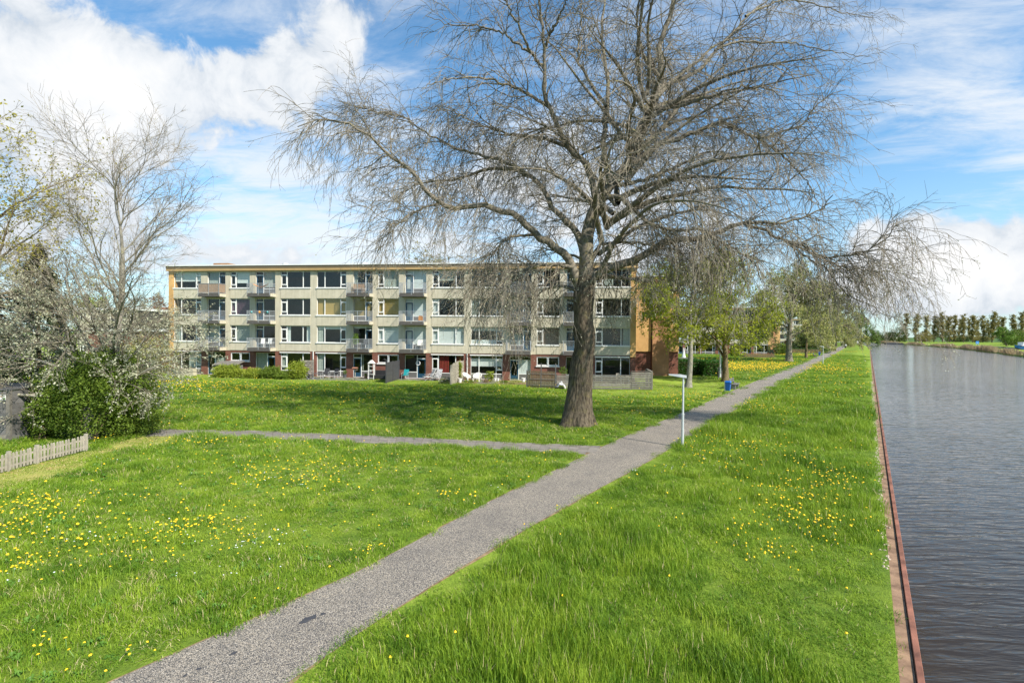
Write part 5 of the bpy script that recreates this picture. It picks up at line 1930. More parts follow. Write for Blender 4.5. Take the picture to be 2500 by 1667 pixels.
# woven fence panel standing out from the wall
u = at_px(1131, .4)
p0, p1 = np.array(fw(at_px(1131, .3), .3)[:2]), gp(1100, 942)[:2]
wf = thing('woven_fence', (*p1, 0), math.atan2(*(p0 - p1)[::-1]), 'pale woven wooden fence panel dividing two gardens', 'fence')
Lw = float(np.linalg.norm(p0 - p1))
for j in range(12):
    b = MB()
    n_ = 10
    xs = np.linspace(.05, Lw - .05, n_ + 1)
    for k in range(n_):
        y0 = .022 * (1 if (k + j) % 2 else -1)
        zt_ = .06 + j * .145
        rise = .18 * math.sin(math.pi * (k / n_)) if j == 11 else 0
        b.hexa([(xs[k], y0, zt_), (xs[k + 1], -y0, zt_), (xs[k + 1], -y0 + .01, zt_), (xs[k], y0 + .01, zt_),
                (xs[k], y0, zt_ + .135 + rise), (xs[k + 1], -y0, zt_ + .135 + rise), (xs[k + 1], -y0 + .01, zt_ + .135 + rise), (xs[k], y0 + .01, zt_ + .135 + rise)])
    b.obj('slat', M['wood_pale'], wf)
for xx in (0, Lw * .33, Lw):
    MB().box(xx - .045, xx + .045, -.045, .045, 0, 1.9 if xx else 1.75).obj('post', M['wood_pale'], wf)
shrub('bamboo', 'tall yellow-green bamboo growing against the woven fence', fw(at_px(1121, 2.3), 2.3), [(0, 0, 1.1, .22, .22, .75), (.05, 0, 1.5, .25, .22, .4)], 900, .12, M['shrub_yellow'], 91, 'plant')


def tub_chair(label, loc, rz):
    """moulded white armchair: wide shell back that runs into the arms"""
    c = thing('armchair', loc, rz, label, 'armchair', 'white plastic armchairs')
    b = MB()
    n_ = 15
    an_ = np.linspace(math.radians(-35), math.radians(215), n_)
    V, Q = [], []
    for r_, zt_ in ((.36, 0), (.40, 0)):
        for a_ in an_:
            k = max(0, math.sin(a_))
            top = .56 + .30 * k ** 1.3
            V += [(r_ * math.cos(a_) * .98, r_ * math.sin(a_) * .85, .40), (r_ * math.cos(a_) * 1.12, r_ * math.sin(a_) * 1.0 + .05 * k, top)]
    for s in range(2):
        for k in range(n_ - 1):
            o = s * 2 * n_ + 2 * k
            Q.append((o, o + 2, o + 3, o + 1) if s else (o, o + 1, o + 3, o + 2))
    for k in range(n_ - 1):
        o, o2 = 2 * k, 2 * n_ + 2 * k
        Q.append((o + 1, o2 + 1, o2 + 3, o + 3))
    b.add(V, Q)
    b.obj('backrest', M['plastic'], c)
    MB().lathe([(0.01, .36), (.34, .36), (.37, .40), (.33, .42), (.01, .40)], (0, -.02, 0), 16).obj('seat', M['plastic'], c)
    for sx in (-1, 1):
        for sy in (-1, 1):
            MB().hexa([(sx * .30 - .03, sy * .28 - .03, 0), (sx * .30 + .03, sy * .28 - .03, 0), (sx * .30 + .03, sy * .28 + .03, 0), (sx * .30 - .03, sy * .28 + .03, 0),
                       (sx * .27 - .05, sy * .25 - .05, .40), (sx * .27 + .05, sy * .25 - .05, .40), (sx * .27 + .05, sy * .25 + .05, .40), (sx * .27 - .05, sy * .25 + .05, .40)]).obj('leg', M['plastic'], c)
    return c


tub_chair('white moulded armchair turned sideways beside the woven fence', fw(at_px(1141, 1.7), 1.7), FA + 1.1)
tub_chair('white moulded armchair facing the lawn, right of its twin', fw(at_px(1165, 1.7), 1.7), FA - .15)
shrub('plant', 'bright green leafy plant in the dark bed right of the white armchairs', fw(at_px(1194, 1.9), 1.9), [(0, 0, .5, .42, .4, .5), (.25, 0, .75, .25, .25, .35)], 700, .12, M['shrub_yellow'], 92, 'plant')
for (px, y, r, h, sd, lab, mt) in [(1187, 2.6, .25, .35, 93, 'straw-coloured ornamental grass left of the path slabs', 'reed'), (1145, 2.7, .5, .22, 94, 'low green ground plant in front of the white armchairs', 'shrub'),
                                   (1257, 2.3, .55, .42, 95, 'grey-green lavender mound before the brushwood fence', 'bud_olive'), (1231, 2.6, .35, .28, 96, 'small round green plant left of the lavender mound', 'shrub'),
                                   (1253, 3.0, .25, .25, 97, 'lowest olive cushion plant at the lawn edge', 'bud_olive'), (1088, 2.6, .55, .45, 98, 'dark green mound beside the foot of the woven fence', 'hedge')]:
    shrub('plant', lab, fw(at_px(px, y), y), [(0, 0, h * .4, r, r * .8, h * .6)], 500, .08, M[mt], sd, 'plant', stems=2)

# brushwood fence
pA, pB = gp(1286, 947)[:2], gp(1356, 949.5)[:2]
bf = thing('brushwood_fence', (*pA, 0), math.atan2(*(pB - pA)[::-1]), 'brown brushwood fence in two panels before the small windows', 'fence')
Lb = float(np.linalg.norm(pB - pA))
rb = random.Random(9)
for s in range(2):
    b = MB()
    x = Lb * s / 2 + .02
    while x < Lb * (s + 1) / 2 - .02:
        b.bar((x, rb.uniform(-.02, .02), .02), (x + rb.uniform(-.02, .02), rb.uniform(-.02, .02), 1.42 + rb.uniform(-.05, .07)), .018)
        x += .022
    b.obj('brushwood_panel', M['bamboo'], bf, kind='stuff')
    for z in (.25, .75, 1.2):
        MB().box(Lb * s / 2 + .05, Lb * (s + 1) / 2 - .05, -.06, -.025, z, z + .045).obj('batten', M['wood_grey'], bf)
for k, (xx, hh_) in enumerate(((0, 1.5), (Lb / 2, 2.1), (Lb, 2.1))):
    MB().box(xx - .04, xx + .04, -.03, .05, 0, hh_).obj('post', M['wood_dark'], bf)

# plank fence round the right-hand garden, with its raised end
def plank_fence(name, label, pts, h, n_, mt):
    f = None
    for a_, c_ in zip(pts[:-1], pts[1:]):
        a_, c_ = np.array(a_), np.array(c_)
        if f is None:
            f = thing(name, (*a_, 0), 0, label, 'fence')
            o_ = a_
        L = np.linalg.norm(c_ - a_)
        ang = math.atan2(*(c_ - a_)[::-1])
        npan = max(1, int(round(L / 2.6)))
        for s in range(npan):
            for j in range(n_):
                x0, x1 = L * s / npan + .01, L * (s + 1) / npan - .01
                z0 = .04 + j * (h - .06) / n_
                off = .012 * (j % 2)
                me = MB().box(x0, x1, -.02 - off, .0 - off, z0, z0 + (h - .06) / n_ - .045).mesh('plank', M['wood_grey'])
                link('plank', me, f, (*(a_ - o_), 0), ang)
        for s in range(npan + 1):
            x0 = L * s / npan
            me = MB().box(x0 - .05, x0 + .05, .004, .09, 0, h).mesh('post', M['wood_grey'])
            link('post', me, f, (*(a_ - o_), 0), ang)
        me = MB().box(0, L, -.05, .08, h + .002, h + .03).mesh('cap_rail', M['wood_grey'])
        link('cap_rail', me, f, (*(a_ - o_), 0), ang)
    return f


f0, f1, f2 = gp(1358, 949)[:2], gp(1540, 951.5)[:2], gp(1592, 952)[:2]
plank_fence('plank_fence', 'long low fence of weathered horizontal planks behind the big trunk', [f0, f1], 1.17, 6, 'wood_grey')
back = f2 + FDY * 3.4
plank_fence('plank_fence', 'raised corner of weathered horizontal planks at the end of the garden', [f1 + (f2 - f1) * .02, f2, back], 1.5, 8, 'wood_grey')
cl = thing('striped_blanket', gp(1369, 950), FA, 'grey striped blanket heaped against the low plank fence', 'blanket')
rg = np.random.default_rng(77)
gx, gy = np.meshgrid(np.linspace(-.42, .42, 18), np.linspace(-.35, .2, 10))
gz = .62 * np.exp(-(gx / .35) ** 2) * np.clip(1 - np.abs(gy) * 1.2, 0, 1) + .05 * np.sin(gx * 22 + gy * 9) + .04 * np.sin(gx * 11 - gy * 17) + .04
Vb = np.stack([gx, gy, np.maximum(gz, .01)], -1).reshape(-1, 3)
ii, jj = np.meshgrid(np.arange(9), np.arange(17), indexing='ij')
Qb = np.stack([ii * 18 + jj, ii * 18 + jj + 1, (ii + 1) * 18 + jj + 1, (ii + 1) * 18 + jj], -1).reshape(-1, 4)
link('cloth', np_mesh('cloth', Vb, Qb, smooth=True, mats=[M['pattern']]), cl)
table('cafe_table', 'pale wooden cafe table behind the plank fence', fw(at_px(1526, .9), .9), FA, .8, .6, .75, 'wood_pale')
metal_chair('garden_chair', 'wooden slatted chair left of the cafe table', fw(at_px(1513, .8), .8), FA + .5, 'wood_pale', None, .08, False, .42)
shrub('plant', 'potted leafy plant hanging over the low plank fence left of the big trunk', fw(at_px(1375, 1.6), 1.6), [(0, 0, 1.15, .4, .3, .35)], 420, .09, M['shrub'], 99, 'plant')

# low rail fence at the left end of the block
u = at_px(398, 3)
rf = thing('rail_fence', fw(u, 2.4), FA, 'broken low timber rail fence at the left corner of the block', 'fence')
for xx in (0, 1.2):
    MB().box(xx - .05, xx + .05, -.05, .05, 0, 1.0).obj('post', M['wood_grey'], rf)
for z in (.3, .7):
    MB().box(-.3, 1.5, -.08, -.055, z, z + .12).obj('rail', M['wood_grey'], rf)
MB().bar((0, -.1, .1), (1.2, -.1, .9), .07, .03).obj('brace', M['wood_pale'], rf)
planter = thing('planter_box', fw(at_px(455, 1.2), 1.2), FA, 'pale planter box under the leftmost ground-floor window', 'planter')
MB().box(-.95, .95, -.25, .25, 0, .72).obj('body', M['concrete'], planter)
MB().box(-.88, .88, -.18, .18, .722, .74).obj('soil', M['soil'], planter)

# ------------------------------------------------------------------ things on the balconies
def bal(k, sg, r, f, y=.5):
    u = PIER + k * UP_ + (SEG[sg][0] * (1 - f) + SEG[sg][1] * f) * UP_
    p = fw(u, y)
    return (p[0], p[1], FLOORS[r] + .002)


hm = thing('hammock', bal(0, 'Bm', 0, .5, .75), FA, 'orange striped hammock slung across a top-floor balcony', 'hammock')
b = MB()
n_ = 14
V, Q = [], []
for k in range(n_ + 1):
    x = -0.85 + 1.7 * k / n_
    s = 1 - (2 * k / n_ - 1) ** 2
    for yy, dz_ in ((-.05 - .16 * s, .06 * s), (0, 0), (.05 + .16 * s, .06 * s)):
        V.append((x, yy, .98 - .42 * s + dz_ * 2))
for k in range(n_):
    for q_ in range(2):
        o = k * 3 + q_
        Q.append((o, o + 1, o + 4, o + 3))
b.add(V, Q)
b.obj('cloth', M['orange_cloth'], hm, smooth=True)
bn_ = thing('wooden_bench', bal(1, 'B', 0, .35, .45), FA, 'slatted pale wooden bench on the top-floor balcony right of centre', 'bench')
for k in range(4):
    MB().box(-.55, .55, -.25 + k * .12, -.16 + k * .12, .42, .445).obj('slat', M['wood_warm'], bn_)
for k in range(3):
    MB().box(-.55, .55, .24, .265, .55 + k * .14, .65 + k * .14).obj('slat', M['wood_warm'], bn_)
for sx in (-.52, .52):
    MB().box(sx - .03, sx + .03, .2, .26, 0, .95).obj('leg', M['wood_warm'], bn_)
    MB().box(sx - .03, sx + .03, -.26, -.2, 0, .62).obj('leg', M['wood_warm'], bn_)
    MB().box(sx - .03, sx + .03, -.28, .2, .622, .65).obj('armrest', M['wood_warm'], bn_)
metal_chair('balcony_chair', 'white chair on the left of two on a second-floor balcony', bal(0, 'Bm', 2, .45, .5), FA, 'white', 'white balcony chairs', .08, False, .42)
metal_chair('balcony_chair', 'white chair on the right of two on a second-floor balcony', bal(0, 'Bm', 2, .82, .5), FA, 'white', 'white balcony chairs', .08, False, .42)
metal_chair('balcony_chair', 'dark metal chair on the left-hand third-floor balcony', bal(0, 'B', 1, .4, .5), FA + .6, 'black', None, .1, True, .45)
sp_ = thing('balcony_plant', bal(1, 'B', 2, .25, .5), 0, 'bushy green potted plant on a balcony over the white shelf tower', 'plant')
MB().lathe([(.01, 0), (.13, 0), (.18, .35), (.01, .35)], k=12).obj('pot', M['slatepot'], sp_)
v_, q_ = blob_foliage([(0, 0, .9, .3, .3, .55), (.05, 0, 1.25, .22, .22, .35)], 500, .10, np.random.default_rng(5))
link('foliage', np_mesh('foliage', v_, q_, mats=[M['leaf_green']]), sp_)
metal_chair('balcony_chair', 'dark chair beside the bushy balcony plant', bal(1, 'B', 2, .7, .45), FA, 'slatepot', None, .08, False, .42)
ob = thing('orange_bag', bal(1, 'Bm', 1, .85, .8), FA, 'orange bag hanging inside a balcony railing', 'bag')
MB().hexa([(-.2, -.06, .1), (.2, -.06, .1), (.2, .06, .1), (-.2, .06, .1), (-.17, -.03, .55), (.17, -.03, .55), (.17, .03, .55), (-.17, .03, .55)]).obj('body', M['orange_cloth'], ob)
for k, f in enumerate((.1, .5, .9)):
    c3 = ('tealplastic', 'orange_cloth', 'tealplastic')[k]
    p = bal(0, 'Bm', 1, f, .95)
    ln = thing('lantern', (p[0], p[1], p[2] + .72), 0, ['first teal paper lantern on the third-floor balcony rail, by its left end', 'orange paper lantern hanging between two teal ones on a balcony rail', 'second teal paper lantern, hanging at the right end of the balcony rail'][k], 'lantern', 'paper lanterns on a balcony rail')
    MB().lathe([(.02, 0), (.10, .06), (.11, .12), (.08, .2), (.03, .24)], k=10).obj('shade', M[c3], ln)
rk = metal_chair('rocking_chair', 'pale rattan chair on a balcony over the dark doorway with the wreath', bal(1, 'Bm', 2, .75, .45), FA, 'plastic', None, .15, True, .5)

# ------------------------------------------------------------------ along the path
def lamp(px, py, label):
    p = gp(px, py)
    t = thing('street_lamp', p, 0, label, 'street lamp', 'street lamps along the canal path')
    MB().tube([(0, 0, -.1), (0, 0, 1.35)], [.052, .050], 14).obj('lower_pole', M['metal'], t, smooth=True)
    MB().tube([(0, 0, 1.35), (0, 0, 2.82)], [.043, .036], 14).obj('upper_pole', M['metal'], t, smooth=True)
    MB().lathe([(.03, 1.33), (.056, 1.33), (.056, 1.37), (.03, 1.38)], k=14).obj('collar', M['metal'], t)
    MB().lathe([(.05, .3), (.056, .3), (.056, .75), (.05, .75)], k=14).obj('service_door', M['metal'], t)
    d = np.array([-.97, .24])
    n_ = np.array([d[1], -d[0]])
    P = []
    for zz in (0, 1):
        for (s, wd) in ((-.10, .05), (.50, .13)):
            for e in (-1, 1):
                pass
    def row(s, wd, z):
        return [(*(d * s + n_ * wd * e), z) for e in (-1, 1)]
    hb = MB()
    a_, b2, c_ = row(-.12, .05, 2.80), row(.12, .10, 2.83), row(.56, .12, 2.90)
    a2, b3, c2 = row(-.12, .05, 2.90), row(.12, .10, 2.935), row(.56, .12, 2.93)
    hb.hexa([a_[0], a_[1], b2[1], b2[0], a2[0], a2[1], b3[1], b3[0]])
    hb.hexa([b2[0], b2[1], c_[1], c_[0], b3[0], b3[1], c2[1], c2[0]])
    hb.obj('lamp_head', M['metal'], t)
    lens = MB()
    e0, e1 = row(.2, .08, 2.832), row(.52, .09, 2.885)
    lens.add([e0[0], e0[1], e1[1], e1[0]], [(0, 1, 2, 3)])
    lens.obj('lens', M['white'], t)
    return t


lamp(1666, 1092.5, 'nearest grey street lamp, between the path and the tall grass beside the big trunk')
lamp(2009, 889, 'second street lamp along the path, past the thick trunk')
lamp(2058, 856.5, 'third street lamp, standing next to the person on the path')
lamp(2074, 842.5, 'farthest and smallest street lamp at the bend of the path')

PANG = math.atan2(CD[1], CD[0])


def litter_bin(px, py, label):
    t = thing('litter_bin', gp(px, py), PANG, label, 'litter bin', 'blue litter bins beside the benches')
    MB().box(-.03, .03, .20, .26, -.1, .92).obj('post', M['metal'], t)
    b = MB()
    b.hexa([(-.15, -.15, .16), (.15, -.15, .16), (.15, .15, .16), (-.15, .15, .16), (-.21, -.21, .82), (.21, -.21, .82), (.21, .18, .82), (-.21, .18, .82)])
    b.obj('body', M['bluebin'], t)
    MB().hexa([(-.22, -.22, .825), (.22, -.22, .825), (.22, .19, .825), (-.22, .19, .825), (-.15, -.17, .93), (.15, -.17, .93), (.15, .17, .93), (-.15, .17, .93)]).obj('lid', M['bluebin'], t)
    MB().box(-.12, .12, -.222, -.205, .66, .76).obj('opening', M['black'], t)
    return t


def bench(px, py, label, mt='wood_dark'):
    t = thing('park_bench', gp(px, py), PANG, label, 'bench', 'benches facing the canal')
    for k in range(3):
        MB().box(-.9, .9, -.30 + k * .15, -.17 + k * .15, .42, .455).obj('seat_plank', M[mt], t)
    for k in range(2):
        MB().box(-.9, .9, .22 + k * .03, .25 + k * .03, .58 + k * .17, .71 + k * .17).obj('back_plank', M[mt], t)
    for sx in (-.62, .62):
        MB().box(sx - .06, sx + .06, -.22, .12, 0, .42).obj('leg', M['patio'], t)
        MB().hexa([(sx - .05, .1, .3), (sx + .05, .1, .3), (sx + .05, .2, .3), (sx - .05, .2, .3), (sx - .05, .25, .9), (sx + .05, .25, .9), (sx + .05, .31, .9), (sx - .05, .31, .9)]).obj('back_support', M['patio'], t)
    return t


litter_bin(1777, 958, 'blue litter bin on a pale post beside the nearer bench')
litter_bin(2000.5, 869, 'small blue litter bin beside the second bench')
bench(1793, 949, 'dark park bench next to the nearer blue litter bin')
bench(1989, 871, 'dark park bench next to the farther blue litter bin')
bench(2037, 852, 'tiny blue-grey park bench under the slender dark-trunked tree', 'bluebin')
p = gp(1812, 956)
bed('bench_pad', [(1807, 953), (1826, 952), (1832, 955.5), (1813, 957.5)], .010, M['paver'])
mast = thing('mast', gp(1757.5, 926), 0, 'white mast held by two dark posts in front of the dark hedge', 'mast')
MB().tube([(0, 0, .25), (0, 0, 9.5)], [.10, .06], 10).obj('pole', M['white'], mast)
for sx in (-.15, .15):
    MB().box(sx - .05, sx + .05, -.06, .06, -.2, 1.25).obj('support', M['wood_dark'], mast)
MB().box(-.2, .2, -.075, .075, .95, 1.05).obj('clamp', M['wood_dark'], mast)


def hedge(label, px, py, wx, wy, h, n, seed):
    rg = np.random.default_rng(seed)
    t = thing('hedge', gp(px, py), FA, label, 'hedge')
    P = rg.random((n, 3)) * 2 - 1
    ax = rg.integers(0, 3, n)
    sg = np.where(rg.random(n) < .5, -1, 1)
    k = rg.random(n) < .8
    P[np.arange(n)[k], ax[k]] = sg[k] * rg.uniform(.82, 1.05, k.sum())
    P[:, 2] = (P[:, 2] + 1) / 2
    P += .05 * np.stack([np.sin(P[:, 1] * 9 + P[:, 2] * 7), np.sin(P[:, 0] * 8 + P[:, 2] * 5), .6 * np.sin(P[:, 0] * 7 + P[:, 1] * 6)], 1)
    P *= [wx / 2, wy / 2, h]
    P[:, 1] += wy / 2
    P = P[P[:, 2] > 0]
    v_, q_ = leaves(P, .13, rg)
    link('foliage', np_mesh('foliage', v_, q_, mats=[M['hedge']]), t)
    MB().box(-wx * .36, wx * .36, wy * .2, wy * .8, 0, h * .8).obj('stem', M['bark_brown'], t)
    return t


hedge('dark clipped hedge behind the pale young trunk', 1681, 917, 3.4, 2.2, 1.75, 14000, 101)
hedge('dark clipped hedge behind the white mast', 1746, 920.5, 2.4, 2.2, 1.75, 11000, 102)
ps = thing('parasol', gp(1669, 884), 0, 'closed white parasol on the terrace beyond the hedge', 'parasol')
MB().tube([(0, 0, 0), (0, 0, 2.3)], .03, 8).obj('pole', M['metal'], ps)
MB().lathe([(.30, .75), (.34, .78), (.16, 1.6), (.06, 2.35), (.01, 2.45)], k=10).obj('canopy', M['cloth_white'], ps)
tw_ = thing('terrace_wall', gp(1657, 888), FA, 'low grey board wall of the terrace beyond the hedge', 'wall')
for j in range(5):
    MB().box(0, 2.3, 0, .05, .02 + j * .2, .19 + j * .2).obj('board', M['wood_grey'], tw_)

# in front of the second block
fa, fb2 = gp(1818, 873.5)[:2], gp(1892, 873.8)[:2]
f2_ = thing('picket_fence', (*fa, 0), math.atan2(*(fb2 - fa)[::-1]), 'brown picket fence before the second apartment block', 'fence')
L2_ = float(np.linalg.norm(fb2 - fa))
pm2 = MB().box(-.05, .05, -.012, .012, .03, .85).mesh('picket', M['bark_brown'])
x = .05
while x < L2_:
    link('picket', pm2, f2_, (x, 0, 0))
    x += .15
for z in (.2, .65):
    MB().box(0, L2_, .014, .05, z, z + .08).obj('rail', M['bark_brown'], f2_)
rg = np.random.default_rng(8)
PF = np.stack([rg.uniform(0, L2_, 260), rg.uniform(.3, .9, 260), rg.uniform(.5, .95, 260)], 1)
v_, q_ = leaves(PF, .16, rg)
fl_ = thing('flower_bed', (*fa, 0), math.atan2(*(fb2 - fa)[::-1]), 'orange flowers behind the brown picket fence', 'flowers')
link('blossoms', np_mesh('blossoms', v_, q_, mats=[mat('orange_blossom', (.6, .16, .06), .7)]), fl_)
MB().box(0, L2_, .3, 1.0, 0, .4).obj('soil', M['soil'], fl_)
shrub('shrub', 'round bright green bush left of the brown picket fence', gp(1797, 871.5), [(0, .5, 1.3, 1.1, 1, 1.3)], 3500, .22, M['shrub'], 111)
cab = thing('garden_cabinet', gp(1881, 871), FA, 'small olive garden cabinet beside the second block', 'cabinet')
MB().box(-.55, .55, -.3, .3, 0, 1.5).obj('body', M['bamboo'], cab)
MB().box(-.62, .62, -.36, .36, 1.502, 1.58).obj('roof', M['wood_dark'], cab)
shrub('shrub', 'clipped green shrub between the second block and the thick trunk', gp(1912, 866), [(0, .8, 1.2, 2.0, 1.2, 1.4)], 4000, .25, M['shrub'], 112)
shrub('shrub', 'yellow-green shrub by the third apartment block', gp(1990, 856), [(0, 1, 1.6, 3.2, 1.5, 1.8)], 3500, .4, M['shrub_yellow'], 113)
hedge('long low hedge in front of the third apartment block', 1958, 862, 14, 1.5, 1.3, 6000, 103)

# person with a pushchair far along the path
pp = gp(2064.5, 850.5)
pe = thing('person', pp, PANG, 'person in a white jacket and dark trousers walking on the path', 'person')
SK = [((0, 0, .95), .15), ((.10, .02, .50), .085), ((.16, .0, .06), .06), ((.27, 0, .03), .05), ((-.10, -.02, .50), .085), ((-.16, 0, .08), .06), ((-.06, 0, .03), .05),
      ((0, 0, 1.25), .19), ((0, 0, 1.45), .17), ((0, 0, 1.54), .06), ((.02, 0, 1.68), .105), ((.02, 0, 1.76), .09),
      ((.02, .2, 1.40), .07), ((.10, .24, 1.14), .05), ((.32, .20, 1.02), .04), ((.02, -.2, 1.40), .07), ((.10, -.24, 1.14), .05), ((.32, -.20, 1.02), .04)]
ED = [(0, 1), (1, 2), (2, 3), (0, 4), (4, 5), (5, 6), (0, 7), (7, 8), (8, 9), (9, 10), (10, 11), (8, 12), (12, 13), (13, 14), (8, 15), (15, 16), (16, 17)]
me = bpy.data.meshes.new('body')
me.from_pydata([s[0] for s in SK], ED, [])
bo = link('body', me, pe)
sm_ = bo.modifiers.new('skin', 'SKIN')
for v__, s in zip(me.skin_vertices[0].data, SK):
    v__.radius = (s[1], s[1])
me.skin_vertices[0].data[0].use_root = True
bo.modifiers.new('sub', 'SUBSURF').levels = 1
me.materials.append(M['cloth_white'])
tm = MB()
for sy, f0_, k0 in ((.1, .16, 1), (-.1, -.16, 4)):
    tm.tube([(0, sy * .6, .98), SK[k0][0], SK[k0 + 1][0]], [.15, .11, .085], 8)
tm.obj('trousers', M['black'], pe)
MB().lathe([(.01, 1.62), (.11, 1.66), (.115, 1.75), (.07, 1.84), (.01, 1.86)], k=10).obj('hair', M['wood_dark'], pe)
pc = thing('pushchair', pp + np.array([*(-CD * .75 + CN * .05), 0]), PANG, 'dark pushchair in front of the person on the path', 'pushchair')
MB().hexa([(-.3, -.22, .35), (.25, -.22, .35), (.25, .22, .35), (-.3, .22, .35), (-.4, -.24, .75), (.3, -.24, .65), (.3, .24, .65), (-.4, .24, .75)]).obj('seat', M['black'], pc)
MB().lathe([(.01, 1.05), (.25, .98), (.33, .75)], (.1, 0, 0), 10).obj('hood', M['black'], pc)
MB().bar((.25, -.2, .6), (.75, -.2, 1.02), .03).bar((.25, .2, .6), (.75, .2, 1.02), .03).bar((.75, -.2, 1.02), (.75, .2, 1.02), .03).obj('handle', M['metal'], pc)
for sx in (-.3, .25):
    for sy in (-.22, .22):
        b = MB()
        a = np.linspace(0, 2 * math.pi, 13)
        b.tube([(sx + .13 * math.cos(t), sy, .15 + .13 * math.sin(t)) for t in a], .025, 6, False)
        b.obj('wheel', M['black'], pc)

# marks and litter on the path
def patch(name, label, px, py, r, mt, z, seed, ax=1.0, cat='patch'):
    rg = np.random.default_rng(seed)
    c = gp(px, py)
    n_ = 12
    a = np.arange(n_) / n_ * 6.283
    rr_ = r * rg.uniform(.55, 1.2, n_)
    d = CD if seed % 2 else np.array([.8, .6])
    e = np.array([-d[1], d[0]])
    V = [(*(d * math.cos(t) * q * ax + e * math.sin(t) * q), z) for t, q in zip(a, rr_)] + [(0, 0, z + .003)]
    T = [(k, (k + 1) % n_, n_) for k in range(n_)]
    return link(name, np_mesh(name, V, None, T, mats=[mt]), None, c, label=label, cat=cat)


patch('tar_patch', 'longest black tar patch in the middle of the path', 752, 1513, .075, M['tar'], .015, 1, 2.2)
patch('tar_patch', 'small tar patch just beyond the longest one', 788, 1500, .04, M['tar'], .015, 3, 1.6)
patch('tar_patch', 'tar patch on the near left half of the path', 568, 1597, .035, M['tar'], .015, 5, 1.8)
patch('tar_patch', 'tar blot between two others near the bottom of the path', 486, 1634, .03, M['tar'], .015, 6, 1.3)
patch('tar_patch', 'nearest tar blot at the bottom edge of the path', 451, 1651, .028, M['tar'], .015, 7, 1.2)
patch('litter', 'scrap of white litter at the right edge of the path', 1551, 1148, .10, M['white'], .018, 9, 1.4, 'litter')

# ------------------------------------------------------------------ far bank
POP = []
rgp = np.random.default_rng(55)
for v in range(3):
    t = thing('poplar', (0, 0, 0), 0, 'x', 'tree')
    Hh = (28, 29.5, 27)[v]
    pt = np.stack([.5 * np.sin(np.linspace(0, 5, 12) + v), .4 * np.sin(np.linspace(1, 5, 12)), np.linspace(-.3, Hh, 12)], 1)
    MB().tube(pt, np.linspace(.55, .06, 12), 8).obj('trunk', M['bark_far'], t)
    nb = 90
    z = np.sort(rgp.uniform(.10, .99, nb)) * Hh
    a = rgp.uniform(0, 6.28, nb)
    P0 = np.stack([np.interp(z, pt[:, 2], pt[:, 0]), np.interp(z, pt[:, 2], pt[:, 1]), z], 1)
    env = np.clip(1.05 - np.abs(z / Hh - .60) * 1.15, .34, .8) * (.75 + .35 * np.sin(z * 1.1 + v * 2))
    D = np.stack([np.cos(a), np.sin(a), rgp.uniform(.2, .9, nb)], 1)
    br = grow(P0, D, 5.6 * env * rgp.uniform(.6, 1.15, nb), 5, .05, .15, rgp)
    V, Q = tubes(br, taper(np.full(nb, .11), np.full(nb, .04), 6), 4)
    link('branch', np_mesh('branch', V, Q, mats=[M['bark_far']]), t)
    lv = along(br, 2600, rgp, .15, .55)
    v_, q_ = leaves(lv, .95, rgp, .7)
    link('crown', np_mesh('crown', v_, q_, mats=[M['leaf_far']]), t)
    POP.append(t)
plist = [2211, 2236, 2260, 2281, 2300, 2318, 2330, 2352, 2375, 2400, 2424, 2449, 2475, 2495, 2520, 2546, 2575]
words = ['first', 'second', 'third', 'fourth', 'fifth', 'sixth', 'seventh', 'eighth', 'ninth', 'tenth', 'eleventh', 'twelfth', 'thirteenth', 'fourteenth', 'fifteenth', 'sixteenth', 'seventeenth']
for i, px in enumerate(plist):
    o = POP[i] if i < 3 else copy_tree(POP[i % 3])
    Yp = 520 + 12 * math.sin(i * 2.3)
    q = at_y(px, 824, Yp)
    o.location = (q[0], Yp, -.1)
    s = .92 + .14 * rgp.random()
    o.scale = (s * rgp.uniform(.9, 1.15), s * 1.0, s)
    o.rotation_euler = (0, 0, rgp.uniform(0, 6.28))
    o['label'] = f'{words[i]} tall bare-stemmed poplar of the row across the canal, counted from the canal bend'
    o['group'] = 'poplar row across the canal'
for i, px in enumerate([2290, 2310, 2343, 2365, 2387, 2412, 2437]):
    o = copy_tree(POP[(i + 1) % 3])
    q = at_y(px, 824, 640)
    o.location = (q[0], 640, 0)
    o.scale = (.85, .85, .95)
    o.rotation_euler = (0, 0, i * 1.1)
    o['label'] = f'{words[i]} thin poplar of the second row, showing between the front trunks'
    o['group'] = 'second poplar row across the canal'
# grassy dyke behind them
dk = []
for px in (2150, 2260, 2380, 2500, 2620):
    q0, q1, q2 = at_y(px, 824, 560), at_y(px, 824, 572), at_y(px, 824, 580)
    dk += [(q0[0], 560, -.3), (q1[0], 572, 4.1), (q2[0], 584, 4.1), (q2[0], 596, -.3)]
dQ = [(i * 4 + j, (i + 1) * 4 + j, (i + 1) * 4 + j + 1, i * 4 + j + 1) for i in range(4) for j in range(3)]
link('dyke', np_mesh('dyke', dk, dQ, mats=[M['hedge_bank'] if 'hedge_bank' in M else mat('dyke_grass', (.045, .095, .02), .95, .3, .2)]), kind='structure')


def far_bush(label, px, Y, rx, h, n, size, mt, seed, cat='bush', name='bush'):
    q = at_y(px, 824, Y)
    return shrub(name, label, (q[0], Y, -.2), [(0, 0, h * .45, rx, rx * .6, h * .55), (-rx * .5, 0, h * .4, rx * .6, rx * .5, h * .42), (rx * .45, 0, h * .5, rx * .55, rx * .5, h * .45)], n, size, M[mt], seed, cat, 'bushes across the canal', stems=3)


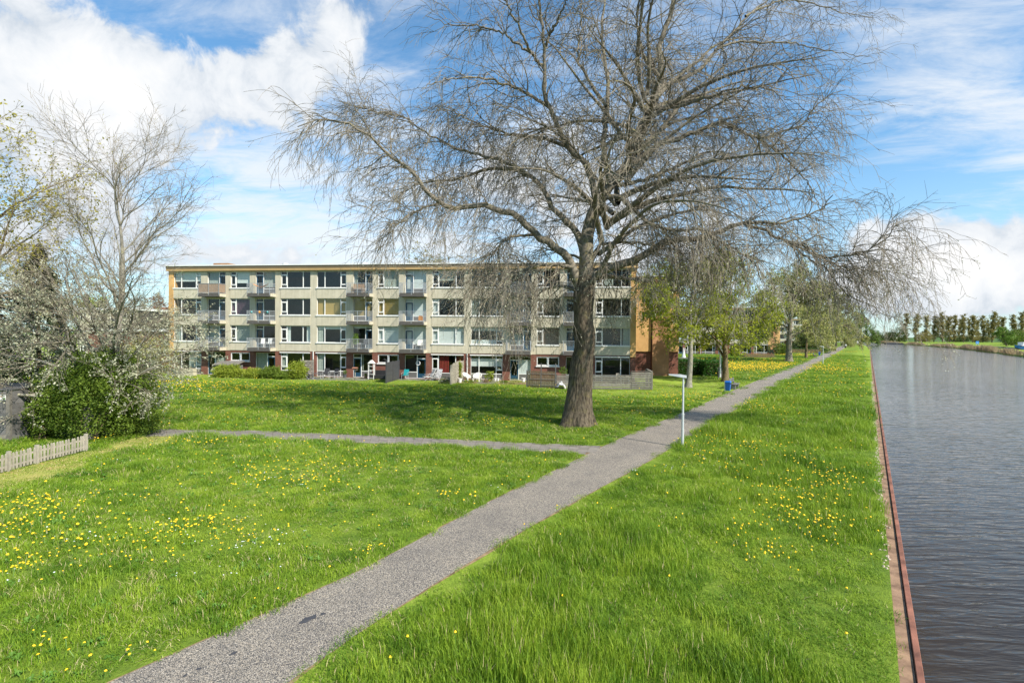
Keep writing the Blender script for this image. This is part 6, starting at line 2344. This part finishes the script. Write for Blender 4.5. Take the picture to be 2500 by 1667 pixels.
far_bush('dull brown-green thicket at the far bend of the canal, left of the first poplar', 2192, 470, 9, 12.5, 3500, .9, 'leaf_bush', 121)
far_bush('low olive thicket closing the canal behind the moored barge', 2160, 500, 10, 9.5, 3000, .9, 'leaf_bush', 122)
far_bush('darker green thicket at the far end of the water', 2128, 540, 10, 9, 2500, .9, 'leaf_bush', 123)
far_bush('brownish thicket under the second and third poplars', 2256, 505, 8, 9.5, 2500, .9, 'leaf_far', 124)
far_bush('dull thicket under the middle poplars', 2340, 545, 13, 7, 2500, .9, 'leaf_bush', 125)
far_bush('dull thicket under the tenth poplar', 2395, 545, 9, 6.5, 2000, .9, 'leaf_far', 126)
far_bush('dark green bush behind the blue boat', 2487, 330, 9, 9.5, 3500, .7, 'shrub', 127)
far_bush('olive bush next to the leaning light green tree', 2472, 350, 7, 11, 2500, .8, 'leaf_bush', 128)
far_bush('dull olive undergrowth behind the fourth to sixth poplars', 2290, 600, 16, 9, 3000, 1.0, 'leaf_bush', 141)
far_bush('dull olive undergrowth behind the eighth and ninth poplars', 2362, 605, 16, 8.5, 3000, 1.0, 'leaf_far', 142)
far_bush('dull olive undergrowth behind the eleventh poplar', 2425, 600, 17, 9.5, 3000, 1.0, 'leaf_bush', 143)
far_bush('dark olive trees closing the right-hand end of the poplar row', 2498, 560, 17, 15, 4000, 1.0, 'leaf_bush', 144)
gen_tree('leaning_tree', 'light green leaning tree on the far bank left of the blue boat', at_y(2458, 845, 300) * [1, 1, 0] + [0, 0, -.2], 12, .45, .35, 5.5, 130, M['bark_far'], M['bark_far'], M['leaf_green'], .55, 4000,
         lean=(-4.5, 0), nl=10, counts=(90, 500, 0), droop=.3, up=.5, tw=3)
# inlet of water in the meadow, blue boat, sign, barge
q = [gp(px, py, -.1) for px, py in [(2366, 844.0), (2400, 844.6), (2450, 846), (2485, 849), (2540, 851), (2560, 855), (2500, 852.8), (2455, 850.2), (2410, 846.6)]]
me = bpy.data.meshes.new('inlet_water')
me.from_pydata([tuple(p) for p in q], [], [tuple(range(len(q)))])
me.materials.append(M['water'])
me.update()
if me.polygons[0].normal.z < 0:
    me.flip_normals()
link('inlet_water', me, kind='structure')
qb = gp(2502, 851.5, -.1)
bo_ = thing('motor_boat', qb, math.radians(8), 'blue-hulled motor boat with a white cabin moored at the far meadow', 'boat')
HV, HQ = [], []
for xs_, wd, zb_ in ((-5.2, .1, .9), (-4.2, .9, .25), (-2, 1.4, 0), (2, 1.5, 0), (4.6, 1.3, .1)):
    top = 1.35 if xs_ > -4 else 1.6
    HV += [(xs_, -wd, top), (xs_, -wd * .8, zb_), (xs_, wd * .8, zb_), (xs_, wd, top)]
for i in range(4):
    for j in range(4):
        HQ.append((i * 4 + j, (i + 1) * 4 + j, (i + 1) * 4 + (j + 1) % 4, i * 4 + (j + 1) % 4))
link('hull', np_mesh('hull', HV, HQ, mats=[M['bluehull']]), bo_)
MB().box(-3.6, 4.5, -1.5, 1.5, 1.36, 1.55).obj('deck', M['white'], bo_)
MB().box(-2.2, 3.0, -1.15, 1.15, 1.55, 2.9).obj('cabin', M['white'], bo_)
MB().box(-1.9, 2.7, -1.17, -1.155, 2.05, 2.6).obj('window', M['dark'], bo_)
sg_ = thing('canal_sign', gp(2386, 843.5, -.2), 0, 'blue square sign on the far bank of the canal', 'sign')
MB().box(-.95, .95, -.05, .05, 1.0, 2.7).obj('face', M['signblue'], sg_)
MB().box(-.5, .5, -.07, -.053, 1.6, 1.75).obj('mark', M['white'], sg_)
for sx in (-.6, .6):
    MB().box(sx - .06, sx + .06, .052, .15, 0, 2.5).obj('post', M['metal'], sg_)
qg = gp(2188, 840.3, WATER_Z)
bg_ = thing('barge', qg, -.28, 'long low dark barge moored at the far bank', 'barge')
MB().hexa([(-7, -1.3, -.2), (7, -1.3, -.2), (7, 1.3, -.2), (-7, 1.3, -.2), (-7.6, -1.5, .9), (7.4, -1.5, .9), (7.4, 1.5, .9), (-7.6, 1.5, .9)]).obj('hull', M['slatepot'], bg_)
MB().box(-6, 1, -1.1, 1.1, .902, 1.35).obj('hatch', M['panel_grey'], bg_)
qg = gp(2091, 835.4, WATER_Z)
b2_ = thing('moored_boat', qg, .1, 'white boat lying at the far bend of the canal', 'boat')
MB().hexa([(-4.5, -1.2, -.1), (4.5, -1.2, -.1), (4.5, 1.2, -.1), (-4.5, 1.2, -.1), (-5.4, -1.4, 1.0), (4.8, -1.4, 1.0), (4.8, 1.4, 1.0), (-5.4, 1.4, 1.0)]).obj('hull', M['white'], b2_)
MB().box(-1, 3, -1, 1, 1.002, 1.7).obj('cabin', M['white'], b2_)
qh = at_y(2142, 824, 610)
bh = thing('boathouse', (qh[0], 610, 0), 0, 'low grey boathouse with a flat roof at the end of the canal', 'boathouse')
MB().box(-6, 6, 0, 6, 0, 4.2).obj('wall', M['wood_dark'], bh)
MB().box(-7, 7, -.6, 6.5, 4.2, 4.7).obj('roof', M['patio'], bh)

# reeds along the far bank
rr_ = np.random.default_rng(66)
seg = fb[(fb[:, 1] > 120) & (fb[:, 1] < 480)]
nb = 11000
k = rr_.integers(0, len(seg) - 1, nb)
f = rr_.random(nb)
P = seg[k] * (1 - f)[:, None] + seg[k + 1] * f[:, None]
dens_ = .5 + .5 * wob(P[:, 0], P[:, 1], 21, .12)
kp = rr_.random(nb) < np.clip(dens_ * 1.5, .08, 1)
P, dens_ = P[kp], dens_[kp]
n_ = len(P)
inn = rr_.random(n_) ** 1.5 * 3.5
P3 = np.stack([P[:, 0] + inn + .2, P[:, 1] + .1 * inn, np.full(n_, WATER_Z + .1)], 1)
hgt = (.9 + 1.3 * np.clip(dens_, 0, 1)) * rr_.uniform(.6, 1.15, n_)
ln_ = rr_.normal(size=(n_, 2)) * .22
wd_ = rr_.uniform(.04, .10, n_)
an_ = rr_.uniform(0, 3.14, n_)
dx_, dy_ = np.cos(an_) * wd_, np.sin(an_) * wd_
V = np.stack([P3 + np.stack([-dx_, -dy_, 0 * dx_], 1), P3 + np.stack([dx_, dy_, 0 * dx_], 1), P3 + np.stack([ln_[:, 0] + dx_ * .8, ln_[:, 1] + dy_ * .8, hgt], 1), P3 + np.stack([ln_[:, 0] - dx_ * .8, ln_[:, 1] - dy_ * .8, hgt], 1)], 1)
link('reeds', np_mesh('reeds', V.reshape(-1, 3), np.arange(n_ * 4).reshape(-1, 4), mats=[M['reed']]), kind='stuff', label='dry tan reeds fringing the far bank')

# ------------------------------------------------------------------ grass
def blade_patch(name, n, r, h, wd, rg, mt, lean=.5, hvar=.5, deadf=.03):
    a = rg.uniform(0, 6.283, n)
    q = r * np.sqrt(rg.random(n))
    B = np.stack([q * np.cos(a), q * np.sin(a), np.full(n, -.01)], 1)
    hh_ = h * (1 - hvar + hvar * 1.3 * rg.random(n)) * (1 - .35 * (q / r) ** 3)
    la = rg.uniform(0, 6.283, n)
    ll = hh_ * lean * rg.uniform(.2, 1.2, n)
    sd = np.stack([-np.sin(la), np.cos(la), 0 * la], 1)
    tw_ = rg.normal(size=(n, 1)) * .6
    sd = sd + np.stack([np.cos(la), np.sin(la), 0 * la], 1) * tw_
    sd /= np.linalg.norm(sd, axis=1)[:, None]
    w_ = (wd * rg.uniform(.6, 1.3, n))[:, None]
    ld = np.stack([np.cos(la), np.sin(la), 0 * la], 1)
    m1 = B + ld * (ll * .28)[:, None]
    m1[:, 2] += hh_ * .58
    tip = B + ld * ll[:, None]
    tip[:, 2] += hh_ * rg.uniform(.82, 1.0, n)
    V = np.stack([B - sd * w_ * .5, B + sd * w_ * .5, m1 + sd * w_ * .42, m1 - sd * w_ * .42, tip], 1).reshape(-1, 3)
    o = (np.arange(n) * 5)[:, None]
    Q = o + np.array([[0, 1, 2, 3]])
    T = o + np.array([[3, 2, 4]])
    dead = (rg.random(n) < deadf).astype(int)
    me = np_mesh(name, V, Q, T, mats=[mt, M['straw']], mi=np.concatenate([dead, dead]))
    return me


def rosette_patch(name, rg):
    V, Q = [], []
    for k in range(3):
        c = rg.normal(size=2) * .18
        for a in np.arange(9) * .7 + rg.uniform(0, 6):
            L = rg.uniform(.05, .10)
            d = np.array([math.cos(a), math.sin(a)])
            e = np.array([-d[1], d[0]])
            z = rg.uniform(.04, .10)
            o = len(V)
            V += [(*c, .02), (*(c + d * L * .55 + e * .014), z), (*(c + d * L), z * .7), (*(c + d * L * .55 - e * .014), z)]
            Q.append((o, o + 1, o + 2, o + 3))
    return np_mesh(name, V, Q, mats=[M['leaf_weed']])


def scatter(name, pts, rots, scls, meshes, label, seed=0):
    """one object: instances of a few small clumps on given points"""
    pc_ = bpy.data.collections.new(name + '_clumps')
    for i, me in enumerate(meshes):
        o = bpy.data.objects.new(f'{name}_clump', me)
        pc_.objects.link(o)
    me = bpy.data.meshes.new(name)
    n_ = len(pts)
    me.vertices.add(n_)
    me.vertices.foreach_set('co', np.asarray(pts, np.float32).ravel())
    a = me.attributes.new('rot', 'FLOAT_VECTOR', 'POINT')
    a.data.foreach_set('vector', np.asarray(rots, np.float32).ravel())
    a = me.attributes.new('scl', 'FLOAT_VECTOR', 'POINT')
    a.data.foreach_set('vector', np.asarray(scls, np.float32).ravel())
    o = link(name, me, kind='stuff', label=label)
    ng = bpy.data.node_groups.new(name, 'GeometryNodeTree')
    ng.interface.new_socket('Geometry', in_out='INPUT', socket_type='NodeSocketGeometry')
    ng.interface.new_socket('Geometry', in_out='OUTPUT', socket_type='NodeSocketGeometry')
    N = ng.nodes
    gi, go = N.new('NodeGroupInput'), N.new('NodeGroupOutput')
    ci = N.new('GeometryNodeCollectionInfo')
    ci.inputs['Collection'].default_value = pc_
    ci.inputs['Separate Children'].default_value = True
    ci.inputs['Reset Children'].default_value = True
    iop = N.new('GeometryNodeInstanceOnPoints')
    iop.inputs['Pick Instance'].default_value = True
    ar = N.new('GeometryNodeInputNamedAttribute')
    ar.data_type = 'FLOAT_VECTOR'
    ar.inputs['Name'].default_value = 'rot'
    asc = N.new('GeometryNodeInputNamedAttribute')
    asc.data_type = 'FLOAT_VECTOR'
    asc.inputs['Name'].default_value = 'scl'
    ri = N.new('FunctionNodeRandomValue')
    ri.data_type = 'INT'
    for s in ri.inputs:
        if s.type == 'INT' and s.name == 'Max':
            s.default_value = len(meshes) - 1
        if s.type == 'INT' and s.name == 'Min':
            s.default_value = 0
    Lk = ng.links
    Lk.new(gi.outputs[0], iop.inputs['Points'])
    Lk.new(ci.outputs[0], iop.inputs['Instance'])
    Lk.new([s for s in ri.outputs if s.type == 'INT'][0], iop.inputs['Instance Index'])
    e2r = N.new('FunctionNodeEulerToRotation')
    Lk.new(ar.outputs[0], e2r.inputs[0])
    Lk.new(e2r.outputs[0], iop.inputs['Rotation'])
    Lk.new(asc.outputs[0], iop.inputs['Scale'])
    Lk.new(iop.outputs[0], go.inputs[0])
    md = o.modifiers.new('scatter', 'NODES')
    md.node_group = ng
    return o


rg = np.random.default_rng(17)
NP_ = 170000
s_ = rg.uniform(-24, 130, NP_)
t_ = rg.uniform(0, 75, NP_)
P = E0 + CD * s_[:, None] + CN * (t_ + CAPW)[:, None]
dist = np.hypot(P[:, 0], P[:, 1])
vis = (P[:, 1] > 4.0) & (np.abs(P[:, 0]) < P[:, 1] * 1.06 + 1.5)
u, v = facade_uv(P)
vis &= ~((v > -.6) & (u > -1) & (u < FL + 8))
pr_ = np.clip((15.0 / dist) ** 1.15, .05, 1)
vis &= rg.random(NP_) < pr_
margin = .05
vis &= ~inside(P, path_poly) & ~inside(P, side_poly)
P, dist, t_, s_ = P[vis], dist[vis], t_[vis], s_[vis]
dpath = np.minimum(seg_dist(P, pa[:110]), seg_dist(P, pb[:110]))
k = (dpath > rg.uniform(.02, .16, len(P)) * np.clip(dist / 16, 1, 3)) & (t_ > (.34 * np.clip(dist / 16, 1, 3.2) - .06) * rg.uniform(.62, 1.15, len(P)))
P, dist, t_, s_, dpath = P[k], dist[k], t_[k], s_[k], dpath[k]
mw_, dr_ = attrs(P)
canal = ((P - E0) @ CN) < np.interp((P - E0) @ CD, (pb - E0) @ CD, (pb - E0) @ CN)
cl1 = wob(P[:, 0], P[:, 1], 31, .75)
cl2 = wob(P[:, 0], P[:, 1], 32, 2.2)
big_ = np.clip(dist / 16, 1, 3.2)
rot = np.stack([rg.normal(size=len(P)) * .06, rg.normal(size=len(P)) * .06, rg.uniform(0, 6.283, len(P))], 1)
P3 = np.concatenate([P, np.zeros((len(P), 1))], 1)
mown_m = (mw_ > rg.uniform(.25, .75, len(P))) | (dr_ > rg.uniform(.3, .8, len(P)))
tall_m = canal & ~mown_m
lawn_m = ~canal & ~mown_m
rb_ = np.random.default_rng(23)
tallm = [blade_patch('tall_clump', 150, .34, .27, .0085, rb_, M['grass'], .55) for _ in range(4)]
M['leaf_weed'] = leaf_mat('broad_weed_leaf', (0.06, 0.15, 0.02), (0.16, 0.30, 0.04), 0.25, 0.5, 0.6)
lawnm = [blade_patch('lawn_clump', 190, .34, .145, .0085, rb_, M['grass'], .9, deadf=dd_) for dd_ in (.01, .02, .03, .04, .06, .08, .16)] + [rosette_patch('weed_clump', rb_)]
mownm = [blade_patch('mown_clump', 130, .36, .055, .0085, rb_, M['grass_mown'], .9, deadf=.15) for _ in range(3)]
hs = np.clip(.74 + .55 * cl1 + .38 * cl2, .25, 1.8) * np.clip(.35 + dpath / 1.3, .3, 1)
hs *= np.clip(1.15 - (t_ > 5.0) * 0 - np.clip((s_ - 20) / 40, 0, .55), .4, 1.2)
scatter('tall_grass', P3[tall_m], rot[tall_m], np.stack([big_, big_, hs * np.clip(big_, 1, 1.6)], 1)[tall_m], tallm, 'tall uneven grass on the canal verge')
hl = np.clip(.82 + .45 * cl1 + .42 * cl2, .3, 2.3)
scatter('lawn_grass', P3[lawn_m], rot[lawn_m], np.stack([big_, big_, hl * np.clip(big_, 1, 1.5)], 1)[lawn_m], lawnm, 'rough lawn grass left of the path')
mm_ = mown_m & (rg.random(len(P)) < .75)
scatter('mown_grass', P3[mm_], rot[mm_], np.stack([big_, big_, np.clip(.9 + .3 * cl2, .5, 1.4)], 1)[mm_], mownm, 'short pale mown grass')

# ------------------------------------------------------------------ dandelions and daisies
def flower_mesh(name, r, h, petal, stemh):
    b = MB()
    k_ = 9
    V = [(0, 0, stemh + h)] + [(r * .55 * math.cos(a), r * .55 * math.sin(a), stemh + h * .85) for a in np.arange(k_) / k_ * 6.283] + [(r * math.cos(a), r * math.sin(a), stemh + h * .15) for a in np.arange(k_) / k_ * 6.283] + [(0, 0, stemh - .008)]
    T = [(0, 1 + i, 1 + (i + 1) % k_) for i in range(k_)] + [(1 + 2 * k_, 1 + k_ + (i + 1) % k_, 1 + k_ + i) for i in range(k_)]
    Q = [(1 + i, 1 + k_ + i, 1 + k_ + (i + 1) % k_, 1 + (i + 1) % k_) for i in range(k_)]
    n0 = len(V)
    V += [(-.003, -.003, 0), (.003, -.003, 0), (0, .004, 0), (-.003, -.003, stemh), (.003, -.003, stemh), (0, .004, stemh)]
    Q2 = [(n0, n0 + 1, n0 + 4, n0 + 3), (n0 + 1, n0 + 2, n0 + 5, n0 + 4), (n0 + 2, n0, n0 + 3, n0 + 5)]
    me = np_mesh(name, V, Q + Q2, T, mats=[petal, M['stem']], mi=[0] * len(Q) + [1] * 3 + [0] * len(T))
    return me


DM = [flower_mesh('dandelion', .026, .016, M['dandelion'], .13), flower_mesh('dandelion', .022, .016, M['dandelion'], .15), flower_mesh('dandelion', .024, .018, M['dandelion'], .11)]
WM = [flower_mesh('daisy', .012, .005, M['daisy'], .10)]
pts = []
dr2 = np.random.default_rng(37)


def clus(px, py, sx, sy, n):
    c = gp(px, py)[:2]
    return c + dr2.normal(size=(int(n * 1.35), 2)) * [sx, sy]


# even sprinkle, patchy
n_ = 26000
s_ = dr2.uniform(-22, 90, n_)
t_ = dr2.uniform(.2, 60, n_)
Pd = E0 + CD * s_[:, None] + CN * (t_ + CAPW)[:, None]
nz = wob(Pd[:, 0], Pd[:, 1], 41, .55) + .5 * wob(Pd[:, 0], Pd[:, 1], 42, 1.7)
cn_ = ((Pd - E0) @ CN) < np.interp((Pd - E0) @ CD, (pb - E0) @ CD, (pb - E0) @ CN)
pk_ = np.clip(.28 + .28 * nz, .07, 1) * np.where(cn_, .75, 1.0)
pts.append(Pd[dr2.random(n_) < pk_ * .55])
NSPR = len(pts[0])
for c in [(60, 1245, .9, .5, 60), (40, 1290, .6, .4, 35), (150, 1240, 1.2, .6, 30), (75, 1390, .35, .3, 26), (200, 1340, 1.1, .6, 40), (330, 1340, 1.0, .5, 30), (460, 1300, .9, .7, 45), (480, 1285, .4, .3, 25),
          (610, 1320, .5, .3, 22), (640, 1170, .9, .6, 35), (760, 1190, .7, .5, 25), (85, 1590, .25, .2, 6), (180, 1630, .2, .2, 3), (310, 1620, .3, .25, 5), (460, 1090, 2.0, .4, 40), (800, 1145, 1.6, .8, 60),
          (910, 1350, .2, .12, 9), (1110, 1215, .4, .2, 12), (400, 940, 4, .8, 120), (460, 952, 5, 1.0, 160), (650, 965, 5, 1.2, 90), (900, 985, 6, 1.5, 130), (1150, 965, 4, 1.5, 70), (820, 1025, 5, 1.2, 60), (1230, 1040, 2, 1, 40),
          (1560, 1000, 4, 1.5, 90), (1700, 975, 2, 2.5, 150), (1830, 900, 5, 3.5, 700), (1880, 893, 5, 3, 300), (1760, 905, 4, 3, 220), (1945, 870, 5, 3, 220), (2000, 862, 6, 4, 200),
          (2020, 1180, .5, .7, 40), (1960, 1230, .7, .9, 60), (1990, 1290, .5, .6, 40), (1900, 1330, .5, .5, 22), (1870, 1380, .3, .3, 16), (1800, 1150, 1.2, 1.2, 40), (1760, 1090, 1.2, 1.5, 50), (1990, 905, 3, 5, 140), (1850, 1010, 1, 2, 40), (1930, 1130, .9, 1.2, 40)]:
    pts.append(clus(*c))
Pd = np.concatenate(pts)
tq = (Pd - E0) @ CN
mwd, dyd = attrs(np.concatenate([Pd, np.zeros((len(Pd), 1))], 1))
uu, vv = facade_uv(Pd)
ok = (tq > CAPW + .1) & ~inside(Pd, path_poly) & ~inside(Pd, side_poly) & ((vv < -5.5) | (uu > FL + 9)) & (dyd < .4) & ((mwd < .5) | (dr2.random(len(Pd)) < .12) | ((np.arange(len(Pd)) >= NSPR) & ((vv < -8) | (uu > FL + 9))))
Pd = Pd[ok]
dd = np.hypot(Pd[:, 0], Pd[:, 1])
inview = (np.abs(Pd[:, 0]) < Pd[:, 1] * .99) & (Pd[:, 1] > 6.5)
order = np.argsort(np.where(inview, dd, 1e6))
near = order[:300]
rest = order[300:]
rest = rest[Pd[rest, 1] > 4]


def fl_z(P):
    c_ = ((P - E0) @ CN) < np.interp((P - E0) @ CD, (pb - E0) @ CD, (pb - E0) @ CN)
    return np.where(c_, dr2.uniform(.07, .17, len(P)), dr2.uniform(-.01, .04, len(P)))


zz = fl_z(Pd)
for i in near:
    o = link('dandelion', DM[i % 3], None, (Pd[i, 0], Pd[i, 1], max(0.0, zz[i])), dr2.uniform(0, 6.28))
    o.rotation_euler = (dr2.normal() * .25, dr2.normal() * .25, dr2.uniform(0, 6.28))
    s = dr2.uniform(.5, 1.0)
    o.scale = (s, s, (1.0 if zz[i] < .05 else 1.7) * dr2.uniform(.8, 1.1))
    tag(o, 'yellow dandelion in flower in the grass of the foreground', 'dandelion', 'dandelions in the foreground grass')
R3 = np.concatenate([Pd[rest], (np.maximum(zz[rest], 0) + np.clip((dd[rest] - 16) / 60, 0, .08))[:, None]], 1)
rr2 = dr2.normal(size=(len(R3), 3)) * [.25, .25, 3]
sc2 = (dr2.uniform(.8, 1.3, (len(R3), 1)) * np.clip(dd[rest] / 30, 1, 2.2)[:, None]) * np.ones((1, 3))
scatter('dandelions', R3, rr2, sc2, DM, 'yellow dandelions spread over the farther grass')
Dz = []
for c in [(180, 1320, 1.0, .4, 34), (460, 1290, .9, .6, 20), (690, 1310, .5, .4, 22), (600, 1340, .4, .2, 25), (620, 1180, .8, .6, 30), (50, 1420, .3, .3, 12), (560, 1410, .5, .3, 16), (1790, 1130, .8, .8, 60), (1800, 1080, .8, .8, 50),
          (1330, 960, 4, 1, 40), (420, 925, 2, .5, 50), (1850, 905, 6, 3.5, 200), (1250, 1200, .8, .5, 12), (800, 1160, 2, 1, 40), (1650, 1150, .4, .4, 12), (300, 1130, 1, .3, 12)]:
    Dz.append(clus(*c))
Dz = np.concatenate(Dz)
Dz = Dz[~inside(Dz, path_poly) & ~inside(Dz, side_poly) & (((Dz - E0) @ CN) > CAPW + .1)]
Dz = Dz[::2]
D3 = np.concatenate([Dz, np.zeros((len(Dz), 1)) + .01], 1)
scatter('daisies', D3, dr2.normal(size=(len(D3), 3)) * [.25, .25, 3], np.ones((len(D3), 3)) * dr2.uniform(.8, 1.4, (len(D3), 1)), WM, 'small white daisies in patches in the grass')
